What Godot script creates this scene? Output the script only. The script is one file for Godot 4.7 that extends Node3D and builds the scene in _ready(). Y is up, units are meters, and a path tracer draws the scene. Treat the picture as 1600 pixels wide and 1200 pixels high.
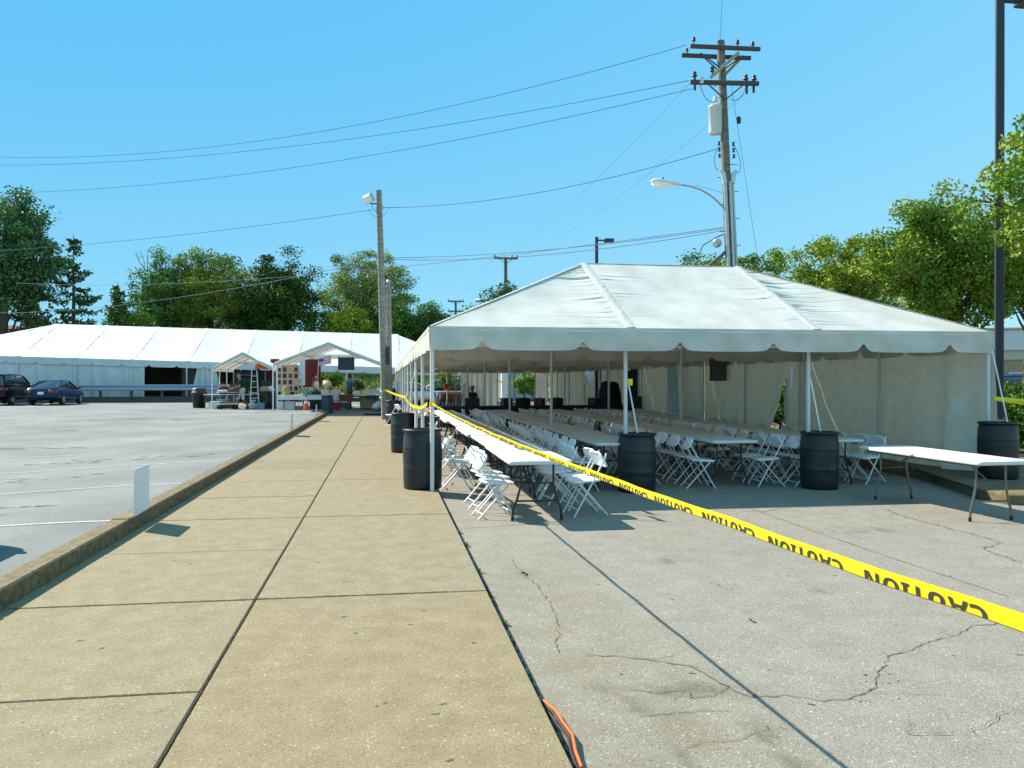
extends Node3D

# ---------------------------------------------------------------- helpers
var rng := RandomNumberGenerator.new()
var taken := {}
var M := {}
const G := -0.08          # the asphalt under the tents

func numbered(called: String) -> String:
	taken[called] = taken.get(called, 0) + 1
	return called if taken[called] == 1 else "%s_%03d" % [called, taken[called] - 1]

func tag(o: Node3D, label: String, category: String, group := "") -> Node3D:
	o.set_meta("label", label)
	o.set_meta("category", category)
	if group != "":
		o.set_meta("group", group)
	return o

func thing(called: String, label: String, category: String, at := Vector3.ZERO, turn := 0.0, group := "") -> Node3D:
	var o := Node3D.new()
	o.name = numbered(called)
	add_child(o)
	o.position = at
	o.rotation.y = turn
	tag(o, label, category, group)
	return o

func new_st() -> SurfaceTool:
	var st := SurfaceTool.new()
	st.begin(Mesh.PRIMITIVE_TRIANGLES)
	st.set_smooth_group(-1)
	return st

func done(st: SurfaceTool) -> ArrayMesh:
	st.generate_normals()
	return st.commit()

func part_mesh(parent: Node, called: String, mesh: Mesh, mat: Material) -> MeshInstance3D:
	var mi := MeshInstance3D.new()
	mi.name = called
	mi.mesh = mesh
	mi.material_override = mat
	parent.add_child(mi, true)
	return mi

func part(parent: Node, called: String, st: SurfaceTool, mat: Material) -> MeshInstance3D:
	return part_mesh(parent, called, done(st), mat)

func structure(called: String, st: SurfaceTool, mat: Material) -> MeshInstance3D:
	var mi := MeshInstance3D.new()
	mi.name = numbered(called)
	mi.mesh = done(st)
	mi.material_override = mat
	mi.set_meta("kind", "structure")
	add_child(mi)
	return mi

func struct_node(called: String) -> Node3D:
	var o := Node3D.new()
	o.name = numbered(called)
	o.set_meta("kind", "structure")
	add_child(o)
	return o

func dup(o: Node3D, label := "") -> Node3D:
	var c: Node3D = o.duplicate()
	var base := String(o.name)
	var cut := base.rfind("_")
	if cut > 0 and base.substr(cut + 1).is_valid_int():
		base = base.substr(0, cut)
	c.name = numbered(base)
	add_child(c)
	if label != "":
		c.set_meta("label", label)
	return c

func tri(st: SurfaceTool, a: Vector3, b: Vector3, c: Vector3) -> void:
	st.add_vertex(a); st.add_vertex(b); st.add_vertex(c)

func quad(st: SurfaceTool, a: Vector3, b: Vector3, c: Vector3, d: Vector3) -> void:
	tri(st, a, b, c); tri(st, a, c, d)

func tri_out(st: SurfaceTool, a: Vector3, b: Vector3, c: Vector3, ctr: Vector3) -> void:
	var n := (a - c).cross(a - b)
	if n.dot((a + b + c) / 3.0 - ctr) < 0.0:
		tri(st, a, c, b)
	else:
		tri(st, a, b, c)

func quad_out(st: SurfaceTool, a: Vector3, b: Vector3, c: Vector3, d: Vector3, ctr: Vector3) -> void:
	tri_out(st, a, b, c, ctr); tri_out(st, a, c, d, ctr)

# a box with chamfered edges
func box(st: SurfaceTool, c: Vector3, s: Vector3, bev := 0.0, basis := Basis()) -> void:
	var h := s * 0.5
	var b: float = minf(bev, minf(h.x, minf(h.y, h.z)) * 0.9)
	st.set_smooth_group(-1)
	var P := func(x: float, y: float, z: float) -> Vector3: return c + basis * Vector3(x, y, z)
	if b <= 0.0:
		for ax in 3:
			for sg in [-1.0, 1.0]:
				var q := []
				for k in [[-1, -1], [1, -1], [1, 1], [-1, 1]]:
					var v := Vector3()
					v[ax] = sg * h[ax]
					v[(ax + 1) % 3] = k[0] * h[(ax + 1) % 3]
					v[(ax + 2) % 3] = k[1] * h[(ax + 2) % 3]
					q.append(c + basis * v)
				quad_out(st, q[0], q[1], q[2], q[3], c)
		return
	var i := h - Vector3(b, b, b)
	for ax in 3:
		var u := (ax + 1) % 3
		var w := (ax + 2) % 3
		for sg in [-1.0, 1.0]:
			var q := []
			for k in [[-1, -1], [1, -1], [1, 1], [-1, 1]]:
				var v := Vector3()
				v[ax] = sg * h[ax]; v[u] = k[0] * i[u]; v[w] = k[1] * i[w]
				q.append(c + basis * v)
			quad_out(st, q[0], q[1], q[2], q[3], c)
		for s1 in [-1.0, 1.0]:
			for s2 in [-1.0, 1.0]:
				var q2 := []
				for k in [[0, -1], [0, 1], [1, 1], [1, -1]]:
					var v2 := Vector3()
					v2[ax] = k[1] * i[ax]
					v2[u] = s1 * (h[u] if k[0] == 0 else i[u])
					v2[w] = s2 * (i[w] if k[0] == 0 else h[w])
					q2.append(c + basis * v2)
				quad_out(st, q2[0], q2[1], q2[2], q2[3], c)
	for sx in [-1.0, 1.0]:
		for sy in [-1.0, 1.0]:
			for sz in [-1.0, 1.0]:
				tri_out(st, P.call(sx * h.x, sy * i.y, sz * i.z), P.call(sx * i.x, sy * h.y, sz * i.z), P.call(sx * i.x, sy * i.y, sz * h.z), c)

# rings of points joined into a skin
func loft(st: SurfaceTool, rings: Array, closed := true, smooth := true, caps := true) -> void:
	st.set_smooth_group(0 if smooth else -1)
	for r in rings.size() - 1:
		var A: PackedVector3Array = rings[r]
		var B: PackedVector3Array = rings[r + 1]
		var n := A.size()
		for k in (n if closed else n - 1):
			var k2 := (k + 1) % n
			quad(st, A[k], A[k2], B[k2], B[k])
	if caps:
		st.set_smooth_group(-1)
		for e in [0, rings.size() - 1]:
			var R: PackedVector3Array = rings[e]
			var ctr := Vector3()
			for p in R: ctr += p
			ctr /= R.size()
			for k in R.size():
				if e == 0: tri(st, ctr, R[(k + 1) % R.size()], R[k])
				else: tri(st, ctr, R[k], R[(k + 1) % R.size()])

func ring_at(c: Vector3, u: Vector3, w: Vector3, r: float, n: int) -> PackedVector3Array:
	var a := PackedVector3Array()
	for k in n:
		var t := -TAU * k / n
		a.append(c + u * cos(t) * r + w * sin(t) * r)
	return a

# a tube along points; radius may be one number or one per point
func tube(st: SurfaceTool, pts: Array, rad, n := 8) -> void:
	var rings := []
	var prev := Vector3()
	for k in pts.size():
		var d: Vector3
		if k == 0: d = pts[1] - pts[0]
		elif k == pts.size() - 1: d = pts[k] - pts[k - 1]
		else: d = (pts[k + 1] - pts[k]).normalized() + (pts[k] - pts[k - 1]).normalized()
		d = d.normalized()
		var u: Vector3
		if k == 0:
			u = d.cross(Vector3.UP if absf(d.y) < 0.9 else Vector3.RIGHT).normalized()
		else:
			u = (prev - d * prev.dot(d)).normalized()
		prev = u
		rings.append(ring_at(pts[k], u, d.cross(u), rad[k] if rad is Array else rad, n))
	loft(st, rings)

# profile of (radius, height) turned about an axis
func lathe(st: SurfaceTool, prof: Array, n: int, xf := Transform3D(), smooth := true, caps := true) -> void:
	var rings := []
	for p in prof:
		var a := PackedVector3Array()
		for k in n:
			var t := TAU * k / n
			a.append(xf * Vector3(cos(t) * p.x, p.y, sin(t) * p.x))
		rings.append(a)
	loft(st, rings, true, smooth, caps)

func rounded(w: float, h: float, r: float, n := 3) -> PackedVector2Array:
	var a := PackedVector2Array()
	for q in 4:
		var cx := (w * 0.5 - r) * (1 if q == 0 or q == 3 else -1)
		var cy := (h * 0.5 - r) * (1 if q < 2 else -1)
		for k in n + 1:
			var t := PI * 0.5 * (q + float(k) / n)
			a.append(Vector2(cx + cos(t) * r, cy + sin(t) * r))
	return a

# a thick plate with a rounded rim; outline in xy, thickness along z, bent by x squared
func pad(st: SurfaceTool, o: PackedVector2Array, thick: float, bev: float, xf := Transform3D(), bend := 0.0) -> void:
	var rings := []
	var ext := 0.001
	for p in o: ext = maxf(ext, maxf(absf(p.x), absf(p.y)))
	var k1 := 1.0 - bev / ext
	for s in [[0.02, 0.5], [0.5, 0.5], [k1, 0.5], [1.0, 0.5 - bev / thick], [1.0, bev / thick - 0.5], [k1, -0.5], [0.5, -0.5], [0.02, -0.5]]:
		var a := PackedVector3Array()
		for p in o:
			var q: Vector2 = p * s[0]
			a.append(xf * Vector3(q.x, q.y, s[1] * thick + bend * q.x * q.x))
		rings.append(a)
	for r in rings.size() - 1:
		loft(st, [rings[r], rings[r + 1]], true, r in [2, 3, 4], false)

# a skin over u, v in 0..1
func skin(st: SurfaceTool, nu: int, nv: int, f: Callable, smooth := true) -> void:
	st.set_smooth_group(0 if smooth else -1)
	var g := []
	for j in nv + 1:
		var row := PackedVector3Array()
		for i in nu + 1:
			row.append(f.call(float(i) / nu, float(j) / nv))
		g.append(row)
	for j in nv:
		for i in nu:
			quad(st, g[j][i], g[j][i + 1], g[j + 1][i + 1], g[j + 1][i])

func at_basis(o: Vector3, x := 0.0, y := 0.0, z := 0.0) -> Transform3D:
	return Transform3D(Basis.from_euler(Vector3(x, y, z)), o)

func bez(a: Vector3, b: Vector3, c: Vector3, n := 10) -> Array:
	var out := []
	for k in n + 1:
		var t := float(k) / n
		out.append(a.lerp(b, t).lerp(b.lerp(c, t), t))
	return out

# a hanging wire
func sagged(a: Vector3, b: Vector3, sag: float, n := 24) -> Array:
	var out := []
	for k in n + 1:
		var t := float(k) / n
		out.append(a.lerp(b, t) + Vector3(0, -4.0 * sag * t * (1.0 - t), 0))
	return out

const ORD := ["first", "second", "third", "fourth", "fifth", "sixth", "seventh", "eighth", "ninth", "tenth", "eleventh", "twelfth", "thirteenth", "fourteenth", "fifteenth", "sixteenth", "seventeenth", "eighteenth", "nineteenth", "twentieth", "twenty-first", "twenty-second", "twenty-third", "twenty-fourth", "twenty-fifth", "twenty-sixth", "twenty-seventh", "twenty-eighth", "twenty-ninth", "thirtieth", "thirty-first", "thirty-second"]

# ---------------------------------------------------------------- materials
func lin(r: float, g: float, b: float) -> Color:
	return Color(r, g, b).linear_to_srgb()

func mat(called: String, c: Color, rough := 0.7, metal := 0.0) -> StandardMaterial3D:
	var m := StandardMaterial3D.new()
	m.resource_name = called
	m.albedo_color = c
	m.roughness = rough
	m.metallic = metal
	M[called] = m
	return m

func noise_tex(seed_: int, freq: float, lo: Color, hi: Color, size := 512, octaves := 5, mid := -1.0) -> NoiseTexture2D:
	var n := FastNoiseLite.new()
	n.seed = seed_
	n.frequency = freq
	n.fractal_octaves = octaves
	var t := NoiseTexture2D.new()
	t.width = size; t.height = size
	t.seamless = true
	t.noise = n
	var g := Gradient.new()
	g.set_color(0, lo); g.set_color(1, hi)
	if mid >= 0.0:
		g.set_offset(0, mid - 0.2); g.set_offset(1, mid + 0.2)
	t.color_ramp = g
	return t

func wear(m: StandardMaterial3D, t: Texture2D, metres: float) -> void:
	m.detail_enabled = true
	m.detail_albedo = t
	m.detail_blend_mode = BaseMaterial3D.BLEND_MODE_MUL
	m.detail_uv_layer = BaseMaterial3D.DETAIL_UV_2
	m.uv2_triplanar = true
	m.uv2_world_triplanar = true
	m.uv2_scale = Vector3.ONE / metres

# small stones set in a paste: [colour image, height image]
func aggregate(seed_: int, size: int, paste: Color, spread: float, stones: int, rmax: float, tones: Array, grain: float, spots := 0) -> Array:
	var r := RandomNumberGenerator.new()
	r.seed = seed_
	var col := PackedByteArray(); col.resize(size * size * 3)
	var hei := PackedByteArray(); hei.resize(size * size)
	var pr := paste.r * 255.0
	var pg := paste.g * 255.0
	var pb := paste.b * 255.0
	for k in size * size:
		var v := 1.0 + (r.randf() - 0.5) * grain
		col[k * 3] = clampi(int(pr * v), 0, 255)
		col[k * 3 + 1] = clampi(int(pg * v), 0, 255)
		col[k * 3 + 2] = clampi(int(pb * v), 0, 255)
		hei[k] = clampi(int(110 + (r.randf() - 0.5) * 60.0), 0, 255)
	for s in stones:
		var cx := r.randf() * size
		var cy := r.randf() * size
		var rad := 0.8 + (rmax - 0.8) * pow(r.randf(), 2.2)
		var t: Color = tones[r.randi() % tones.size()]
		var v2 := 1.0 + (r.randf() - 0.5) * spread
		var rx := rad * r.randf_range(0.7, 1.3)
		for y in range(int(cy - rad - 1), int(cy + rad + 2)):
			for x in range(int(cx - rx - 1), int(cx + rx + 2)):
				var d := pow((x - cx) / rx, 2) + pow((y - cy) / rad, 2)
				if d < 1.0:
					var k := posmod(y, size) * size + posmod(x, size)
					col[k * 3] = clampi(int(t.r * 255.0 * v2), 0, 255)
					col[k * 3 + 1] = clampi(int(t.g * 255.0 * v2), 0, 255)
					col[k * 3 + 2] = clampi(int(t.b * 255.0 * v2), 0, 255)
					hei[k] = clampi(int(150 + 70.0 * (1.0 - d)), 0, 255)
	# gum, drips and scuffs: dark spots with ragged outlines
	for s in spots:
		var cx := r.randf() * size
		var cy := r.randf() * size
		var rad := r.randf_range(2.5, 8.0)
		var dark := r.randf_range(0.35, 0.7)
		var ph := r.randf() * TAU
		for y in range(int(cy - rad * 1.5), int(cy + rad * 1.5) + 1):
			for x in range(int(cx - rad * 1.5), int(cx + rad * 1.5) + 1):
				var an := atan2(y - cy, x - cx)
				var lim := rad * (1.0 + 0.3 * sin(an * 2.0 + ph) + 0.15 * sin(an * 5.0 + ph * 2.0))
				if Vector2(x - cx, y - cy).length() < lim and r.randf() < 0.85:
					var k := posmod(y, size) * size + posmod(x, size)
					for ch in 3: col[k * 3 + ch] = int(col[k * 3 + ch] * dark)
	var ci := Image.create_from_data(size, size, false, Image.FORMAT_RGB8, col)
	var hi := Image.create_from_data(size, size, false, Image.FORMAT_L8, hei)
	hi.convert(Image.FORMAT_RGB8)
	hi.bump_map_to_normal_map(2.5)
	return [ImageTexture.create_from_image(ci), ImageTexture.create_from_image(hi)]

func stony(called: String, tex: Array, metres: float, bump: float) -> StandardMaterial3D:
	var m := mat(called, Color.WHITE, 0.92)
	m.albedo_texture = tex[0]
	m.normal_enabled = true
	m.normal_texture = tex[1]
	m.normal_scale = bump
	m.uv1_triplanar = true
	m.uv1_world_triplanar = true
	m.uv1_scale = Vector3.ONE / metres
	return m

func make_materials() -> void:
	var conc := aggregate(3, 1024, lin(0.232, 0.196, 0.121), 0.35, 30000, 2.6, [lin(0.289, 0.249, 0.163), lin(0.208, 0.176, 0.107), lin(0.245, 0.210, 0.133), lin(0.161, 0.136, 0.087), lin(0.240, 0.205, 0.126), lin(0.372, 0.333, 0.256)], 0.34, 16)
	var c := stony("sidewalk_concrete", conc, 2.3, 0.55)
	wear(c, noise_tex(5, 0.024, Color(0.88, 0.87, 0.85), Color(1, 1, 1), 1024, 8), 7.3)
	# slabs poured in different batches
	for q in [["slab_warm", lin(1.0, 0.97, 0.93)], ["slab_grey", lin(0.98, 1.0, 1.06)], ["slab_dark", lin(0.90, 0.89, 0.88)]]:
		var sv: StandardMaterial3D = c.duplicate()
		sv.albedo_color = q[1]
		sv.uv1_offset = Vector3(0.37, 0.11, 0.73) * (M.size() + 1)
		M[q[0]] = sv
	var k := stony("kerb_concrete", conc, 1.9, 0.7)
	k.albedo_color = lin(0.92, 0.86, 0.78)
	wear(k, noise_tex(8, 0.03, Color(0.66, 0.63, 0.58), Color(1, 1, 1), 512, 5), 1.7)
	var asp := aggregate(11, 1024, lin(0.226, 0.210, 0.182), 0.35, 42000, 2.9, [lin(0.310, 0.288, 0.250), lin(0.205, 0.190, 0.166), lin(0.257, 0.240, 0.210), lin(0.155, 0.145, 0.130), lin(0.389, 0.365, 0.320), lin(0.284, 0.262, 0.230)], 0.3, 14)
	var a := stony("old_asphalt", asp, 2.1, 0.8)
	a.vertex_color_use_as_albedo = true
	wear(a, noise_tex(21, 0.02, Color(0.90, 0.90, 0.885), Color(1, 1, 1), 1024, 8), 8.1)
	var asp2 := aggregate(12, 1024, lin(0.29, 0.305, 0.30), 0.3, 38000, 2.6, [lin(0.36, 0.375, 0.365), lin(0.27, 0.285, 0.28), lin(0.31, 0.325, 0.315), lin(0.21, 0.22, 0.215), lin(0.40, 0.415, 0.40)], 0.3)
	var lot := stony("parking_asphalt", asp2, 2.6, 0.6)
	lot.albedo_color = lin(0.74, 0.755, 0.77)
	lot.detail_uv_layer = BaseMaterial3D.DETAIL_UV_2
	wear(lot, noise_tex(33, 0.008, Color(0.74, 0.75, 0.76), Color(1, 1, 1), 512, 6), 13.0)
	mat("tar", lin(0.028, 0.027, 0.025), 0.8)
	mat("crack_dirt", lin(0.10, 0.092, 0.073), 0.95)
	mat("oil_stain", lin(0.125, 0.13, 0.13), 0.8)
	mat("soil", lin(0.026, 0.021, 0.015), 1.0)
	mat("ground", lin(0.16, 0.155, 0.13), 1.0)
	var pl := mat("line_paint", lin(0.50, 0.53, 0.53), 0.8)
	wear(pl, noise_tex(41, 0.06, Color(0.62, 0.62, 0.6), Color(1, 1, 1), 256, 5), 0.9)
	var grass := mat("lawn", lin(0.11, 0.17, 0.028), 1.0)
	wear(grass, noise_tex(44, 0.03, Color(0.6, 0.62, 0.5), Color(1, 1, 1), 256, 5), 3.0)
	# tent cloth
	var v := mat("tent_vinyl", lin(0.600, 0.600, 0.580), 0.5)
	v.backlight_enabled = true
	v.backlight = lin(0.085, 0.078, 0.058)
	wear(v, noise_tex(51, 0.012, Color(0.85, 0.85, 0.82), Color(1, 1, 1), 512, 6), 4.3)
	var v2 := mat("far_tent_vinyl", lin(0.62, 0.66, 0.67), 0.5)
	v2.backlight_enabled = true
	v2.backlight = lin(0.05, 0.05, 0.05)
	wear(v2, noise_tex(52, 0.012, Color(0.92, 0.92, 0.92), Color(1, 1, 1), 512, 5), 6.0)
	var v3 := mat("wall_vinyl", lin(0.84, 0.82, 0.76), 0.55)
	v3.backlight_enabled = true
	v3.backlight = lin(0.48, 0.44, 0.36)
	wear(v3, noise_tex(53, 0.02, Color(0.93, 0.92, 0.90), Color(1, 1, 1), 512, 5), 3.1)
	var v4 := mat("canopy_tarp", lin(0.74, 0.74, 0.74), 0.55)
	v4.backlight_enabled = true
	v4.backlight = lin(0.26, 0.245, 0.21)
	var v5: StandardMaterial3D = v2.duplicate()
	v5.backlight = lin(0.26, 0.28, 0.29)
	M["end_vinyl"] = v5
	mat("strap_white", lin(0.72, 0.74, 0.74), 0.6)
	mat("aluminium", lin(0.62, 0.65, 0.68), 0.35, 0.6)
	mat("white_pole", lin(0.62, 0.64, 0.65), 0.4)
	var ch := mat("white_plastic", lin(0.76, 0.78, 0.82), 0.38)
	ch.metallic_specular = 0.5
	mat("chair_tube", lin(0.66, 0.68, 0.70), 0.35)
	var tt := mat("table_plastic", lin(0.72, 0.72, 0.71), 0.5)
	wear(tt, noise_tex(61, 0.02, Color(0.9, 0.9, 0.9), Color(1, 1, 1), 256, 5), 1.4)
	mat("dark_steel", lin(0.03, 0.034, 0.038), 0.45, 0.4)
	mat("grey_steel", lin(0.16, 0.16, 0.155), 0.35, 0.6)
	mat("rubber", lin(0.015, 0.015, 0.015), 0.8)
	var dr := mat("drum_plastic", lin(0.012, 0.021, 0.025), 0.45)
	wear(dr, noise_tex(64, 0.03, Color(0.72, 0.74, 0.76), Color(1, 1, 1), 256, 6), 0.9)
	mat("drum_blue", lin(0.026, 0.055, 0.085), 0.45)
	mat("black_plastic", lin(0.012, 0.013, 0.014), 0.4)
	var ty := mat("tape_yellow", lin(0.80, 0.68, 0.012), 0.3)
	ty.backlight_enabled = true
	ty.backlight = lin(0.14, 0.12, 0.0)
	mat("tape_ink", lin(0.035, 0.034, 0.028), 0.55)
	mat("cord_orange", lin(0.75, 0.13, 0.02), 0.5)
	mat("cord_dark", lin(0.03, 0.022, 0.02), 0.6)
	var w := mat("pole_wood", lin(0.25, 0.245, 0.215), 0.9)
	wear(w, noise_tex(71, 0.02, Color(0.62, 0.6, 0.57), Color(1, 1, 1), 256, 6), 1.1)
	var w2 := mat("light_pole_wood", lin(0.34, 0.325, 0.29), 0.9)
	wear(w2, noise_tex(72, 0.03, Color(0.66, 0.64, 0.62), Color(1, 1, 1), 256, 6), 1.3)
	mat("crossarm_wood", lin(0.075, 0.066, 0.058), 0.9)
	mat("brace_wood", lin(0.33, 0.30, 0.22), 0.9)
	mat("far_pole_wood", lin(0.13, 0.115, 0.095), 0.9)
	mat("galvanised", lin(0.42, 0.45, 0.47), 0.38, 0.55)
	mat("transformer_grey", lin(0.52, 0.56, 0.57), 0.5)
	mat("insulator", lin(0.035, 0.022, 0.03), 0.25)
	mat("wire", lin(0.075, 0.11, 0.16), 0.7)
	mat("bronze_paint", lin(0.030, 0.033, 0.042), 0.5)
	mat("navy_paint", lin(0.022, 0.026, 0.075), 0.5)
	mat("lamp_white", lin(0.62, 0.63, 0.60), 0.4)
	var gl := mat("lamp_glass", Color(lin(0.85, 0.86, 0.8), 1.0), 0.15)
	gl.clearcoat_enabled = true
	mat("sign_white", lin(0.74, 0.76, 0.80), 0.6)
	mat("bark", lin(0.075, 0.06, 0.046), 1.0)
	mat("twig", lin(0.11, 0.10, 0.085), 1.0)
	var lf := mat("leaf", Color.WHITE, 0.55)
	lf.vertex_color_use_as_albedo = true
	lf.metallic_specular = 0.22
	lf.backlight_enabled = true
	lf.backlight = lin(0.17, 0.24, 0.03)
	mat("guard_rail", lin(0.30, 0.36, 0.44), 0.45, 0.4)
	mat("dark_concrete", lin(0.085, 0.08, 0.085), 0.9)
	var vc := mat("painted", Color.WHITE, 0.75)
	vc.vertex_color_use_as_albedo = true
	mat("car_navy", lin(0.006, 0.022, 0.085), 0.22).metallic_specular = 0.4
	mat("car_maroon", lin(0.012, 0.006, 0.011), 0.22).metallic_specular = 0.35
	mat("car_silver", lin(0.40, 0.43, 0.47), 0.25, 0.5).clearcoat_enabled = true
	mat("car_red", lin(0.22, 0.015, 0.015), 0.3, 0.2).clearcoat_enabled = true
	mat("car_glass", lin(0.02, 0.035, 0.045), 0.06).metallic_specular = 0.7
	mat("tail_light", lin(0.45, 0.02, 0.03), 0.25)
	mat("head_light", lin(0.65, 0.68, 0.7), 0.15)
	mat("chrome", lin(0.6, 0.62, 0.64), 0.2, 0.9)
	mat("traffic_orange", lin(0.85, 0.09, 0.012), 0.5)
	mat("board_black", lin(0.014, 0.016, 0.022), 0.5)
	mat("board_navy", lin(0.012, 0.016, 0.05), 0.4)
	mat("chalk", lin(0.12, 0.13, 0.14), 0.9)
	mat("wicker", lin(0.14, 0.055, 0.025), 0.9)
	mat("paper_bag", lin(0.42, 0.30, 0.16), 0.9)
	mat("foam_white", lin(0.68, 0.70, 0.70), 0.8)
	mat("red_paint", lin(0.38, 0.02, 0.02), 0.6)
	mat("red_cloth", lin(0.13, 0.018, 0.016), 0.9)
	mat("blue_cloth", lin(0.04, 0.10, 0.32), 0.9)
	mat("navy_cloth", lin(0.012, 0.018, 0.045), 0.9)
	mat("teal_plastic", lin(0.14, 0.30, 0.33), 0.6)
	mat("orange_cloth", lin(0.70, 0.15, 0.02), 0.8).backlight_enabled = true
	M["orange_cloth"].backlight = lin(0.3, 0.06, 0.01)
	mat("balloon_red", lin(0.60, 0.02, 0.04), 0.25)
	mat("balloon_white", lin(0.6, 0.62, 0.66), 0.25)
	mat("house_brick", lin(0.22, 0.13, 0.085), 0.95)
	mat("house_roof", lin(0.155, 0.10, 0.075), 0.95)
	mat("store_tan", lin(0.40, 0.29, 0.19), 0.95)
	mat("store_cream", lin(0.56, 0.50, 0.40), 0.9)
	mat("store_white", lin(0.68, 0.69, 0.68), 0.9)
	mat("window_dark", lin(0.02, 0.025, 0.035), 0.08)
	mat("wood_brown", lin(0.16, 0.08, 0.035), 0.8)
	mat("shed_brown", lin(0.045, 0.03, 0.024), 0.9)
	mat("door_grey", lin(0.30, 0.34, 0.36), 0.7)
	mat("pale_blue_sheet", lin(0.34, 0.62, 0.68), 0.3).backlight_enabled = true
	M["pale_blue_sheet"].backlight = lin(0.18, 0.36, 0.42)
	mat("dead_leaf", lin(0.16, 0.055, 0.03), 0.9)
	mat("terracotta", lin(0.28, 0.09, 0.045), 0.9)
	mat("cooler_blue", lin(0.05, 0.13, 0.3), 0.5)

# ---------------------------------------------------------------- sky, sun, camera
func make_light_and_camera() -> void:
	var cam := Camera3D.new()
	cam.name = "camera"
	cam.position = Vector3(0, 1.6, 0)
	cam.rotation = Vector3(deg_to_rad(-0.22), deg_to_rad(-8.79), 0)
	cam.fov = 49.75
	cam.near = 0.05
	cam.far = 1500.0
	add_child(cam)
	var sun := DirectionalLight3D.new()
	sun.name = "sun"
	var to_sun := Vector3(-0.85, 1.0, -0.68).normalized()
	sun.look_at_from_position(to_sun * 50.0, Vector3.ZERO, Vector3.UP)
	sun.light_energy = 1.6
	sun.light_color = Color(1.0, 0.955, 0.87)
	sun.light_angular_distance = 0.5
	sun.shadow_enabled = true
	add_child(sun)
	# clear morning sky: paler towards the horizon and round the sun, deeper away from it
	var h := 256
	var w := 512
	var px := PackedFloat32Array()
	px.resize(w * h * 3)
	var sun_flat := Vector2(to_sun.x, to_sun.z).normalized()
	for y in h:
		var el := PI * 0.5 - PI * (y + 0.5) / h
		for x in w:
			var az := TAU * ((x + 0.5) / w - 0.5)
			var d := Vector3(sin(az) * cos(el), sin(el), -cos(az) * cos(el))
			var c := Vector3()
			var up := maxf(d.y, 0.0)
			var near_sun := pow(clampf(0.5 + 0.5 * d.dot(to_sun), 0.0, 1.0), 2.0)
			var low := pow(1.0 - up, 3.6)
			var deep := Vector3(0.019, 0.232, 0.468)
			var pale := Vector3(0.295, 0.500, 0.520)
			c = deep.lerp(pale, clampf(low * 0.58 + near_sun * 0.92 * (0.52 + 0.48 * low), 0.0, 1.0))
			c += Vector3(0.055, 0.075, 0.07) * pow(near_sun, 3.0)
			if d.y < 0.0:
				c = c.lerp(Vector3(0.10, 0.10, 0.085), clampf(-d.y * 6.0, 0.0, 1.0))
			var k := (y * w + x) * 3
			px[k] = c.x; px[k + 1] = c.y; px[k + 2] = c.z
	var im := Image.create_from_data(w, h, false, Image.FORMAT_RGBF, px.to_byte_array())
	var sm := PanoramaSkyMaterial.new()
	sm.panorama = ImageTexture.create_from_image(im)
	var sky := Sky.new()
	sky.sky_material = sm
	var e := Environment.new()
	e.background_mode = Environment.BG_SKY
	e.sky = sky
	e.ambient_light_source = Environment.AMBIENT_SOURCE_SKY
	e.tonemap_mode = Environment.TONE_MAPPER_LINEAR
	e.tonemap_exposure = 2.0
	e.sdfgi_enabled = true
	e.ssao_enabled = true
	e.ssil_enabled = true
	var we := WorldEnvironment.new()
	we.name = "world"
	we.environment = e
	add_child(we)

# ---------------------------------------------------------------- ground
func lot_y(x: float, z: float) -> float:
	var dip := smoothstep(0.0, 5.0, -2.82 - x) * (1.0 - smoothstep(12.0, 35.0, -z)) * 0.2
	var y := 0.085 - dip + 0.10 * smoothstep(15.0, 45.0, -z)
	if x > -2.82:
		y *= smoothstep(41.0, 44.0, -z)
	return y

func base_y(x: float, z: float) -> float:
	if x > 0.78: return G
	if x > -2.64 and z > -41.0: return 0.0
	return lot_y(x, z)

func ribbon(st: SurfaceTool, pts: Array, w: float, y: float, r: RandomNumberGenerator, jag := 0.02, step := 0.05) -> void:
	var L := []
	var R := []
	for k in pts.size() - 1:
		var a: Vector2 = pts[k]
		var b: Vector2 = pts[k + 1]
		var n := maxi(1, int(a.distance_to(b) / step))
		var side := (b - a).normalized().orthogonal()
		for i in n:
			var p := a.lerp(b, float(i) / n) + side * r.randf_range(-jag, jag)
			var ww := w * r.randf_range(0.35, 1.25)
			L.append(Vector3(p.x - side.x * ww, y, p.y - side.y * ww))
			R.append(Vector3(p.x + side.x * ww, y, p.y + side.y * ww))
	st.set_smooth_group(-1)
	for k in L.size() - 1:
		quad(st, L[k], R[k], R[k + 1], L[k + 1])

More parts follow.
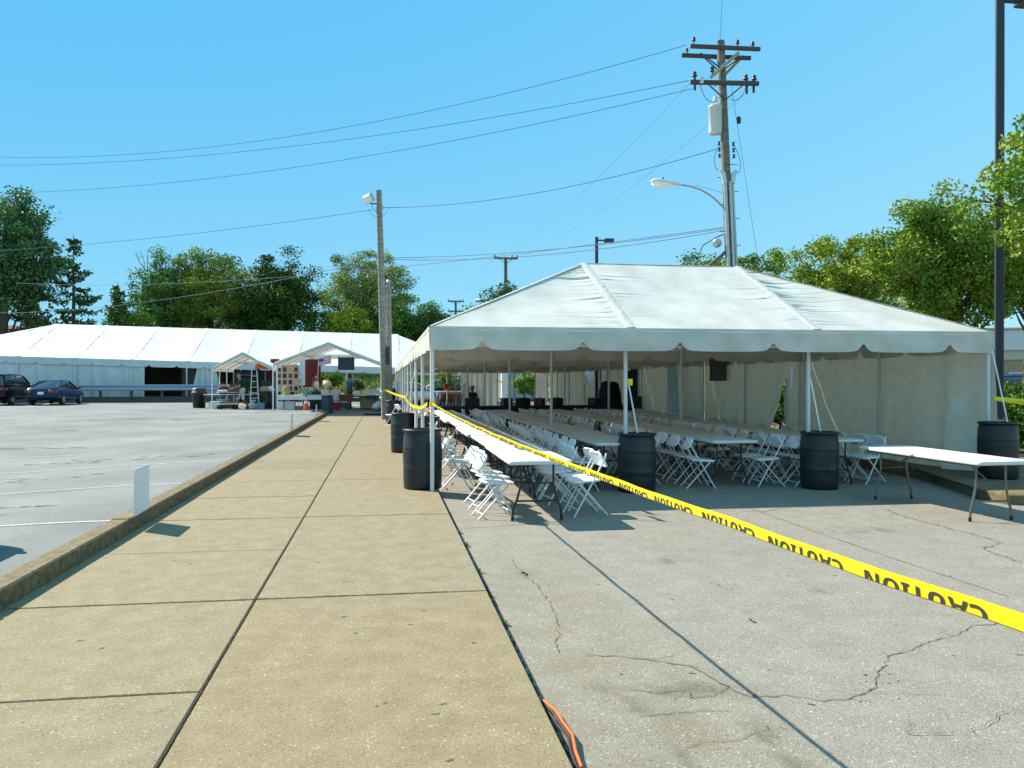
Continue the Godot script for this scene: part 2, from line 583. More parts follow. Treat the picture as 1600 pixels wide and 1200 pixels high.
func make_ground() -> void:
	var st := new_st()
	quad(st, Vector3(-600, -0.35, -700), Vector3(600, -0.35, -700), Vector3(600, -0.35, 200), Vector3(-600, -0.35, 200))
	structure("ground", st, M.ground)
	# asphalt under and before the tents, with stains and dirt in its colour
	var n1 := FastNoiseLite.new()
	n1.seed = 4; n1.frequency = 0.35; n1.fractal_octaves = 5
	var n2 := FastNoiseLite.new()
	n2.seed = 14; n2.frequency = 2.2; n2.fractal_octaves = 4
	st = new_st()
	st.set_smooth_group(0)
	var fill := func(x0: float, x1: float, z0: float, z1: float, step: float) -> void:
		var nx := int(round((x1 - x0) / step))
		var nz := int(round((z1 - z0) / step))
		var cols := []
		for j in nz + 1:
			var row := PackedColorArray()
			for i in nx + 1:
				var x := lerpf(x0, x1, float(i) / nx)
				var z := lerpf(z0, z1, float(j) / nz)
				var v := 1.0 + 0.09 * n1.get_noise_2d(x, z)
				var dirt := clampf(n2.get_noise_2d(x, z) * 1.6 + 0.1, 0.0, 1.0)
				var spot := clampf(1.2 - Vector2((x - 1.5) / 0.5, (z + 4.2) / 0.35).length(), 0.0, 1.0) * dirt
				var tan_ := clampf(1.1 - absf(x - 1.25) / 0.75, 0.0, 1.0) * clampf((z + 9.0) * 0.35, 0.0, 1.0) * (0.35 + 0.65 * dirt)
				var c := Color(v, v, v)
				c = c.lerp(Color(0.86, 0.78, 0.58) * v, tan_ * 0.8)
				c = c.lerp(Color(0.36, 0.31, 0.22), spot * 0.9)
				for sk in [[1.28, -3.75, 0.10, 0.75], [1.78, -3.55, 0.08, 0.6], [2.6, -7.4, 0.25, 0.2], [5.3, -8.6, 0.5, 0.3], [3.4, -6.2, 0.3, 0.16]]:
					var kd := clampf(1.0 - Vector2((x - sk[0]) / sk[2], (z - sk[1]) / sk[3]).length(), 0.0, 1.0) * clampf(0.4 + n2.get_noise_2d(x * 2.0, z) * 2.2, 0.0, 1.0)
					c = c.lerp(Color(0.52, 0.50, 0.46), minf(kd * 1.4, 0.75))
				row.append(c)
			cols.append(row)
		for j in nz:
			for i in nx:
				for q in [[0, 0], [1, 0], [1, 1], [0, 0], [1, 1], [0, 1]]:
					st.set_color(cols[j + q[1]][i + q[0]])
					st.add_vertex(Vector3(lerpf(x0, x1, float(i + q[0]) / nx), G, lerpf(z0, z1, float(j + q[1]) / nz)))
	fill.call(0.7, 8.7, -14.0, 2.0, 0.0625)
	fill.call(8.7, 60.7, -14.0, 2.0, 1.0)
	fill.call(0.7, 60.7, -70.0, -14.0, 1.0)
	var asphalt := structure("asphalt_pavement", st, M.old_asphalt)
	var r := RandomNumberGenerator.new()
	r.seed = 77
	var y := G + 0.004
	var lines := [
		["tar_joint", [Vector2(4.88, -14.0), Vector2(4.77, -9.98), Vector2(4.74, -8.5), Vector2(4.76, -6.95), Vector2(4.8, -5.6)], 0.008, 0.006, "crack_dirt"],
		["crack", [Vector2(1.22, -4.93), Vector2(1.43, -4.88), Vector2(1.61, -4.78), Vector2(1.78, -4.64), Vector2(1.84, -4.41), Vector2(1.88, -4.25), Vector2(1.93, -4.14), Vector2(2.11, -4.14), Vector2(2.24, -4.05), Vector2(2.42, -4.04), Vector2(2.58, -4.11), Vector2(2.66, -4.17), Vector2(2.73, -4.30), Vector2(2.86, -4.42), Vector2(3.05, -4.64), Vector2(3.2, -4.69), Vector2(3.38, -4.81), Vector2(3.70, -4.93), Vector2(3.99, -5.12), Vector2(4.3, -5.15)], 0.0075, 0.014, "crack_dirt"],
		["crack", [Vector2(1.32, -4.35), Vector2(1.45, -4.26), Vector2(1.62, -4.30), Vector2(1.60, -4.17), Vector2(1.75, -4.19), Vector2(1.91, -4.35)], 0.006, 0.015, "crack_dirt"],
		["crack", [Vector2(1.26, -3.98), Vector2(1.47, -4.01), Vector2(1.67, -4.00), Vector2(1.80, -3.98)], 0.004, 0.012, "crack_dirt"],
		["crack", [Vector2(1.36, -3.60), Vector2(1.46, -3.67), Vector2(1.62, -3.65), Vector2(1.75, -3.72), Vector2(1.82, -3.74), Vector2(1.87, -3.83)], 0.004, 0.012, "crack_dirt"],
		["crack", [Vector2(1.18, -7.75), Vector2(1.20, -7.06), Vector2(1.24, -6.71), Vector2(1.24, -6.11), Vector2(1.18, -5.54), Vector2(1.09, -5.20), Vector2(1.06, -4.95)], 0.005, 0.016, "crack_dirt"],
		["crack", [Vector2(4.38, -10.15), Vector2(4.77, -9.98), Vector2(5.14, -10.2), Vector2(5.62, -10.25), Vector2(6.37, -10.3)], 0.011, 0.015, "crack_dirt"],
		["crack", [Vector2(6.48, -9.95), Vector2(6.35, -9.38), Vector2(6.34, -8.92), Vector2(6.36, -7.99), Vector2(6.32, -7.70), Vector2(5.89, -7.44), Vector2(5.84, -7.10), Vector2(5.80, -6.78)], 0.011, 0.02, "crack_dirt"],
		["crack", [Vector2(0.83, -9.41), Vector2(1.23, -9.43), Vector2(1.79, -9.60), Vector2(2.19, -9.68)], 0.012, 0.012, "crack_dirt"],
		["crack", [Vector2(2.58, -4.11), Vector2(2.78, -4.06), Vector2(3.0, -4.02)], 0.0035, 0.01, "crack_dirt"],
		["crack", [Vector2(5.9, -5.3), Vector2(5.4, -5.0), Vector2(5.0, -5.2)], 0.006, 0.02, "crack_dirt"],
		["crack", [Vector2(2.45, -3.6), Vector2(2.75, -3.55), Vector2(3.1, -3.75), Vector2(3.5, -3.7)], 0.005, 0.02, "crack_dirt"],
	]
	for l in lines:
		st = new_st()
		ribbon(st, l[1], l[2] * 0.62, y, r, l[3], 0.045 if l[0] == "crack" else 0.14)
		if l[0] == "crack":
			# short side cracks
			for k in (l[1] as Array).size() - 1:
				if r.randf() < 0.45: continue
				var o: Vector2 = l[1][k]
				var sd := ((l[1][k + 1] as Vector2) - o).normalized().rotated(r.randf_range(0.5, 1.3) * (1.0 if r.randf() < 0.5 else -1.0))
				ribbon(st, [o, o + sd * r.randf_range(0.06, 0.25)], l[2] * 0.28, y, r, l[3] * 0.6, 0.03)
		y += 0.0006
		part(asphalt, l[0], st, M[l[4]])
	# sidewalk of tan slabs on a bed of soil
	var walk := struct_node("sidewalk")
	st = new_st()
	box(st, Vector3(-0.93, -0.185, -19.5), Vector3(3.40, 0.26, 43.0))
	part(walk, "joint_bed", st, M.soil)
	var zs := [2.87, 1.04, -0.79, -2.62, -4.45, -6.27, -8.1, -9.97]
	while zs[-1] > -40.0: zs.append(zs[-1] - 1.83)
	for col in 2:
		var edges := zs
		if col == 1:
			edges = [2.4, 1.05, -2.62, -6.27, -9.97]
			while edges[-1] > -39.0: edges.append(edges[-1] - 3.66)
		for k in edges.size() - 1:
			var a: float = edges[k]
			var b: float = edges[k + 1]
			var x0 := -2.64 if col == 0 else -0.924
			var x1 := -0.938 if col == 0 else 0.775
			var gap := 0.0085 if (absf(a + 6.27) < 0.1 or absf(b + 6.27) < 0.1 or absf(a + 4.45) < 0.1 or absf(b + 4.45) < 0.1 or absf(a + 9.97) < 0.1 or absf(b + 9.97) < 0.1) else 0.005
			st = new_st()
			var top := r.randf_range(-0.002, 0.002)
			box(st, Vector3((x0 + x1) * 0.5, top - 0.05, (a + b) * 0.5), Vector3(x1 - x0, 0.1, a - b - gap * 2.0), 0.006, Basis.from_euler(Vector3(r.randf_range(-0.0006, 0.0006), 0, r.randf_range(-0.0009, 0.0009))))
			part(walk, "slab", st, [M.sidewalk_concrete, M.slab_warm, M.slab_grey, M.slab_dark, M.sidewalk_concrete][r.randi() % 5])
	# dirt and grit lodged in the joints
	var dz := [[-6.27, -2.6, 0.5, 0.006], [-9.97, -2.6, 0.72, 0.0045], [-4.45, -2.6, -0.95, 0.0045], [-8.1, -2.4, -0.95, 0.002], [-11.8, -2.4, -0.95, 0.002], [-13.63, -2.3, 0.7, 0.003]]
	for q in dz:
		st = new_st()
		ribbon(st, [Vector2(q[1], q[0]), Vector2(q[2], q[0] + r.randf_range(-0.004, 0.004))], q[3] * 1.25, 0.0042, r, 0.006, 0.03)
		part(walk, "joint_dirt", st, M.soil)
	st = new_st()
	ribbon(st, [Vector2(-0.931, 0.0), Vector2(-0.931, -12.0)], 0.005, 0.0046, r, 0.004, 0.03)
	part(walk, "joint_dirt", st, M.soil)
	st = new_st()
	ribbon(st, [Vector2(0.80, 0.5), Vector2(0.80, -13.0)], 0.022, G + 0.0035, r, 0.012, 0.05)
	part(walk, "edge_dirt", st, M.soil)
	# kerb between the sidewalk and the parking lot
	var kerb := struct_node("kerb")
	var z := 3.0
	while z > -40.8:
		var z2 := maxf(z - 3.05, -41.2)
		st = new_st()
		var ctr := Vector3(-2.735 + r.randf_range(-0.006, 0.006), -0.02, (z + z2) * 0.5)
		box(st, ctr, Vector3(0.19, 0.34 + r.randf_range(-0.008, 0.008), z - z2 - 0.008), 0.014)
		part(kerb, "kerb_stone", st, M.kerb_concrete)
		z = z2
	# parking lot, gently dished
	st = new_st()
	skin(st, 60, 90, func(u: float, v: float):
		var x := lerpf(-2.79, -75.0, u * u)
		var zz := lerpf(6.0, -57.3, v)
		return Vector3(x, lot_y(minf(x, -2.82), zz), zz))
	skin(st, 10, 40, func(u: float, v: float):
		var x := lerpf(0.7, -2.79, u)
		var zz := lerpf(-41.0, -80.0, v)
		return Vector3(x, lot_y(x, zz) + 0.001, zz))
	skin(st, 20, 20, func(u: float, v: float):
		var x := lerpf(-2.79, -40.0, u)
		var zz := lerpf(-57.3, -80.0, v)
		return Vector3(x, lot_y(-5.0, zz), zz))
	var lot := structure("parking_lot", st, M.parking_asphalt)
	for q in [[-9.5, -2.9, -7.9], [-12.75, -2.9, -8.4], [-16.2, -3.0, -8.6], [-19.4, -5.2, -8.2], [-23.2, -6.5, -9.0], [-29.0, -12.0, -14.5]]:
		st = new_st()
		var zc: float = q[0]
		skin(st, 14, 1, func(u: float, v: float):
			var x := lerpf(q[1], q[2], u)
			var zz: float = zc + (v - 0.5) * 0.085
			return Vector3(x, lot_y(x, zz) + 0.005, zz))
		part(lot, "parking_line", st, M.line_paint)
	# patched cracks on the lot
	for q in [[Vector2(-7.5, -10.8), Vector2(-5.5, -11.2), Vector2(-4.0, -11.0)], [Vector2(-7.0, -10.2), Vector2(-5.0, -10.5), Vector2(-4.3, -10.4)], [Vector2(-16, -31), Vector2(-14.2, -31.3), Vector2(-12.5, -31.1)], [Vector2(-9, -14), Vector2(-7.4, -15.2), Vector2(-6.0, -15.0)]]:
		st = new_st()
		var L := []
		for k in q.size() - 1:
			for i in 12:
				var p: Vector2 = q[k].lerp(q[k + 1], i / 12.0) + Vector2(r.randf_range(-0.06, 0.06), r.randf_range(-0.05, 0.05))
				L.append(p)
		for k in L.size() - 1:
			var wv := r.randf_range(0.01, 0.05)
			var p0: Vector2 = L[k]
			var p1: Vector2 = L[k + 1]
			var yy := lot_y(p0.x, p0.y) + 0.006
			quad(st, Vector3(p0.x, yy, p0.y - wv), Vector3(p1.x, yy, p1.y - wv), Vector3(p1.x, yy, p1.y + wv), Vector3(p0.x, yy, p0.y + wv))
		part(lot, "crack", st, M.crack_dirt)
	# oil drips and tyre scuffs on the lot
	for q in [[-5.2, -10.9, 1.5, 0.22, 26], [-4.2, -8.6, 0.5, 0.2, 10], [-6.5, -14.6, 1.6, 0.3, 26], [-5.2, -17.8, 1.8, 0.3, 22], [-8.5, -21.5, 2.2, 0.5, 24], [-12.0, -27.0, 2.6, 0.6, 24], [-16.0, -36.0, 3.0, 0.8, 20], [-9.0, -33.0, 2.5, 0.6, 20]]:
		st = new_st()
		for k in q[4]:
			var sx: float = q[0] + r.randfn() * q[2] * 0.5
			var sz: float = q[1] + r.randfn() * q[3] * 0.6
			var s0 := r.randf_range(0.01, 0.055) * (1.0 + absf(sz) * 0.03)
			var ctr := Vector3(sx, lot_y(sx, sz) + 0.006, sz)
			var pr2 := Vector3()
			var first := Vector3()
			for i in 9:
				var an := TAU * i / 9.0
				var p := ctr + Vector3(cos(an) * s0 * r.randf_range(1.2, 3.6), 0, sin(an) * s0 * r.randf_range(0.5, 1.1))
				if i > 0: tri(st, ctr, pr2, p)
				else: first = p
				pr2 = p
			tri(st, ctr, pr2, first)
		part(lot, "oil_stain", st, M.oil_stain).set_meta("kind", "stuff")
	# raised concrete walk on the far side of the tents
	st = new_st()
	var edge := [Vector2(9.05, -60.0), Vector2(9.05, -12.7), Vector2(8.3, -10.5), Vector2(8.35, -10.05), Vector2(9.2, -9.75), Vector2(40.0, -9.3), Vector2(40.0, -60.0)]
	for k in edge.size():
		var p: Vector2 = edge[k]
		var q: Vector2 = edge[(k + 1) % edge.size()]
		quad(st, Vector3(p.x, 0.05, p.y), Vector3(q.x, 0.05, q.y), Vector3(q.x, -0.2, q.y), Vector3(p.x, -0.2, p.y))
		var ctr := Vector2(14.0, -30.0)
		var pi_ := p + (ctr - p).normalized() * 0.03
		var qi := q + (ctr - q).normalized() * 0.03
		quad(st, Vector3(pi_.x, 0.07, pi_.y), Vector3(qi.x, 0.07, qi.y), Vector3(q.x, 0.05, q.y), Vector3(p.x, 0.05, p.y))
		tri(st, Vector3(ctr.x, 0.07, ctr.y), Vector3(qi.x, 0.07, qi.y), Vector3(pi_.x, 0.07, pi_.y))
	structure("raised_walk", st, M.kerb_concrete)
	# terrace behind the parking lot and the lawn bank beyond the far tent
	st = new_st()
	box(st, Vector3(-36.0, 0.28, -57.4), Vector3(54.0, 0.56, 0.3), 0.02)
	structure("retaining_kerb", st, M.dark_concrete)
	st = new_st()
	quad(st, Vector3(-63, 0.44, -75), Vector3(-9.0, 0.44, -75), Vector3(-9.0, 0.44, -57.5), Vector3(-63, 0.44, -57.5))
	quad(st, Vector3(-9, 0.44, -75), Vector3(-9, 0.1, -75), Vector3(-9, 0.1, -57.5), Vector3(-9, 0.44, -57.5))
	structure("terrace", st, M.parking_asphalt)
	var n3 := FastNoiseLite.new()
	n3.seed = 9; n3.frequency = 0.12
	st = new_st()
	skin(st, 60, 24, func(u: float, v: float):
		var x := lerpf(-70.0, 60.0, u)
		var zz := lerpf(-72.0, -112.0, v)
		var rise := smoothstep(0.0, 0.45, v) * 3.2 + v * 2.0
		return Vector3(x, -0.1 + rise + n3.get_noise_2d(x, zz) * 0.35, zz))
	structure("lawn_bank", st, M.lawn)
	# blades of grass on the bank where it shows between the tents
	var mm := MultiMesh.new()
	mm.transform_format = MultiMesh.TRANSFORM_3D
	mm.use_colors = true
	var gst := new_st()
	for k in 3:
		var a2 := TAU * k / 3.0
		var d2 := Vector3(cos(a2), 0, sin(a2))
		tri(gst, d2 * -0.03, d2 * 0.03, d2.cross(Vector3.UP) * 0.05 + Vector3(0, 0.22, 0))
	mm.mesh = done(gst)
	mm.instance_count = 7000
	for k in 7000:
		var x := r.randf_range(-13.0, 9.0)
		var v := r.randf_range(0.0, 0.45)
		var zz := lerpf(-72.0, -112.0, v)
		var yy := -0.12 + smoothstep(0.0, 0.45, v) * 3.2 + v * 2.0 + n3.get_noise_2d(x, zz) * 0.35
		var s := r.randf_range(0.8, 1.8)
		mm.set_instance_transform(k, Transform3D(Basis.from_euler(Vector3(r.randf_range(-0.2, 0.2), r.randf() * TAU, 0)).scaled(Vector3(s, s, s)), Vector3(x, yy, zz)))
		mm.set_instance_color(k, Color(0.10, 0.17, 0.025).lerp(Color(0.20, 0.24, 0.04), r.randf()))
	var gi := MultiMeshInstance3D.new()
	gi.name = "grass"
	gi.multimesh = mm
	gi.material_override = M.leaf
	gi.set_meta("kind", "stuff")
	gi.set_meta("label", "green grass growing on the sunny bank behind the white tents")
	gi.set_meta("category", "grass")
	add_child(gi)

# ---------------------------------------------------------------- tents
const TX0 := 0.66
const TX1 := 9.66
const EAVE := 2.39
const RIDGE := 3.78
const TD := 6.0
const PITCH := 6.12

func cloth_panel(st: SurfaceTool, a: Vector3, b: Vector3, c: Vector3, d: Vector3, nu: int, nv: int, sag: float, crease: float, n: FastNoiseLite, off: float, edges := Vector2(1, 1)) -> void:
	# a, b along the eave; d, c along the ridge above them
	var nor := (b - a).cross(d - a)
	if nor.length() < 0.001: nor = (b - a).cross(c - a)
	nor = nor.normalized()
	if nor.y < 0.0: nor = -nor
	skin(st, nu, nv, func(u: float, v: float):
		var p: Vector3 = a.lerp(b, u).lerp(d.lerp(c, u), v)
		var e := sin(PI * clampf(u, 0, 1)) * sin(PI * clampf(v, 0, 1))
		var edge := edges.x * exp(-u * 4.0) + edges.y * exp(-(1.0 - u) * 4.0) + 0.22
		var w := n.get_noise_2d(u * 2.2 + off, v * 17.0 + off * 3.0)
		var ridged := 1.0 - absf(w) * 3.4
		var fine := n.get_noise_2d(u * 9.0 + off * 5.0, v * 60.0)
		return p + nor * (-sag * e + crease * edge * (1.35 * pow(maxf(ridged, 0.0), 1.5) + 0.12 * fine) * minf(1.0, 5.0 * minf(v, 1.0 - v)) * minf(1.0, 9.0 * minf(u, 1.0 - u) + 0.02)))

func valance(st: SurfaceTool, a: Vector3, b: Vector3, out: Vector3, drop: float, first: float, every: float, n: FastNoiseLite, off: float) -> void:
	var len_ := a.distance_to(b)
	var nu := int(len_ / 0.03)
	skin(st, nu, 5, func(u: float, v: float):
		var s: float = u * len_
		var k: float = fposmod(s - first + every * 0.5, every) - every * 0.5
		var notch: float = 0.115 * exp(-pow(absf(k) / 0.068, 1.6))
		var lift: float = 0.02 * exp(-pow(absf(k) / 0.25, 2.0))
		var p := a.lerp(b, u) + Vector3(0, -v * (drop - notch - lift), 0)
		return p + out * (0.022 + 0.02 * v * n.get_noise_2d(s * 2.2 + off, v) + 0.012 * v * sin(s * 5.0 + off)))

# the front slope of the nearest tent: cloth drawn tight to the rafters, with folds running out from the seams
func creased_front(t: Node3D, e: float, rd: float, W: float, n: FastNoiseLite) -> void:
	var r := RandomNumberGenerator.new()
	r.seed = 12
	var folds := []     # seam x, side, height 0..1, reach, slope, depth, width
	for sm in [[3.0, -1.0, 26], [3.0, 1.0, 9], [W - 3.0, -1.0, 8], [W - 3.0, 1.0, 34]]:
		for k in sm[2]:
			var v := pow(r.randf(), 0.85) * 0.93 + 0.03
			folds.append([sm[0], sm[1], v, r.randf_range(0.25, 1.5) * (1.0 if r.randf() < 0.8 else 1.5), r.randf_range(-0.16, 0.05), r.randf_range(0.3, 1.0), r.randf_range(0.008, 0.022)])
	var slope := Vector2(TD / 2, rd - e)
	var sl := slope.length()
	var nor := Vector3(0, slope.x, slope.y).normalized()
	for pn in [[0.0, 3.0], [3.0, W - 3.0], [W - 3.0, W]]:
		var x0: float = pn[0]
		var x1: float = pn[1]
		var st := new_st()
		skin(st, 52, 260, func(u: float, v: float):
			var a := x0 if x0 > 0.0 else 3.0 * v
			var b := x1 if x1 < W else W - 3.0 * v
			var x := lerpf(a, b, u)
			var p := Vector3(x, e + (rd - e) * v, -TD / 2 * v)
			var off := -0.05 * sin(PI * u) * sin(PI * v) + 0.006 * n.get_noise_2d(x * 1.5, v * 5.0)
			var rim := minf(1.0, 12.0 * minf(v, 1.0 - v)) * minf(1.0, 14.0 * minf(u, 1.0 - u))
			for f in folds:
				var s: float = (x - f[0]) * f[1]
				if s < 0.0 or s > f[3]: continue
				var dv: float = (v - f[2]) * sl - f[4] * s - 0.05 * s * s + 0.015 * sin(s * 6.0 + f[2] * 40.0)
				var w: float = f[6] * (1.0 + 0.8 * s)
				if absf(dv) > w * 4.0: continue
				off += f[5] * 0.020 * rim * pow(1.0 - s / f[3], 1.2) * (dv / w) * exp(-0.5 * dv * dv / (w * w)) * minf(1.0, s * 9.0)
			return p + nor * off)
		part(t, "roof_panel", st, M.tent_vinyl)

func frame_tent(idx: int, zf: float, label: String) -> void:
	var t := thing("frame_tent", label, "tent", Vector3(TX0, G, zf), 0.0, "white hip-roofed frame tents joined in a row")
	var W := TX1 - TX0
	var e := EAVE - G
	var rd := RIDGE - G
	var n := FastNoiseLite.new()
	n.seed = 100 + idx; n.frequency = 0.55; n.fractal_octaves = 3
	# roof panels: front, back and two hips; the frame stands under the seams
	var A := Vector3(0, e, 0)
	var B := Vector3(W, e, 0)
	var C := Vector3(W, e, -TD)
	var D := Vector3(0, e, -TD)
	var E1 := Vector3(3.0, rd, -TD / 2)
	var E2 := Vector3(W - 3.0, rd, -TD / 2)
	var near := idx < 2
	var q := 12
	var q2 := 20
	var st := new_st()
	if idx == 0: creased_front(t, e, rd, W, n)
	if idx > 0: cloth_panel(st, A, Vector3(3, e, 0), E1, E1, q, q2, 0.05, 0.012, n, 0.3, Vector2(0.4, 1.3))
	if idx > 0: cloth_panel(st, Vector3(3, e, 0), Vector3(W - 3, e, 0), E2, E1, q, q2, 0.05, 0.012, n, 5.1, Vector2(0.7, 0.8))
	if idx > 0:
		cloth_panel(st, Vector3(W - 3, e, 0), B, E2, E2, q, q2, 0.05, 0.012, n, 9.7, Vector2(1.3, 0.4))
		part(t, "roof_panel", st, M.tent_vinyl)
	st = new_st()
	cloth_panel(st, C, Vector3(W - 3, e, -TD), E2, E2, 12, 20, 0.05, 0.02, n, 13.1)
	cloth_panel(st, Vector3(W - 3, e, -TD), Vector3(3, e, -TD), E1, E2, 12, 20, 0.05, 0.015, n, 15.1)
	cloth_panel(st, Vector3(3, e, -TD), D, E1, E1, 12, 20, 0.05, 0.02, n, 17.1)
	part(t, "roof_panel", st, M.tent_vinyl)
	for s in 2:
		st = new_st()
		if s == 0: cloth_panel(st, D, A, E1, E1, 24, 24, 0.05, 0.02, n, 21.0)
		else: cloth_panel(st, B, C, E2, E2, 24, 24, 0.05, 0.02, n, 25.0)
		part(t, "roof_hip", st, M.tent_vinyl)
	# seam straps over the rafters and hips
	for sg in [[Vector3(3, e, 0), E1, 1.0], [Vector3(W - 3, e, 0), E2, 1.0], [A, E1, 0.35], [B, E2, 0.35], [E1, E2, 0.35], [Vector3(3, e, -TD), E1, 1.0], [Vector3(W - 3, e, -TD), E2, 1.0]]:
		st = new_st()
		var wide: float = sg[2]
		var a: Vector3 = sg[0]
		var b: Vector3 = sg[1]
		var dir := (b - a).normalized()
		var side := dir.cross(Vector3.UP).normalized()
		var up := side.cross(dir).normalized()
		skin(st, 6, 60 if near else 14, func(u: float, v: float):
			var p := a.lerp(b, v)
			var x: float = (u - 0.5) * 2.0
			return p + side * x * wide * (0.08 + 0.014 * n.get_noise_2d(v * 40.0, 3.0)) + up * (0.012 * wide * (1.0 - x * x) + 0.004 + 0.008 * wide * n.get_noise_2d(v * 70.0, u * 6.0)))
		part(t, "seam_strap", st, M.tent_vinyl)
	# valance on the four sides
	for sd in [[A, B, Vector3(0, 0, 1)], [B, C, Vector3(1, 0, 0)], [C, D, Vector3(0, 0, -1)], [D, A, Vector3(-1, 0, 0)]]:
		st = new_st()
		valance(st, sd[0], sd[1], sd[2] * (1.0 if sd[2].z >= 0.0 and sd[2].x >= 0.0 else 0.8), 0.345, 0.76 if absf(sd[2].z) > 0.5 else 0.74, 1.5, n, idx * 3.0)
		part(t, "valance", st, M.tent_vinyl)
	# frame
	st = new_st()
	var pe := Vector3(0, -0.05, 0)
	for sg in [[A, B], [B, C], [C, D], [D, A], [E1, E2], [A, E1], [D, E1], [B, E2], [C, E2], [Vector3(3, e, 0), E1], [Vector3(3, e, -TD), E1], [Vector3(W - 3, e, 0), E2], [Vector3(W - 3, e, -TD), E2], [Vector3(0, e, -TD / 2), E1], [Vector3(W, e, -TD / 2), E2]]:
		tube(st, [sg[0] + pe, sg[1] + pe - (Vector3(0, 0.035, 0) if sg[1].y > e + 0.1 else Vector3.ZERO)], 0.024, 6)
	part(t, "roof_frame", st, M.aluminium)
	# poles
	var spots := []
	for x in [0.03, 3.0, W - 3.0, W - 0.03]:
		for z in [-0.03, -TD + 0.03]:
			if z > -1.0 and idx > 0 and x > 1.0 and x < W - 1.0: continue
			spots.append(Vector2(x, z if x < 1.0 or x > W - 1.0 or z < -1.0 else z - 0.25))
	spots.append(Vector2(0.03, -TD / 2)); spots.append(Vector2(W - 0.03, -TD / 2))
	for p in spots:
		st = new_st()
		var foot := (0.06 if p.x < 1.0 else 0.0) if p.x < W - 1.0 else 0.13
		tube(st, [Vector3(p.x, foot, p.y), Vector3(p.x, e - 0.03, p.y)], 0.031, 12)
		lathe(st, [Vector2(0.0, foot + 0.012), Vector2(0.085, foot + 0.012), Vector2(0.085, foot), Vector2(0.0, foot)], 12, Transform3D(Basis(), Vector3(p.x, 0, p.y)))
		lathe(st, [Vector2(0.037, e - 0.22), Vector2(0.037, e - 0.05)], 10, Transform3D(Basis(), Vector3(p.x, 0, p.y)))
		tube(st, [Vector3(p.x, e - 0.62, p.y), Vector3(p.x + 0.075, e - 0.62, p.y)], 0.006, 5)
		part(t, "pole", st, M.white_pole)
	# hanging side wall along the far side
	var top := e - 0.06
	st = new_st()
	var z_front := 0.0
	skin(st, 150 if near else 80, 26, func(u: float, v: float):
		var z := lerpf(0.0, -TD, u)
		if idx == 0: z = lerpf(-0.04, lerpf(-TD - 0.95, -TD - 0.68, pow(1.0 - v, 1.5)) + 0.1 * sin(v * PI * 2.0), u)
		elif idx == 1: z = lerpf(lerpf(-1.85, -0.66, 1.0 - v) + 0.12 * sin(v * PI), -TD, u)
		var y := lerpf(top, 0.14, v)
		var hang := 0.5 + 0.5 * sin(u * 9.4 + idx)
		var fold := 0.085 * hang * sin(u * 33.0 + 4.0 * n.get_noise_2d(u * 6.0, 9.0)) + 0.13 * n.get_noise_2d(u * 9.0, v * 0.9) + 0.03 * n.get_noise_2d(u * 22.0 + v * 6.0, v * 5.0)
		var crease := 0.008 * (1.0 if absf(v - 0.48) < 0.03 else 0.0)
		if idx == 4: y -= 0.9 * exp(-pow((u - 0.32) / 0.13, 2.0)) * pow(1.0 - v, 2.0)
		return Vector3(W + 0.03 + fold * (0.35 + 0.8 * v) + crease + (0.12 * (1.0 - u) * v if idx == 0 else 0.0), y, z))
	part(t, "side_wall", st, M.wall_vinyl)
	if idx == 5:
		for ew in [[3.8, 4.75, 9], [4.75, 5.95, 9], [8.25, 9.0, 20]]:
			st = new_st()
			skin(st, 40, 8, func(u: float, v: float):
				var x := lerpf(ew[0], ew[1], u)
				return Vector3(x, lerpf(top, 0.05, v), -TD - 0.04 + 0.05 * sin(u * float(ew[2]) * 2.0) * (0.2 + v)))
			part(t, "end_wall", st, M.end_vinyl)

# ---------------------------------------------------------------- tables and chairs
var table0: Node3D
var chair0: Node3D

func make_table(label: String, group: String, tube_mat: Material, spread: float) -> Node3D:
	var t := thing("folding_table", label, "table", Vector3.ZERO, 0.0, group)
	var st := new_st()
	for s in [-1.0, 1.0]:
		st = new_st()
		pad(st, rounded(0.76, 1.2, 0.045, 4), 0.045, 0.012, at_basis(Vector3(0, 0.7175, s * 0.606), PI / 2))
		part(t, "tabletop", st, M.table_plastic)
	st = new_st()
	for x in [-0.30, 0.30]: box(st, Vector3(x, 0.68, 0), Vector3(0.03, 0.03, 2.2), 0.004)
	part(t, "rail", st, tube_mat)
	for s in [-1.0, 1.0]:
		var z: float = s * 0.93
		for x in [-1.0, 1.0]:
			st = new_st()
			tube(st, [Vector3(x * 0.2, 0.69, z), Vector3(x * 0.2, 0.42, z), Vector3(x * 0.215, 0.36, z), Vector3(x * (0.24 + spread * 0.4), 0.24, z), Vector3(x * (0.27 + spread), 0.14, z), Vector3(x * (0.28 + spread), 0.02, z)], 0.0145, 8)
			part(t, "leg", st, tube_mat)
			st = new_st()
			lathe(st, [Vector2(0.018, 0.0), Vector2(0.019, 0.05)], 8, Transform3D(Basis(), Vector3(x * (0.28 + spread), 0, z)))
			part(t, "foot", st, M.rubber)
		st = new_st()
		tube(st, [Vector3(-0.25, 0.235, z), Vector3(0.25, 0.235, z)], 0.012, 6)
		tube(st, [Vector3(-0.2, 0.45, z), Vector3(0.2, 0.45, z)], 0.010, 6)
		part(t, "crossbar", st, tube_mat)
		st = new_st()
		tube(st, [Vector3(0, 0.45, z), Vector3(0, 0.68, z - s * 0.42)], 0.009, 6)
		part(t, "brace", st, tube_mat)
	return t

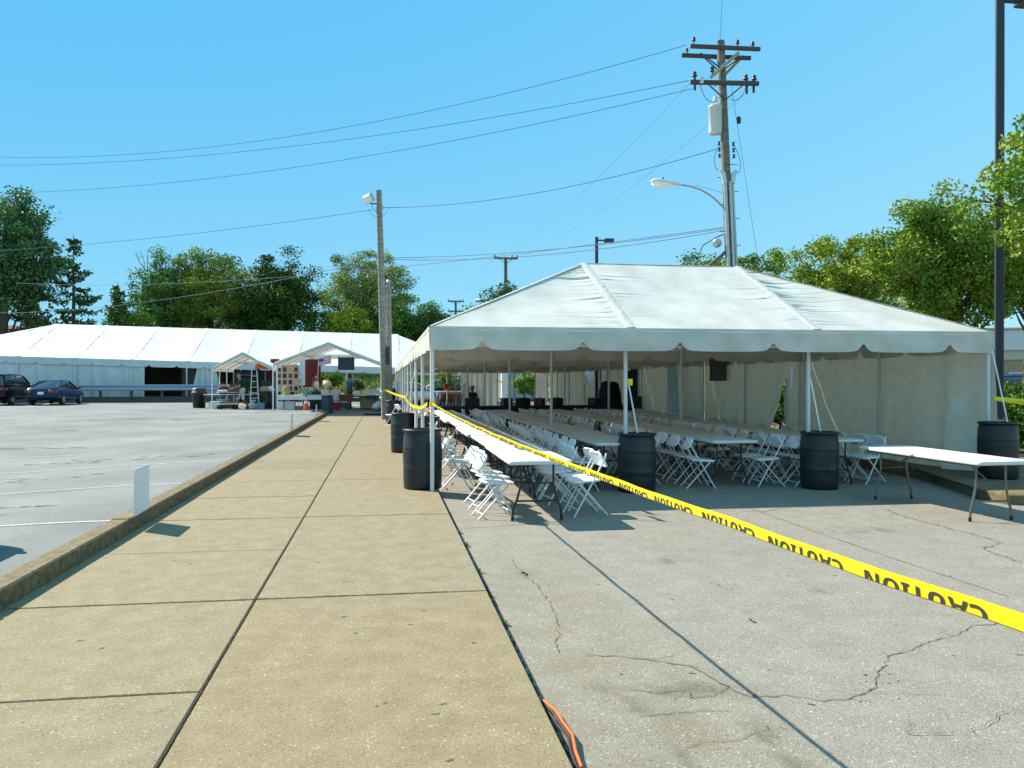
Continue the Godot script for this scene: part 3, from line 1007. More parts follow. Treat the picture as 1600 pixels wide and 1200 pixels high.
func make_chair(label: String, group: String) -> Node3D:
	var t := thing("folding_chair", label, "chair", Vector3.ZERO, 0.0, group)
	var st := new_st()
	pad(st, rounded(0.40, 0.385, 0.06, 3), 0.026, 0.01, at_basis(Vector3(0, 0.438, -0.015), PI / 2 - 0.06), 0.12)
	part(t, "seat", st, M.white_plastic)
	st = new_st()
	pad(st, rounded(0.425, 0.215, 0.075, 4), 0.022, 0.009, at_basis(Vector3(0, 0.70, 0.212), -0.52), -0.55)
	part(t, "backrest", st, M.white_plastic)
	for s in [-1.0, 1.0]:
		st = new_st()
		tube(st, [Vector3(s * 0.175, 0.775, 0.235), Vector3(s * 0.192, 0.70, 0.203), Vector3(s * 0.198, 0.45, 0.06), Vector3(s * 0.2, 0.0, -0.20)], 0.0115, 7)
		part(t, "front_leg", st, M.chair_tube)
		st = new_st()
		tube(st, [Vector3(s * 0.18, 0.445, -0.15), Vector3(s * 0.18, 0.41, -0.12), Vector3(s * 0.18, 0.0, 0.255)], 0.0115, 7)
		part(t, "rear_leg", st, M.chair_tube)
	st = new_st()
	tube(st, [Vector3(-0.2, 0.09, -0.148), Vector3(0.2, 0.09, -0.148)], 0.009, 6)
	part(t, "crossbar", st, M.chair_tube)
	st = new_st()
	tube(st, [Vector3(-0.18, 0.06, 0.2), Vector3(0.18, 0.06, 0.2)], 0.009, 6)
	part(t, "crossbar", st, M.chair_tube)
	return t

func make_seating() -> void:
	rng.seed = 5
	var rows := [[1.82, -9.50, 7, "leftmost"], [3.56, -12.1, 6, "second"], [5.45, -12.25, 6, "third"], [7.22, -12.2, 6, "rightmost"]]
	var first_table := true
	var first_chair := true
	for ri in rows.size():
		var r: Array = rows[ri]
		var nl := 0
		var nr := 0
		for k in r[2]:
			var z: float = r[1] - 2.44 * (k + 0.5)
			var x: float = r[0] + rng.randf_range(-0.03, 0.03) + (0.05 if ri == 0 and k % 2 == 1 else 0.0)
			var lab := "white folding table, %s from the near end of the %s table row" % [ORD[k], r[3]]
			if ri == 0 and k == 0: lab = "white folding table jutting into the sun, nearest of the leftmost row"
			var t: Node3D
			if first_table:
				table0 = make_table(lab, "white folding tables in rows under the tents", M.dark_steel, 0.02)
				t = table0
				first_table = false
			else:
				t = dup(table0, lab)
			t.position = Vector3(x, G + rng.randf_range(-0.004, 0.004), z)
			t.rotation.y = rng.randf_range(-0.012, 0.012)
			for side in [-1.0, 1.0]:
				for c in 4:
					if rng.randf() < 0.09 and not (ri == 0 and k == 0): continue
					if ri == 0 and side < 0.0 and (c == 3 or (k == 1 and c == 0)): continue
					var cz: float = z + (0.93 if ri > 0 or k > 0 else 0.52) - c * (0.61 if ri > 0 or k > 0 else 0.5) + rng.randf_range(-0.07, 0.07)
					var cx: float = x + side * ((0.52 if side < 0.0 else 0.60) if ri > 0 else ((0.36 if k == 0 else 0.60) if side < 0.0 else 0.56) + rng.randf_range(-0.06, 0.14))
					if ri == 0 and side < 0.0: cx -= 0.02
					var turn: float = (-PI / 2 if side < 0.0 else PI / 2) + rng.randf_range(-0.2, 0.2)
					if side < 0.0: nl += 1
					else: nr += 1
					var no := nl if side < 0.0 else nr
					var l2 := "white folding chair, %s from near end, %s side of the %s table row" % [ORD[no - 1], "left" if side < 0.0 else "right", r[3]]
					var o: Node3D
					if first_chair:
						chair0 = make_chair(l2, "white folding chairs along the tables")
						o = chair0
						first_chair = false
					else:
						o = dup(chair0, l2)
					o.position = Vector3(cx, G, cz)
					o.rotation.y = turn
	# the loose ones
	var o := dup(chair0, "white folding chair standing alone on the sidewalk by the wooden light pole")
	o.position = Vector3(0.30, 0, -28.9); o.rotation.y = 2.0
	o = dup(chair0, "white folding chair pushed up behind the loose table by the tent wall")
	o.position = Vector3(7.75, G, -12.9); o.rotation.y = 1.75
	var lt := make_table("white folding table with thin bowed steel legs standing alone in the sun at the right", "white folding tables in rows under the tents", M.grey_steel, 0.0)
	lt.position = Vector3(7.17, G - 0.0, -9.86)
	lt.rotation.y = 0.02

# ---------------------------------------------------------------- drums
func make_drum(called: String, label: String, m: Material, full := true) -> Node3D:
	var t := thing(called, label, "drum", Vector3.ZERO, 0.0, "plastic drums used as tent weights and bins")
	var st := new_st()
	var prof := [Vector2(0.0, 0.02), Vector2(0.255, 0.02), Vector2(0.268, 0.0), Vector2(0.282, 0.03), Vector2(0.288, 0.2)]
	prof += [Vector2(0.287, 0.292), Vector2(0.2905, 0.302), Vector2(0.2905, 0.316), Vector2(0.287, 0.326), Vector2(0.292, 0.44), Vector2(0.292, 0.58), Vector2(0.289, 0.605), Vector2(0.2925, 0.615), Vector2(0.2925, 0.628), Vector2(0.288, 0.64), Vector2(0.283, 0.76), Vector2(0.268, 0.835)]
	prof += [Vector2(0.274, 0.85), Vector2(0.29, 0.856), Vector2(0.293, 0.868), Vector2(0.290, 0.884), Vector2(0.272, 0.886), Vector2(0.266, 0.876)]
	prof += [Vector2(0.264, 0.855), Vector2(0.0, 0.848)] if full else [Vector2(0.262, 0.6), Vector2(0.0, 0.58)]
	lathe(st, prof, 36)
	part(t, "body", st, m)
	if full:
		st = new_st()
		lathe(st, [Vector2(0.0, 0.872), Vector2(0.03, 0.872), Vector2(0.036, 0.848)], 12, Transform3D(Basis(), Vector3(0.16, 0, 0.05)))
		part(t, "bung", st, m)
	return t

func make_drums() -> void:
	var d := make_drum("plastic_drum", "dark plastic drum behind the near left tent pole, nearest on the sidewalk", M.drum_plastic)
	d.position = Vector3(0.57, 0, -12.42)
	for q in [
		["dark plastic drum on the sidewalk, behind the nearest left drum", 0.44, -18.75],
		["dark drum on the sidewalk beside the wooden light pole", 0.36, -30.9],
		["black drum under the front eave, left of the two mid-front ones", 3.80, -12.16],
		["black drum under the front eave in front of the right chair row", 6.74, -12.08],
		["black drum at the right front corner of the near tent", 9.56, -11.72],
		["dark drum half hidden behind another on the left tent side", 0.95, -18.5],
	]:
		var o := dup(d, q[0])
		o.position = Vector3(q[1], base_y(q[1], q[2]) if q[1] < 9.0 else 0.07, q[2])
		o.rotation.y = q[1] * 5.0
	var b := make_drum("plastic_drum", "blue grey drum standing at the end of the kerb beside the traffic cone", M.drum_blue, false)
	b.position = Vector3(-2.75, 0.0, -41.6)
	var b2 := dup(b, "blue grey drum behind the traffic cone, left of the one at the kerb end")
	b2.position = Vector3(-3.42, lot_y(-3.4, -42.9), -42.9)
	var b3 := dup(b, "dark open drum heaped with bags in front of the small canopy")
	b3.position = Vector3(-5.95, lot_y(-5.9, -43.6), -43.6)
	(b3.get_node("body") as MeshInstance3D).material_override = M.drum_plastic
	var b4 := dup(b3, "dark drum just behind the bag-topped drum by the small canopy")
	b4.position = Vector3(-5.5, lot_y(-5.5, -44.6), -44.6)

# straps and guy lines that tie the poles to the drums
func make_ties() -> void:
	var ties := [
		["white strap tying the middle left front pole to its black drum", Vector3(3.69, 1.62, -12.26), Vector3(3.84, 0.80, -12.24)],
		["white strap tying the middle right front pole to its black drum", Vector3(6.69, 1.62, -12.26), Vector3(6.83, 0.80, -12.2)],
		["white strap leaning from the right corner pole down to its drum", Vector3(9.68, 2.1, -12.0), Vector3(9.75, 0.95, -11.75)],
		["white strap from the left tent side down to the second sidewalk drum", Vector3(0.66, 1.9, -18.0), Vector3(0.52, 0.88, -18.75)],
	]
	for q in ties:
		var st := new_st()
		var a: Vector3 = q[1]
		var b: Vector3 = q[2]
		var d := (b - a).normalized()
		box(st, (a + b) * 0.5, Vector3(0.022, a.distance_to(b), 0.005), 0.0, Basis(d.cross(Vector3.FORWARD).normalized(), d, d.cross(Vector3.FORWARD).cross(d).normalized()))
		var mi := MeshInstance3D.new()
		mi.name = numbered("tie_strap")
		mi.mesh = done(st)
		mi.material_override = M.strap_white
		add_child(mi)
		tag(mi, q[0], "strap", "straps tying tent poles to drums")

# ---------------------------------------------------------------- caution tape
func tape_strip(st: SurfaceTool, pts: Array, h: float, spread: float) -> void:
	# folded lengthwise: two flaps that meet in a fold at the lower edge
	st.set_smooth_group(0)
	var prof := [Vector2(-spread, h), Vector2(-spread * 0.8, h * 0.5), Vector2(-spread * 0.35, h * 0.1), Vector2(0, 0), Vector2(spread * 0.35, h * 0.1), Vector2(spread * 0.8, h * 0.5), Vector2(spread, h)]
	var rows := []
	for k in pts.size():
		var d: Vector3 = (pts[mini(k + 1, pts.size() - 1)] - pts[maxi(k - 1, 0)]).normalized()
		var s := d.cross(Vector3.UP).normalized()
		var u := s.cross(d).normalized()
		var row := PackedVector3Array()
		var wob := 1.0 + (0.45 if pts.size() > 100 else 0.0) * sin(k * 0.9) * sin(k * 0.37 + 1.0)
		for p in prof: row.append(pts[k] + s * p.x * wob + u * (p.y - h * 0.5))
		rows.append(row)
	loft(st, rows, false, true, false)

func make_tape() -> void:
	var t := thing("caution_tape", "yellow caution tape stretched from the left tent pole to the right foreground", "caution tape")
	var a := Vector3(0.69, 1.265, -12.0)
	var b := Vector3(0.99, 1.217, -1.16)
	var f := func(s: float) -> Vector3:
		return a.lerp(b, s) + Vector3(0.002 * sin(s * 71.0), -0.25 * s * (1.0 - s) + 0.0016 * sin(s * 58.0) + 0.001 * sin(s * 141.0), 0)
	var pts := []
	for k in 131: pts.append(f.call(k / 100.0))
	var st := new_st()
	var hh := 0.0295
	tape_strip(st, pts, hh, 0.0022)
	part(t, "tape", st, M.tape_yellow)
	# the printed words, upside down, cut by the fold
	var tm := TextMesh.new()
	var sf := SystemFont.new()
	sf.font_names = PackedStringArray(["Droid Sans"])
	sf.font_weight = 700
	tm.font = sf
	tm.text = "CAUTION"
	tm.font_size = 32
	tm.pixel_size = 0.01
	tm.depth = 0.0
	tm.curve_step = 0.8
	var arr := tm.get_mesh_arrays()
	var vs: PackedVector3Array = arr[Mesh.ARRAY_VERTEX]
	var ix: PackedInt32Array = arr[Mesh.ARRAY_INDEX]
	var lo := Vector2(1e9, 1e9)
	var hi := Vector2(-1e9, -1e9)
	for v in vs:
		lo = lo.min(Vector2(v.x, v.y)); hi = hi.max(Vector2(v.x, v.y))
	var total := a.distance_to(b)
	# which triangles make up which letter: runs of overlapping spans along the word
	var spans := []
	for q in range(0, ix.size(), 3):
		var xs := [vs[ix[q]].x, vs[ix[q + 1]].x, vs[ix[q + 2]].x]
		spans.append([xs.min(), xs.max(), q])
	spans.sort_custom(func(p, s): return p[0] < s[0])
	var letters := []
	var reach := -1e9
	for s in spans:
		if s[0] > reach - 0.0001: letters.append([])
		letters[-1].append(s[2])
		reach = maxf(reach, s[1])
	var word := 0.335
	var k0 := 0
	var s_end := 10.77     # metres along the tape where the nearest word ends (its C)
	while true:
		var s1 := s_end - k0 * 0.412
		k0 += 1
		if s1 < 0.7: break
		for lt in letters:
			st = new_st()
			var any := false
			for q in lt:
				var poly := PackedVector2Array()
				for w in 3:
					var v: Vector3 = vs[ix[q + w]]
					poly.append(Vector2((v.x - lo.x) / (hi.x - lo.x), (v.y - lo.y) / (hi.y - lo.y)))
				# keep the lower half of each letter
				var cut := PackedVector2Array()
				for w in 3:
					var p := poly[w]
					var p2 := poly[(w + 1) % 3]
					if p.y <= 0.52: cut.append(p)
					if (p.y <= 0.52) != (p2.y <= 0.52):
						cut.append(p.lerp(p2, (0.52 - p.y) / (p2.y - p.y)))
				if cut.size() < 3: continue
				any = true
				var out := []
				for p in cut:
					var s: float = s1 - p.x * word
					var c: Vector3 = f.call(s / total)
					var d: Vector3 = (f.call(s / total + 0.002) - c).normalized()
					var side := d.cross(Vector3.UP).normalized()
					var u := side.cross(d).normalized()
					var vv := 0.0015 + (0.52 - p.y) / 0.52 * hh * 0.62
					var bow := 0.0022 * clampf(0.35 + 0.9 * (vv / hh - 0.1), 0.0, 1.0)
					if vv / hh < 0.1: bow = 0.0022 * 0.35 * vv / hh / 0.1
					out.append(c + side * (bow * 1.45 + 0.0009) + u * (vv - hh * 0.5))
				for w in range(1, out.size() - 1): tri(st, out[0], out[w], out[w + 1])
			if any: part(t, "letter", st, M.tape_ink)
	# from the tent pole back to the wooden light pole, and a knot round each
	var t2 := thing("caution_tape", "yellow caution tape sagging between the left tent poles and the wooden light pole", "caution tape")
	st = new_st()
	tape_strip(st, sagged(Vector3(0.62, 1.265, -12.06), Vector3(0.60, 1.12, -15.05), 0.03, 6), 0.06, 0.004)
	tape_strip(st, sagged(Vector3(0.60, 1.12, -15.05), Vector3(0.60, 1.12, -24.2), 0.07, 10), 0.07, 0.004)
	tape_strip(st, sagged(Vector3(0.60, 1.12, -24.2), Vector3(0.10, 1.20, -34.7), 0.02, 10), 0.075, 0.004)
	part(t2, "tape", st, M.tape_yellow)
	st = new_st()
	for p in [[Vector3(0.69, 1.265, -12.03), 0.036], [Vector3(0.69, 1.12, -15.0), 0.036], [Vector3(0.04, 1.2, -34.9), 0.165]]:
		lathe(st, [Vector2(p[1], -0.035), Vector2(p[1] + 0.004, -0.01), Vector2(p[1] + 0.002, 0.03)], 14, Transform3D(Basis(), p[0]), true, false)
	box(st, Vector3(0.66, 1.13, -24.1), Vector3(0.09, 0.10, 0.09), 0.02)
	part(t2, "knot", st, M.tape_yellow)
	var t3 := thing("caution_tape", "yellow caution tape tied behind the right corner drum and running off to the right", "caution tape")
	st = new_st()
	tape_strip(st, sagged(Vector3(9.72, 1.32, -12.02), Vector3(15.5, 1.15, -13.6), 0.06, 12), 0.055, 0.005)
	tape_strip(st, sagged(Vector3(9.72, 1.30, -12.02), Vector3(15.5, 1.05, -13.2), 0.12, 12), 0.035, 0.005)
	part(t3, "tape", st, M.tape_yellow)
	var t4 := thing("caution_tape", "yellow caution tape swagged from the sign post behind the rear tent opening", "caution tape")
	st = new_st()
	tape_strip(st, sagged(Vector3(7.6, 1.9, -57.0), Vector3(9.75, 2.45, -57.3), 0.75, 12), 0.09, 0.004)
	tape_strip(st, sagged(Vector3(9.75, 2.45, -57.3), Vector3(12.6, 2.35, -58.0), 0.5, 12), 0.09, 0.004)
	part(t4, "tape", st, M.tape_yellow)
	# yellow ties on the front pole in the middle
	var st5 := new_st()
	lathe(st5, [Vector2(0.034, -0.05), Vector2(0.038, 0.0), Vector2(0.035, 0.05)], 12, Transform3D(Basis(), Vector3(3.66, 1.58, -12.03)), true, false)
	var mi := MeshInstance3D.new()
	mi.name = numbered("caution_tape")
	mi.mesh = done(st5)
	mi.material_override = M.tape_yellow
	add_child(mi)
	tag(mi, "short scrap of yellow tape wrapped round the middle left front tent pole", "caution tape")
	# power cord in the gap beside the sidewalk
	rng.seed = 31
	var cp := []
	var zc := 0.0
	while zc > -12.6:
		cp.append(Vector3(0.80 + 0.018 * sin(zc * 1.7) + rng.randf_range(-0.008, 0.008) + 0.05 * exp(-pow((zc + 3.85) / 0.35, 2.0)), G + 0.012 + 0.02 * exp(-pow((zc + 3.85) / 0.4, 2.0)), zc))
		zc -= 0.15
	var cord := thing("extension_cord", "orange and dark extension cord lying along the right edge of the sidewalk", "cord")
	st = new_st()
	tube(st, cp, 0.0075, 6)
	part(cord, "cable", st, M.cord_dark)
	st = new_st()
	var cp2 := []
	for p in cp:
		if p.z < -3.35 and p.z > -4.2: cp2.append(p + Vector3(0.014, 0.006, 0))
	tube(st, cp2, 0.0078, 6)
	part(cord, "orange_cable", st, M.cord_orange)
	cp2 = []
	for p in cp: cp2.append(p + Vector3(-0.014 + 0.006 * sin(p.z * 5.0), 0.004, 0.03))
	st = new_st()
	tube(st, cp2, 0.006, 6)
	part(cord, "cable", st, M.cord_dark)
	# white cards standing on the kerb
	var n := 0
	for z in [-9.655, -24.75, -33.6]:
		var c := thing("kerb_card", ["white blank card standing on the kerb in the foreground", "white blank card standing half way along the kerb", "white blank card standing near the far end of the kerb"][n], "sign", Vector3(-2.645, 0.152, z), 0.0, "white cards standing on the kerb")
		st = new_st()
		pad(st, rounded(0.62, 0.5, 0.006, 1), 0.006, 0.001, Transform3D(Basis.from_euler(Vector3(0, PI / 2 + 0.02, 0)), Vector3(0, 0.25, 0)), 0.03)
		part(c, "card", st, M.sign_white)
		st = new_st()
		for dz in [-0.2, 0.2]: tube(st, [Vector3(-0.012, -0.05, dz), Vector3(-0.012, 0.35, dz)], 0.004, 5)
		part(c, "stake", st, M.galvanised)
		n += 1
	# fallen leaves on the pavement
	n = 0
	for q in [[1.2, -7.05, "red brown fallen leaf on the asphalt left of the tape shadow"], [2.53, -5.45, "small brown fallen leaf on open asphalt right of the tape shadow"]]:
		var st6 := new_st()
		skin(st6, 6, 4, func(u: float, v: float): return Vector3((u - 0.5) * 0.06, 0.006 + 0.012 * pow(v - 0.5, 2) * 4.0 + 0.008 * sin(u * 5.0), (v - 0.5) * 0.03 * sin(PI * clampf(u, 0.05, 0.97))))
		var lf := MeshInstance3D.new()
		lf.name = numbered("fallen_leaf")
		lf.mesh = done(st6)
		lf.material_override = M.dead_leaf
		lf.position = Vector3(q[0], (G if q[0] > 0.78 else 0.0) + 0.002, q[1])
		lf.rotation.y = n * 1.3
		add_child(lf)
		tag(lf, q[2], "leaf", "fallen leaves on the ground")
		n += 1
	# weeds in the gap along the sidewalk
	n = 0
	for z in [-5.62, -6.35, -8.35, -9.1, -7.2]:
		var st7 := new_st()
		for k in 26:
			var an := rng.randf() * TAU
			var le := rng.randf_range(0.02, 0.055)
			var o := Vector3(rng.randf_range(-0.02, 0.03), 0, rng.randf_range(-0.05, 0.05))
			var dd := Vector3(cos(an), 0.6, sin(an)) * le
			st7.set_color(Color(0.06, 0.09, 0.02).lerp(Color(0.12, 0.14, 0.03), rng.randf()))
			tri(st7, o, o + dd * 0.5 + dd.cross(Vector3.UP) * 0.25, o + dd)
			tri(st7, o, o + dd, o + dd * 0.5 - dd.cross(Vector3.UP) * 0.25)
		var wd := MeshInstance3D.new()
		wd.name = numbered("weed")
		wd.mesh = done(st7)
		wd.material_override = M.leaf
		wd.position = Vector3(0.80, G + 0.005, z)
		add_child(wd)
		tag(wd, "small green weed in the gap between sidewalk and asphalt, %s from the camera" % ["nearest", "second", "second to last", "farthest", "middle one"][n], "weed", "weeds along the sidewalk edge")
		n += 1

# ---------------------------------------------------------------- the long far tent
func make_far_tent() -> void:
	var t := thing("long_tent", "long white tent with many roof bays beyond the parking lot", "tent")
	var n := FastNoiseLite.new()
	n.seed = 300; n.frequency = 0.5; n.fractal_octaves = 3
	var ey := func(x: float) -> float: return lerpf(3.22, 2.57, (x + 24.5) / 23.6)
	var ry := func(x: float) -> float: return lerpf(5.72, 5.18, (x + 23.5) / 24.4)
	var zf := -58.0
	var zr := -64.5
	var zb := -71.0
	var xs := []
	for k in 8: xs.append(lerpf(-23.5, 0.95, k / 7.0))
	var xl := -30.2
	var xr := 7.3
	# roof bays
	for k in 7:
		for side in 2:
			var st := new_st()
			var z0: float = zf if side == 0 else zb
			var a := Vector3(xs[k], ey.call(xs[k]), z0)
			var b := Vector3(xs[k + 1], ey.call(xs[k + 1]), z0)
			var c := Vector3(xs[k + 1], ry.call(xs[k + 1]), zr)
			var d := Vector3(xs[k], ry.call(xs[k]), zr)
			cloth_panel(st, a, b, c, d, 16, 40, 0.10, 0.05, n, k * 2.3, Vector2(0.6, 0.9))
			part(t, "roof_panel", st, M.far_tent_vinyl)
	for q in [[xl, xs[0]], [xr, xs[7]]]:
		var rx: float = q[1]
		var cx: float = q[0]
		var top := Vector3(rx, ry.call(rx), zr)
		var st := new_st()
		cloth_panel(st, Vector3(cx, ey.call(cx), zf), Vector3(rx, ey.call(rx), zf), top, top, 14, 30, 0.08, 0.05, n, 33.0)
		cloth_panel(st, Vector3(cx, ey.call(cx), zb), Vector3(rx, ey.call(rx), zb), top, top, 10, 10, 0.08, 0.03, n, 36.0)
		part(t, "roof_corner", st, M.far_tent_vinyl)
		st = new_st()
		cloth_panel(st, Vector3(cx, ey.call(cx), zf), Vector3(cx, ey.call(cx), zb), top, top, 14, 20, 0.08, 0.04, n, 39.0)
		part(t, "roof_hip", st, M.far_tent_vinyl)
	for k in 8:
		var st := new_st()
		var a := Vector3(xs[k], ey.call(xs[k]), zf)
		var b := Vector3(xs[k], ry.call(xs[k]), zr)
		var d := (b - a).normalized()
		var up := Vector3(1, 0, 0).cross(d).normalized()
		if up.y < 0.0: up = -up
		skin(st, 4, 20, func(u: float, v: float): return a.lerp(b, v) + Vector3((u - 0.5) * 0.32, 0, 0) + up * (0.012 + 0.010 * (1.0 - pow(u * 2.0 - 1.0, 2.0))))
		part(t, "seam_strap", st, M.far_tent_vinyl)
	# valances
	var stv := new_st()
	valance(stv, Vector3(xl, ey.call(xl), zf), Vector3(xr, ey.call(xr), zf), Vector3(0, 0, 1), 0.45, 0.8, 1.75, n, 2.0)
	part(t, "valance", stv, M.far_tent_vinyl)
	stv = new_st()
	valance(stv, Vector3(xr, ey.call(xr), zf), Vector3(xr, ey.call(xr), zb), Vector3(1, 0, 0), 0.45, 0.8, 1.75, n, 5.0)
	part(t, "valance", stv, M.far_tent_vinyl)
	stv = new_st()
	valance(stv, Vector3(xr, ey.call(xr), zb), Vector3(xl, ey.call(xl), zb), Vector3(0, 0, -1), 0.45, 0.8, 1.75, n, 8.0)
	part(t, "valance", stv, M.far_tent_vinyl)
	# walls along the front: hanging, tied back, open
	var y0 := func(x: float) -> float: return 0.5 if x < -9.0 else 0.2
	for w in [[-30.1, -26.0], [-26.0, -22.4], [-22.4, -18.9], [-18.9, -15.7]]:
		var st := new_st()
		skin(st, 50, 8, func(u: float, v: float):
			var x := lerpf(w[0], w[1], u)
			var gather: float = 0.06 * sin(x * 7.0 + 3.0 * n.get_noise_2d(x, 3.0)) * (0.3 + v)
			return Vector3(x + 0.25 * v * (u - 0.5) * n.get_noise_2d(x * 0.3, 8.0), lerpf(ey.call(x) - 0.1, y0.call(x), v) - (0.18 * sin(u * PI) * (1.0 - v) if w[0] < -24.0 else 0.0), zf - 0.08 + gather))
		part(t, "side_wall", st, M.far_tent_vinyl)
	for w in [[-12.8, -11.0, 0.35], [-9.2, -8.7, 0.6]]:
		var st := new_st()
		skin(st, 40, 12, func(u: float, v: float):
			var x: float = lerpf(lerpf(w[0] + 0.5, w[0], v), lerpf(w[1] - w[2], w[1] + 0.35, pow(v, 0.8)), u)
			return Vector3(x, lerpf(ey.call(x) - 0.1, y0.call(x), v), zf - 0.1 + 0.09 * sin(u * 26.0) * (0.4 + v)))
		part(t, "curtain", st, M.far_tent_vinyl)
	# back wall panels, in shade
	for w in [[-30.0, -23.0], [-23.0, -18.5]]:
		var st := new_st()
		skin(st, 30, 6, func(u: float, v: float):
			var x := lerpf(w[0], w[1], u)
			return Vector3(x, lerpf(ey.call(x) - 0.1, 0.5, v), zb + 0.1 + 0.05 * sin(x * 6.0)))
		part(t, "back_wall", st, M.wall_vinyl)
	for k in 8:
		for z in [zf + 0.02, zb - 0.02]:
			var st := new_st()
			tube(st, [Vector3(xs[k], y0.call(xs[k]) - 0.3, z), Vector3(xs[k], ey.call(xs[k]), z)], 0.045, 8)
			part(t, "pole", st, M.white_pole)
	for x in [4.2, xr - 0.05]:
		for z in [zf + 0.02, zb - 0.02]:
			var st := new_st()
			tube(st, [Vector3(x, 0.0, z), Vector3(x, ey.call(x), z)], 0.045, 8)
			part(t, "pole", st, M.white_pole)
	# a dark shed with a pale door behind the tent opening
	var sh := thing("brown_shed", "dark brown shed with a pale door seen through the opening of the long far tent", "shed", Vector3(-13.5, 0.44, -66.5))
	var st2 := new_st()
	for k in 26: box(st2, Vector3(-4.7 + k * 0.38, 1.3, 0), Vector3(0.368, 2.6, 0.08), 0.012)
	part(sh, "wall_boards", st2, M.shed_brown).set_meta("kind", "stuff")
	st2 = new_st()
	box(st2, Vector3(0.1, 2.66, -1.0), Vector3(10.4, 0.12, 2.6), 0.03)
	part(sh, "roof", st2, M.shed_brown)
	st2 = new_st()
	box(st2, Vector3(-1.25, 1.02, 0.07), Vector3(1.0, 2.04, 0.06), 0.01)
	part(sh, "door", st2, M.door_grey)
	st2 = new_st()
	box(st2, Vector3(-1.25, 2.08, 0.075), Vector3(1.3, 0.1, 0.07), 0.01)
	box(st2, Vector3(-1.83, 1.02, 0.075), Vector3(0.1, 2.04, 0.07), 0.01)
	box(st2, Vector3(-0.67, 1.02, 0.075), Vector3(0.1, 2.04, 0.07), 0.01)
	part(sh, "door_frame", st2, M.wood_brown)

# ---------------------------------------------------------------- guard rail
func make_guard_rail() -> void:
	var t := thing("guard_rail", "blue grey steel guard rail on posts in front of the long tent", "guard rail")
	var st := new_st()
	var prof := [Vector2(0.0, 1.36), Vector2(0.05, 1.33), Vector2(0.05, 1.25), Vector2(-0.03, 1.19), Vector2(-0.03, 1.13), Vector2(0.05, 1.07), Vector2(0.05, 0.99), Vector2(0.0, 0.96)]
	var rows := []
	for k in 30:
		var r := PackedVector3Array()
		for p in prof: r.append(Vector3(-30.0 + k * 0.75, p.y, -57.1 + p.x))
		rows.append(r)
	loft(st, rows, false, true, false)
	part(t, "rail", st, M.guard_rail)
	for k in 12:
		st = new_st()
		box(st, Vector3(-29.6 + k * 1.9, 0.9, -57.25), Vector3(0.15, 0.9, 0.15), 0.01)
		part(t, "post", st, M.dark_concrete)

# ---------------------------------------------------------------- small canopies
func make_canopy(label: String, x0: float, x1: float, z: float, eave: float, peak: float, depth: float, bays: int, yb: float) -> void:
	var t := thing("peaked_canopy", label, "canopy", Vector3((x0 + x1) * 0.5, yb, z), 0.0, "peaked white tarp canopies")
	var w := (x1 - x0) * 0.5
	var e := eave - yb
	var p := peak - yb
	var prof := [Vector2(-w, e - 0.14), Vector2(-w, e), Vector2(-w + 0.06, e + 0.09), Vector2(-w * 0.5, lerpf(e + 0.06, p, 0.5)), Vector2(-0.06, p - 0.02), Vector2(0, p), Vector2(0.06, p - 0.02), Vector2(w * 0.5, lerpf(e + 0.06, p, 0.5)), Vector2(w - 0.06, e + 0.09), Vector2(w, e), Vector2(w, e - 0.14)]
	for half in 2:
		var rows := []
		var nz := bays * 8
		for k in nz + 1:
			var r := PackedVector3Array()
			var f := float(k) / nz
			var sag := 0.05 * absf(sin(f * PI * bays))
			for i in 6:
				var q: Vector2 = prof[i + (0 if half == 0 else 5)]
				var inner := 1.0 if q.y > e + 0.1 and absf(q.x) > 0.1 else 0.0
				r.append(Vector3(q.x, q.y + 0.03 - sag * inner, -depth * f))
			rows.append(r)
		var st := new_st()
		loft(st, rows, false, true, false)
		part(t, "tarp", st, M.canopy_tarp)
	# front band along the gable
	var sb := new_st()
	for s in [-1.0, 1.0]:
		var a := Vector3(s * w, e + 0.02, 0.01)
		var b := Vector3(0, p + 0.03, 0.01)
		quad(sb, a, b, b + Vector3(0, -0.17, 0), a + Vector3(0, -0.10, 0))
		quad(sb, a + Vector3(0, 0, -0.03), b + Vector3(0, 0, -0.03), b, a)
	part(t, "gable_band", sb, M.tent_vinyl)
	for k in bays + 1:
		var zz := -depth * k / bays - (0.02 if k == 0 else -0.02)
		for s in [-1.0, 1.0]:
			var st := new_st()
			tube(st, [Vector3(s * w, 0, zz), Vector3(s * w, e - 0.02, zz), Vector3(s * (w - 0.06), e + 0.06, zz), Vector3(0, p - 0.03, zz)], 0.028, 8)
			part(t, "pole", st, M.white_pole)
			st = new_st()
			box(st, Vector3(s * w, 0.01, zz), Vector3(0.16, 0.02, 0.16), 0.004)
			part(t, "foot", st, M.white_pole)
		var st3 := new_st()
		tube(st3, [Vector3(-w * 0.55, lerpf(e, p, 0.45), zz), Vector3(w * 0.55, lerpf(e, p, 0.45), zz)], 0.02, 6)
		part(t, "tie_bar", st3, M.white_pole)
	var st2 := new_st()
	for q in [[-w + 0.02, e + 0.0], [w - 0.02, e + 0.0], [0.0, p - 0.04], [-w * 0.5, lerpf(e + 0.06, p, 0.5) - 0.05], [w * 0.5, lerpf(e + 0.06, p, 0.5) - 0.05]]:
		tube(st2, [Vector3(q[0], q[1], 0), Vector3(q[0], q[1], -depth)], 0.022, 6)
	part(t, "purlins", st2, M.white_pole)

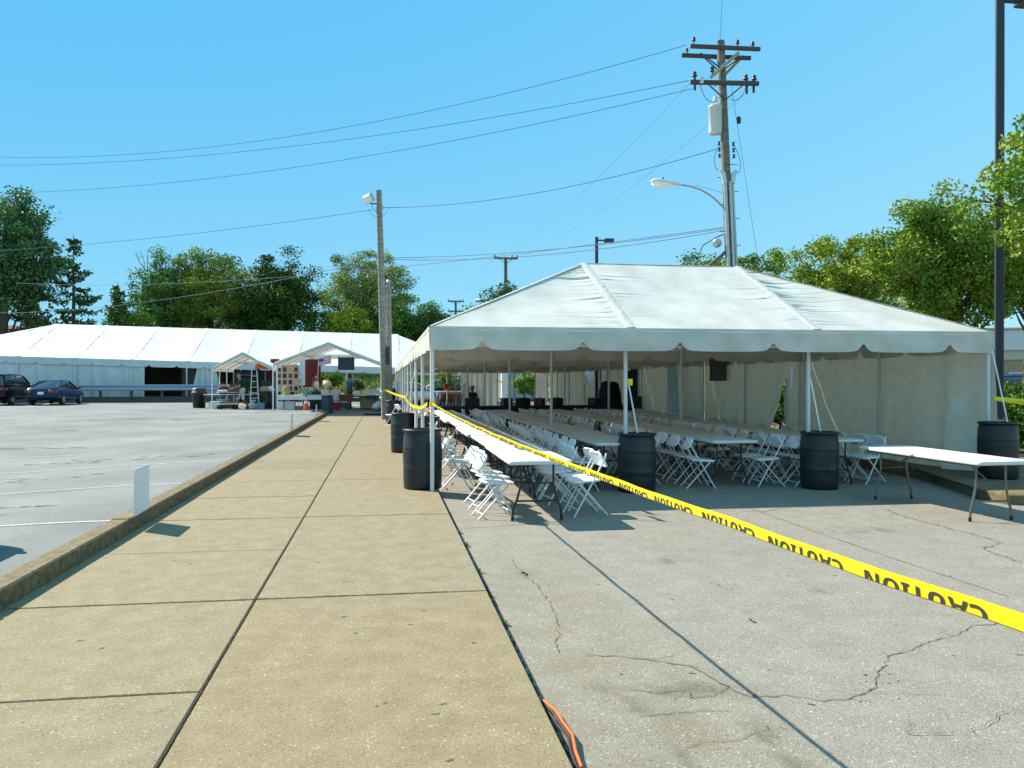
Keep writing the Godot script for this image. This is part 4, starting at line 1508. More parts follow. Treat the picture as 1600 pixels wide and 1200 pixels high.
# ---------------------------------------------------------------- cars
func car_ring(z: float, w: float, yb: float, yt: float, pw: float, n := 28) -> PackedVector3Array:
	var a := PackedVector3Array()
	for k in n:
		var t := TAU * k / n
		var c := cos(t)
		var s := sin(t)
		a.append(Vector3(signf(c) * pow(absf(c), pw) * w, (yb + yt) * 0.5 + signf(s) * pow(absf(s), pw) * (yt - yb) * 0.5, z))
	return a

func make_car(called: String, label: String, paint: Material, body: Array, cabin: Array, roof: Array, wheels: Array, wr: float, at: Vector3, turn: float) -> Node3D:
	var t := thing(called, label, "car", at, turn, "parked cars")
	var st := new_st()
	var rings := []
	for b in body: rings.append(car_ring(b[0], b[1], b[2], b[3], 0.42))
	loft(st, rings)
	part(t, "body", st, paint)
	st = new_st()
	rings = []
	for b in cabin:
		# bottom half-width, top half-width, base, top
		var r := PackedVector3Array()
		for p in [Vector2(-b[1], b[3]), Vector2(-b[2] - 0.02, b[4] - 0.07), Vector2(-b[2] + 0.06, b[4]), Vector2(0, b[4] + 0.03), Vector2(b[2] - 0.06, b[4]), Vector2(b[2] + 0.02, b[4] - 0.07), Vector2(b[1], b[3])]:
			r.append(Vector3(p.x, p.y, b[0]))
		rings.append(r)
	loft(st, rings)
	part(t, "windows", st, M.car_glass)
	st = new_st()
	rings = []
	for b in roof:
		var r := PackedVector3Array()
		for p in [Vector2(-b[1], -0.05), Vector2(-b[1] + 0.04, 0.0), Vector2(-b[1] * 0.5, 0.03), Vector2(0, 0.04), Vector2(b[1] * 0.5, 0.03), Vector2(b[1] - 0.04, 0.0), Vector2(b[1], -0.05)]:
			r.append(Vector3(p.x, b[2] + p.y + 0.012, b[0]))
		rings.append(r)
	loft(st, rings, false, true, false)
	part(t, "roof", st, paint)
	# pillars
	st = new_st()
	var c0: Array = cabin[0]
	var r0: Array = roof[0]
	var c1: Array = cabin[-1]
	var r1: Array = roof[-1]
	for s in [-1.0, 1.0]:
		tube(st, [Vector3(s * (c0[1] - 0.02), c0[3], c0[0]), Vector3(s * (r0[1] - 0.02), r0[2], r0[0])], 0.045, 6)
		tube(st, [Vector3(s * (c1[1] - 0.02), c1[3], c1[0]), Vector3(s * (r1[1] - 0.02), r1[2], r1[0])], 0.045, 6)
		var zm: float = (r0[0] + r1[0]) * 0.5
		tube(st, [Vector3(s * 0.83, c0[3] - 0.03, zm), Vector3(s * (r0[1] + 0.03), r0[2] - 0.05, zm)], 0.04, 6)
	part(t, "pillars", st, paint)
	var back: Array = body[0]
	var front: Array = body[-1]
	for s in [-1.0, 1.0]:
		st = new_st()
		pad(st, rounded(0.46, 0.15, 0.04, 2), 0.06, 0.015, at_basis(Vector3(s * (back[1] - 0.06), lerpf(back[2], back[3], 0.83), back[0] - 0.03), 0.0, s * 0.5))
		part(t, "tail_light", st, M.tail_light)
		st = new_st()
		pad(st, rounded(0.40, 0.13, 0.05, 2), 0.06, 0.015, at_basis(Vector3(s * (front[1] - 0.06), lerpf(front[2], front[3], 0.8), front[0] + 0.05), 0.0, -s * 0.6))
		part(t, "head_light", st, M.head_light)
		st = new_st()
		pad(st, rounded(0.2, 0.13, 0.05, 2), 0.1, 0.03, at_basis(Vector3(s * 1.0, c1[3] + 0.08, c1[0] + 0.55), 0.0, 0.0))
		part(t, "mirror", st, paint)
	st = new_st()
	box(st, Vector3(0, lerpf(back[2], back[3], 0.62), back[0] + 0.005), Vector3(0.32, 0.15, 0.02), 0.004)
	part(t, "number_plate", st, M.sign_white)
	st = new_st()
	box(st, Vector3(0, back[2] + 0.06, back[0] - 0.08), Vector3(back[1] * 2.05, 0.16, 0.3), 0.06)
	box(st, Vector3(0, front[2] + 0.06, front[0] + 0.1), Vector3(front[1] * 2.05, 0.16, 0.3), 0.06)
	part(t, "bumper", st, M.black_plastic)
	for zw in wheels:
		for s in [-1.0, 1.0]:
			var xf := Transform3D(Basis.from_euler(Vector3(0, 0, -PI / 2 * s)), Vector3(s * 0.80, wr, zw))
			st = new_st()
			lathe(st, [Vector2(wr * 0.6, -0.1), Vector2(wr * 0.93, -0.1), Vector2(wr, -0.06), Vector2(wr, 0.07), Vector2(wr * 0.93, 0.115), Vector2(wr * 0.66, 0.12), Vector2(wr * 0.62, 0.1)], 24, xf)
			var wh := part(t, "wheel", st, M.rubber)
			st = new_st()
			lathe(st, [Vector2(wr * 0.62, 0.108), Vector2(wr * 0.58, 0.09), Vector2(wr * 0.2, 0.1), Vector2(0.0, 0.11)], 20, xf)
			part(wh, "rim", st, M.galvanised)
	return t

func make_cars() -> void:
	var sedan := [[2.3, 0.74, 0.42, 0.86], [2.22, 0.84, 0.32, 1.0], [1.75, 0.89, 0.25, 1.04], [1.0, 0.90, 0.21, 1.0], [0.0, 0.90, 0.2, 0.97], [-1.0, 0.90, 0.21, 0.95], [-1.7, 0.88, 0.24, 0.87], [-2.15, 0.82, 0.3, 0.76], [-2.3, 0.68, 0.4, 0.64]]
	var sc := [[1.85, 0.72, 0.60, 1.0, 1.02], [1.05, 0.80, 0.57, 0.96, 1.36], [0.6, 0.82, 0.57, 0.95, 1.43], [-0.1, 0.82, 0.57, 0.93, 1.43], [-0.5, 0.82, 0.56, 0.92, 1.36], [-1.35, 0.78, 0.62, 0.9, 0.93]]
	var sr := [[1.0, 0.57, 1.365], [0.55, 0.59, 1.435], [-0.1, 0.59, 1.435], [-0.45, 0.57, 1.375]]
	make_car("parked_car", "dark blue sedan with red tail lights parked facing the guard rail", M.car_navy, sedan, sc, sr, [1.35, -1.4], 0.32, Vector3(-19.4, 0.2, -53.2), 0.0)
	var suv := [[2.3, 0.80, 0.48, 1.02], [2.22, 0.9, 0.36, 1.14], [1.6, 0.94, 0.28, 1.16], [0.0, 0.95, 0.25, 1.14], [-1.1, 0.95, 0.26, 1.12], [-1.8, 0.92, 0.3, 1.04], [-2.25, 0.86, 0.36, 0.95], [-2.4, 0.74, 0.5, 0.8]]
	var uc := [[2.2, 0.86, 0.72, 1.12, 1.2], [2.0, 0.88, 0.68, 1.12, 1.72], [1.0, 0.9, 0.68, 1.12, 1.79], [-0.2, 0.9, 0.68, 1.1, 1.77], [-0.6, 0.9, 0.66, 1.08, 1.68], [-1.45, 0.84, 0.7, 1.05, 1.08]]
	var ur := [[2.02, 0.68, 1.73], [1.0, 0.70, 1.795], [-0.2, 0.70, 1.775], [-0.55, 0.67, 1.69]]
	make_car("parked_car", "dark maroon sport utility vehicle cut off by the left edge, left of the blue sedan", M.car_maroon, suv, uc, ur, [1.45, -1.5], 0.38, Vector3(-22.2, 0.2, -53.4), 0.0)
	make_car("parked_car", "silver car outside the left edge whose nose shades the parking lot", M.car_silver, sedan, sc, sr, [1.35, -1.4], 0.32, Vector3(-5.93, -0.02, -7.72), -PI / 2)
	make_car("parked_car", "pale blue car parked beyond the left poles at the far end of the tent row", M.car_silver, sedan, sc, sr, [1.35, -1.4], 0.32, Vector3(1.5, 0.05, -53.5), -1.0)
	make_car("parked_car", "red car in shade beyond the rear tent opening", M.car_red, suv, uc, ur, [1.45, -1.5], 0.38, Vector3(4.2, -0.06, -56.0), 1.3)
	make_car("parked_car", "blue car parked in front of the tan store at the right edge", M.car_navy, suv, uc, ur, [1.45, -1.5], 0.38, Vector3(29.3, 0.07, -35.5), 1.2)

# ---------------------------------------------------------------- poles, lamps and wires
func insulator(st: SurfaceTool, at: Vector3, s := 1.0) -> void:
	lathe(st, [Vector2(0.02 * s, 0), Vector2(0.02 * s, 0.06 * s), Vector2(0.06 * s, 0.07 * s), Vector2(0.065 * s, 0.10 * s), Vector2(0.035 * s, 0.12 * s), Vector2(0.05 * s, 0.14 * s), Vector2(0.045 * s, 0.18 * s), Vector2(0.0, 0.19 * s)], 10, Transform3D(Basis(), at))

func make_poles() -> void:
	# the tall utility pole behind the near tent
	var t := thing("utility_pole", "tall wooden utility pole with double crossarms and a transformer behind the near tent", "utility pole", Vector3(10.95, 0.0, -24.6))
	var lean := func(y: float) -> Vector3: return Vector3(-0.042 * y, y, -0.008 * y)
	var st := new_st()
	var pp := []
	var pr := []
	for k in 13:
		pp.append(lean.call(12.25 * k / 12.0)); pr.append(lerpf(0.165, 0.12, k / 12.0))
	tube(st, pp, pr, 16)
	part(t, "pole", st, M.pole_wood)
	var top: Vector3 = lean.call(12.25)
	for q in [[11.98, 0.17, 0.07, 2.2], [11.82, -0.17, -0.09, 2.2]]:
		st = new_st()
		var c: Vector3 = lean.call(q[0])
		box(st, c + Vector3(q[2], 0, q[1]), Vector3(q[3], 0.12, 0.10), 0.012, Basis.from_euler(Vector3(0, -0.12, -0.03)))
		part(t, "crossarm", st, M.crossarm_wood)
	st = new_st()
	var c2: Vector3 = lean.call(10.88)
	box(st, c2 + Vector3(0.0, 0, 0.17), Vector3(2.15, 0.13, 0.11), 0.012, Basis.from_euler(Vector3(0, -0.12, -0.01)))
	part(t, "crossarm", st, M.crossarm_wood)
	# slanting wooden braces
	for q in [[Vector3(-0.5, 10.98, 0.28), Vector3(0.42, 11.8, 0.28)], [Vector3(-0.15, 10.95, -0.28), Vector3(0.72, 11.85, -0.26)]]:
		st = new_st()
		var a: Vector3 = q[0] + lean.call(11.0) * Vector3(1, 0, 1)
		var b: Vector3 = q[1] + lean.call(11.0) * Vector3(1, 0, 1)
		var d := (b - a).normalized()
		box(st, (a + b) * 0.5, Vector3(0.10, a.distance_to(b), 0.08), 0.01, Basis(d.cross(Vector3.BACK).normalized(), d, d.cross(Vector3.BACK).cross(d).normalized()))
		part(t, "wooden_brace", st, M.brace_wood)
	for q in [[Vector3(-0.75, 11.75, 0.2), Vector3(0, 11.25, 0.17)], [Vector3(-0.62, 11.9, -0.2), Vector3(0, 11.35, -0.17)], [Vector3(0.62, 11.75, 0.2), Vector3(0, 11.3, 0.17)], [Vector3(-0.55, 10.8, 0.2), Vector3(0, 10.35, 0.16)], [Vector3(0.55, 10.8, 0.2), Vector3(0, 10.35, 0.16)]]:
		st = new_st()
		tube(st, [q[0] + lean.call(q[0].y) * Vector3(1, 0, 1), q[1] + lean.call(q[1].y) * Vector3(1, 0, 1)], 0.022, 6)
		part(t, "steel_brace", st, M.crossarm_wood)
	for q in [[-0.95, 12.06, 0.17, 1.0], [-1.05, 11.88, -0.17, 0.8], [0.48, 12.06, 0.17, 1.0], [0.98, 12.04, 0.17, 1.0], [-0.98, 10.93, 0.17, 1.3], [0.7, 10.93, 0.17, 1.3], [0.98, 10.93, 0.17, 1.3], [-0.45, 11.08, 0.3, 1.2]]:
		st = new_st()
		insulator(st, Vector3(q[0], q[1], q[2]) + lean.call(q[1]) * Vector3(1, 0, 1), q[3])
		part(t, "insulator", st, M.insulator)
	for q in [[-0.98, 10.72], [0.72, 10.70], [0.95, 10.74]]:
		st = new_st()
		tube(st, [Vector3(q[0], q[1] - 0.12, 0.18) + lean.call(10.8) * Vector3(1, 0, 1), Vector3(q[0], q[1] + 0.3, 0.18) + lean.call(10.8) * Vector3(1, 0, 1)], 0.04, 8)
		part(t, "cutout", st, M.insulator)
	st = new_st()
	tube(st, [Vector3(-0.76, 10.82, 0.2) + lean.call(10.8) * Vector3(1, 0, 1), Vector3(-0.76, 11.0, 0.26) + lean.call(10.8) * Vector3(1, 0, 1)], 0.055, 8)
	part(t, "lightning_arrester", st, M.lamp_white)
	# transformer
	st = new_st()
	var tx: Vector3 = lean.call(9.3) + Vector3(-0.34, 0, 0.08)
	lathe(st, [Vector2(0.0, 0.0), Vector2(0.19, 0.0), Vector2(0.205, 0.04), Vector2(0.205, 0.8), Vector2(0.22, 0.81), Vector2(0.22, 0.85), Vector2(0.14, 0.92), Vector2(0.0, 0.94)], 24, Transform3D(Basis(), tx))
	var tr := part(t, "transformer", st, M.transformer_grey)
	st = new_st()
	insulator(st, tx + Vector3(0.0, 0.92, 0), 1.3)
	part(tr, "bushing", st, M.lamp_white)
	# racks of spools on both sides
	for s in [-1.0, 1.0]:
		for k in 3:
			st = new_st()
			var y := 8.62 + k * 0.19
			lathe(st, [Vector2(0.0, -0.05), Vector2(0.05, -0.05), Vector2(0.03, -0.01), Vector2(0.03, 0.02), Vector2(0.05, 0.06), Vector2(0.0, 0.06)], 10, Transform3D(Basis(), lean.call(y) + Vector3(s * 0.235, 0, 0.1)))
			part(t, "spool", st, M.insulator)
	# conduits up the side, spread at the head
	for q in [[-0.10, 0.11, 0.062], [0.025, 0.15, 0.052], [0.125, 0.09, 0.042]]:
		st = new_st()
		tube(st, [lean.call(0.0) + Vector3(q[0] * 1.3, 0, q[1] + 0.09), lean.call(4.0) + Vector3(q[0] * 1.2, 0, q[1] + 0.07), lean.call(7.8) + Vector3(q[0] * 1.1, 0, q[1] + 0.05)], q[2], 12)
		part(t, "conduit", st, M.galvanised)
	for s in [-1.0, 1.0]:
		st = new_st()
		tube(st, [lean.call(7.75) + Vector3(s * 0.12, 0, 0.16), lean.call(8.05) + Vector3(s * 0.17, 0, 0.16), lean.call(8.16) + Vector3(s * 0.27, 0, 0.16)], [0.075, 0.08, 0.05], 10)
		part(t, "weather_head", st, M.transformer_grey)
	for k in 9:
		st = new_st()
		var y := 5.0 + k * 0.42
		var s := 1.0 if k % 2 == 0 else -1.0
		tube(st, [lean.call(y) + Vector3(s * 0.1, 0, 0.1), lean.call(y) + Vector3(s * 0.34, 0.0, 0.1)], 0.011, 5)
		part(t, "step_bolt", st, M.crossarm_wood)
	st = new_st()
	for q in [[Vector3(0.22, 9.0, 0.1), Vector3(0.55, 8.6, 0.1), Vector3(0.5, 7.95, 0.15), Vector3(0.28, 8.12, 0.16)], [Vector3(-0.22, 8.9, 0.1), Vector3(-0.48, 8.7, 0.12), Vector3(-0.45, 8.2, 0.15), Vector3(-0.27, 8.15, 0.16)], [Vector3(-0.9, 10.8, 0.2), Vector3(-0.8, 10.3, 0.2), Vector3(-0.5, 10.15, 0.15), Vector3(-0.34, 10.35, 0.1)], [Vector3(0.6, 10.8, 0.2), Vector3(0.5, 10.4, 0.2), Vector3(0.3, 10.3, 0.15), Vector3(0.15, 10.4, 0.1)], [Vector3(0.2, 6.2, 0.1), Vector3(0.42, 5.9, 0.1), Vector3(0.3, 5.4, 0.1), Vector3(0.2, 5.2, 0.1)]]:
		var base: Vector3 = lean.call(9.0) * Vector3(1, 0, 1)
		var pts := []
		for k in 13: pts.append((q[0] as Vector3).bezier_interpolate(q[1], q[2], q[3], k / 12.0) + base)
		tube(st, pts, 0.011, 5)
	part(t, "jumper_wires", st, M.wire)
	# the street lamp on its arm
	var lamp := thing("street_lamp", "grey cobra head street lamp on a long arm from the utility pole", "street lamp", Vector3(10.95, 0, -24.6))
	var la: Vector3 = lean.call(6.95) + Vector3(-0.14, 0, 0.1)
	var lb := Vector3(8.85, 7.52, -23.95) - lamp.position
	st = new_st()
	tube(st, bez(la, lb + Vector3(0.95, 0.02, -0.25), lb, 12), 0.028, 8)
	part(lamp, "arm", st, M.galvanised)
	st = new_st()
	tube(st, [la + Vector3(0, 0.5, 0), lb + Vector3(0.5, 0.03, -0.1)], 0.008, 5)
	part(lamp, "stay", st, M.galvanised)
	var ax := (Vector3(7.86, 7.55, -23.75) - Vector3(8.85, 7.52, -23.95))
	var ad := ax.normalized()
	var asd := ad.cross(Vector3.UP).normalized()
	for lens in 2:
		st = new_st()
		var rings := []
		for q in [[0.0, 0.03, 0.03, 0.03], [0.12, 0.07, 0.06, 0.06], [0.4, 0.13, 0.085, 0.10], [0.75, 0.165, 0.09, 0.15], [0.93, 0.13, 0.07, 0.10], [1.0, 0.03, 0.02, 0.02]]:
			var r := PackedVector3Array()
			for k in 16:
				var an := TAU * k / 16.0
				var yy: float = sin(an)
				if lens == 1:
					if q[0] < 0.35 or q[0] > 0.97: continue
					r.append(lb + ax * q[0] + asd * cos(an) * q[1] * 0.93 + Vector3.UP * (-0.02 + (yy * q[3] if yy < 0.0 else yy * 0.01)))
				else:
					r.append(lb + ax * q[0] + asd * cos(an) * q[1] + Vector3.UP * (yy * q[2] if yy > 0.0 else yy * 0.035))
			if r.size(): rings.append(r)
		loft(st, rings)
		part(lamp, "lamp_head" if lens == 0 else "lens", st, M.lamp_white if lens == 0 else M.lamp_glass)
	st = new_st()
	lathe(st, [Vector2(0.0, 0.0), Vector2(0.035, 0.0), Vector2(0.03, 0.06), Vector2(0, 0.065)], 8, Transform3D(Basis(), lb + ax * 0.6 + Vector3(0, 0.085, 0)))
	part(lamp, "photocell", st, M.black_plastic)
	# splice closure and cables near the foot
	var sp := thing("splice_closure", "round grey cable closure hanging beside the utility pole just above the tent roof", "cable closure")
	st = new_st()
	tube(st, [Vector3(8.9, 5.0, -24.9), Vector3(9.5, 5.45, -24.85), Vector3(9.75, 5.5, -24.85), Vector3(9.9, 5.85, -24.8), Vector3(10.3, 6.1, -24.75), Vector3(10.68, 6.25, -24.65)], 0.02, 6)
	tube(st, [Vector3(9.5, 4.75, -24.9), Vector3(10.2, 5.3, -24.8), Vector3(10.7, 5.75, -24.6)], 0.05, 8)
	part(sp, "cable", st, M.wire)
	st = new_st()
	lathe(st, [Vector2(0, -0.09), Vector2(0.12, -0.08), Vector2(0.15, 0), Vector2(0.12, 0.08), Vector2(0, 0.09)], 16, Transform3D(Basis.from_euler(Vector3(PI / 2, 0, 0.3)), Vector3(10.32, 5.92, -24.7)))
	part(sp, "closure", st, M.galvanised)
	st = new_st()
	pad(st, rounded(0.2, 0.16, 0.04, 2), 0.16, 0.03, at_basis(Vector3(10.66, 5.62, -24.5)))
	part(sp, "orange_cap", st, M.terracotta)
	# the pale light pole at the end of the sidewalk
	var lp := thing("light_pole", "pale round wooden light pole with a flood lamp at the far end of the sidewalk", "light pole", Vector3(0.06, 0.0, -34.9))
	st = new_st()
	tube(st, [Vector3(0, -0.1, 0), Vector3(-0.12, 4.5, 0), Vector3(-0.27, 9.52, 0)], [0.168, 0.15, 0.118], 16)
	part(lp, "pole", st, M.light_pole_wood)
	st = new_st()
	tube(st, [Vector3(-0.25, 8.95, 0.05), Vector3(-0.62, 8.93, 0.1)], 0.028, 6)
	part(lp, "bracket", st, M.dark_steel)
	st = new_st()
	var fx := at_basis(Vector3(-0.68, 9.12, 0.15), 0.35, -0.5, 0.35)
	pad(st, rounded(0.42, 0.34, 0.04, 2), 0.22, 0.04, fx)
	var fl := part(lp, "flood_lamp", st, M.galvanised)
	st = new_st()
	pad(st, rounded(0.36, 0.28, 0.03, 2), 0.02, 0.005, fx * Transform3D(Basis(), Vector3(0, 0, 0.115)))
	part(fl, "lens", st, M.lamp_glass)
	for q in [[-0.36, 8.62], [-0.12, 8.72], [-0.02, 6.6]]:
		st = new_st()
		tube(st, [Vector3(q[0], q[1], 0.05), Vector3(q[0], q[1] + 0.16, 0.05)], 0.05, 8)
		part(lp, "insulator", st, M.galvanised)
	st = new_st()
	tube(st, bez(Vector3(-0.55, 8.9, 0.1), Vector3(-0.5, 8.4, 0.15), Vector3(-0.28, 8.75, 0.12)), 0.012, 5)
	tube(st, bez(Vector3(-0.7, 8.7, 0.1), Vector3(-0.3, 8.0, 0.2), Vector3(0.15, 8.75, 0.1)), 0.008, 5)
	part(lp, "loop_wires", st, M.wire)
	st = new_st()
	box(st, Vector3(0.13, 2.65, 0.12), Vector3(0.1, 0.75, 0.3), 0.01)
	part(lp, "sign_edge", st, M.navy_paint)
	var lp2 := thing("wooden_post", "second shorter pale wooden pole standing close behind the light pole", "pole", Vector3(0.26, 0.0, -36.6))
	st = new_st()
	tube(st, [Vector3(0, -0.1, 0), Vector3(-0.05, 5.95, 0)], [0.12, 0.105], 14)
	part(lp2, "pole", st, M.light_pole_wood)
	st = new_st()
	lathe(st, [Vector2(0.115, 5.92), Vector2(0.08, 6.0), Vector2(0, 6.02)], 14, Transform3D(Basis(), Vector3(-0.05, 0, 0)))
	part(lp2, "cap", st, M.galvanised)
	# parking lot lamps
	var sb := thing("parking_lamp", "dark shoebox lamp on a square pole above the near tent ridge", "parking lamp", Vector3(9.64, 0.0, -36.96))
	st = new_st()
	box(st, Vector3(0, 4.05, 0), Vector3(0.13, 8.3, 0.13), 0.01)
	part(sb, "pole", st, M.navy_paint)
	st = new_st()
	box(st, Vector3(0.22, 8.04, 0.03), Vector3(0.4, 0.07, 0.07), 0.01)
	part(sb, "arm", st, M.navy_paint)
	st = new_st()
	box(st, Vector3(0.56, 8.03, 0.08), Vector3(0.44, 0.16, 0.36), 0.02, Basis.from_euler(Vector3(0, -0.15, 0)))
	part(sb, "lamp_head", st, M.navy_paint)
	var rl := thing("parking_lamp", "tall dark square lamp pole rising through the trees at the right", "parking lamp", Vector3(12.5, 0.0, -15.3))
	st = new_st()
	box(st, Vector3(0, 4.9, 0), Vector3(0.16, 9.8, 0.16), 0.012, Basis.from_euler(Vector3(0, -0.6, 0)))
	part(rl, "pole", st, M.bronze_paint)
	st = new_st()
	lathe(st, [Vector2(0.24, 0.0), Vector2(0.24, 0.75), Vector2(0.2, 0.8)], 20)
	part(rl, "base", st, M.kerb_concrete)
	st = new_st()
	box(st, Vector3(0.3, 9.42, 0.04), Vector3(0.5, 0.12, 0.1), 0.01)
	part(rl, "arm", st, M.bronze_paint)
	st = new_st()
	box(st, Vector3(0.72, 9.44, 0.1), Vector3(0.62, 0.22, 0.5), 0.03)
	part(rl, "lamp_head", st, M.bronze_paint)
	# far street poles
	for q in [["dark T shaped utility pole far off behind the near tent", Vector3(12.49, 0.0, -85.1), 14.45, 2], ["farthest dark utility pole with two crossarms, low left of the near tent roof", Vector3(11.13, 0.0, -129.8), 14.2, 4]]:
		var f := thing("utility_pole", q[0], "utility pole", q[1])
		st = new_st()
		tube(st, [Vector3.ZERO, Vector3(0, q[2], 0)], [0.24, 0.17], 10)
		part(f, "pole", st, M.far_pole_wood)
		for k in q[3] / 2:
			st = new_st()
			box(st, Vector3(0, q[2] - 0.15 - k * 1.55, 0.18), Vector3(2.5, 0.22, 0.16), 0.02)
			part(f, "crossarm", st, M.far_pole_wood)
			st = new_st()
			for s in [-1.0, 1.0]: tube(st, [Vector3(s * 0.75, q[2] - 0.2 - k * 1.55, 0.2), Vector3(0, q[2] - 0.75 - k * 1.55, 0.2)], 0.03, 5)
			part(f, "brace", st, M.far_pole_wood)
			for x in [-1.15, 0.65, 1.18]:
				st = new_st()
				insulator(st, Vector3(x, q[2] - 0.05 - k * 1.55, 0.18), 1.3)
				part(f, "insulator", st, M.insulator)
	var fl2 := thing("street_lamp", "small far cobra head lamp low over the left slope of the near tent roof", "street lamp", Vector3(12.3, 0, -85.0))
	st = new_st()
	tube(st, bez(Vector3(0, 9.2, 0), Vector3(-0.8, 9.9, 0), Vector3(-1.9, 9.95, -0.2)), 0.05, 6)
	part(fl2, "arm", st, M.far_pole_wood)
	st = new_st()
	tube(st, [Vector3(-1.8, 9.95, -0.2), Vector3(-2.2, 9.93, -0.3), Vector3(-2.75, 9.9, -0.4), Vector3(-3.0, 9.88, -0.45)], [0.06, 0.17, 0.2, 0.06], 8)
	part(fl2, "lamp_head", st, M.transformer_grey)
	# wires
	var pt := Vector3(10.95, 0, -24.6)
	var wires := [
		["highest black wire sweeping left from the utility pole crossarm across the sky", Vector3(9.35, 12.1, -24.8), Vector3(-22.9, 12.7, -44.0), 1.5, 0.017],
		["second black wire sweeping left from the utility pole lower crossarm", Vector3(9.45, 11.0, -24.8), Vector3(-22.9, 12.1, -44.0), 0.95, 0.017],
		["third black wire sweeping left, lowest of the three from the crossarms", Vector3(9.55, 10.75, -24.8), Vector3(-22.9, 10.7, -44.0), 1.05, 0.017],
		["black wire sagging from the utility pole to the top of the wooden light pole", Vector3(10.3, 8.85, -24.6), Vector3(-0.1, 8.8, -34.9), 0.45, 0.022],
		["black wire running left from the top of the wooden light pole over the far trees", Vector3(-0.5, 8.7, -34.9), Vector3(-29.0, 7.9, -47.0), 0.5, 0.017],
		["upper of the low wires passing behind the wooden light pole", Vector3(10.5, 6.4, -24.6), Vector3(-26.0, 8.6, -64.0), 0.75, 0.017],
		["middle low wire from the utility pole to the wooden light pole", Vector3(10.5, 6.36, -24.6), Vector3(0.0, 6.72, -34.9), 0.22, 0.018],
		["lowest wire from the utility pole to the wooden light pole", Vector3(10.5, 6.3, -24.55), Vector3(0.02, 6.66, -34.85), 0.34, 0.018],
		["low wire running left from the wooden light pole before the willow", Vector3(0.0, 6.68, -34.9), Vector3(-30.0, 6.9, -70.0), 0.6, 0.022],
		["thin street wire from the crossarm down the line to the far T pole, left one", Vector3(9.5, 10.95, -24.8), Vector3(11.35, 14.5, -85.0), 0.9, 0.010],
		["thin street wire from the crossarm down the line to the far T pole, right one", Vector3(11.6, 10.95, -24.6), Vector3(13.6, 14.5, -85.0), 0.9, 0.010],
		["thin wire from the T pole on to the farthest pole", Vector3(11.35, 14.5, -85.0), Vector3(10.0, 14.2, -129.8), 0.9, 0.016],
		["wire rising from the top of the utility pole over the viewer", Vector3(10.42, 12.25, -24.7), Vector3(-3.0, 13.2, 9.0), 0.05, 0.012],
		["straight guy wire slanting from the utility pole to the ground at its right", Vector3(10.7, 10.85, -24.5), Vector3(12.35, 0.07, -24.3), 0.0, 0.011],
	]
	for q in wires:
		st = new_st()
		tube(st, sagged(q[1], q[2], q[3], 40), q[4] * 0.58, 5)
		var mi := MeshInstance3D.new()
		mi.name = numbered("overhead_wire")
		mi.mesh = done(st)
		mi.material_override = M.wire
		add_child(mi)
		tag(mi, q[0], "wire", "overhead wires")
	st = new_st()
	lathe(st, [Vector2(0, -0.12), Vector2(0.06, -0.1), Vector2(0.07, 0), Vector2(0.06, 0.1), Vector2(0, 0.12)], 10, Transform3D(Basis(), Vector3(10.93, 9.72, -24.45)))
	var gi := MeshInstance3D.new()
	gi.name = numbered("guy_insulator")
	gi.mesh = done(st)
	gi.material_override = M.insulator
	add_child(gi)
	tag(gi, "dark egg shaped insulator on the guy wire beside the transformer", "insulator")

# ---------------------------------------------------------------- trees
class Leaves:
	var v := PackedVector3Array()
	var n := PackedVector3Array()
	var c := PackedColorArray()
	var ix := PackedInt32Array()
	var r: RandomNumberGenerator
	func leaf(p: Vector3, size: float, col: Color) -> void:
		var d := Vector3(r.randfn(), r.randfn() * 0.7, r.randfn()).normalized()
		var s := d.cross(Vector3(r.randfn(), r.randfn(), r.randfn())).normalized()
		var nn := d.cross(s)
		var k := v.size()
		var w := size * 0.33
		v.append(p); v.append(p + d * size * 0.45 + s * w + nn * size * 0.08); v.append(p + d * size); v.append(p + d * size * 0.45 - s * w + nn * size * 0.08)
		for i in 4:
			n.append(nn); c.append(col)
		ix.append_array([k, k + 1, k + 2, k, k + 2, k + 3])
	func mesh() -> ArrayMesh:
		var a := []
		a.resize(Mesh.ARRAY_MAX)
		a[Mesh.ARRAY_VERTEX] = v; a[Mesh.ARRAY_NORMAL] = n; a[Mesh.ARRAY_COLOR] = c; a[Mesh.ARRAY_INDEX] = ix
		var m := ArrayMesh.new()
		m.add_surface_from_arrays(Mesh.PRIMITIVE_TRIANGLES, a)
		return m

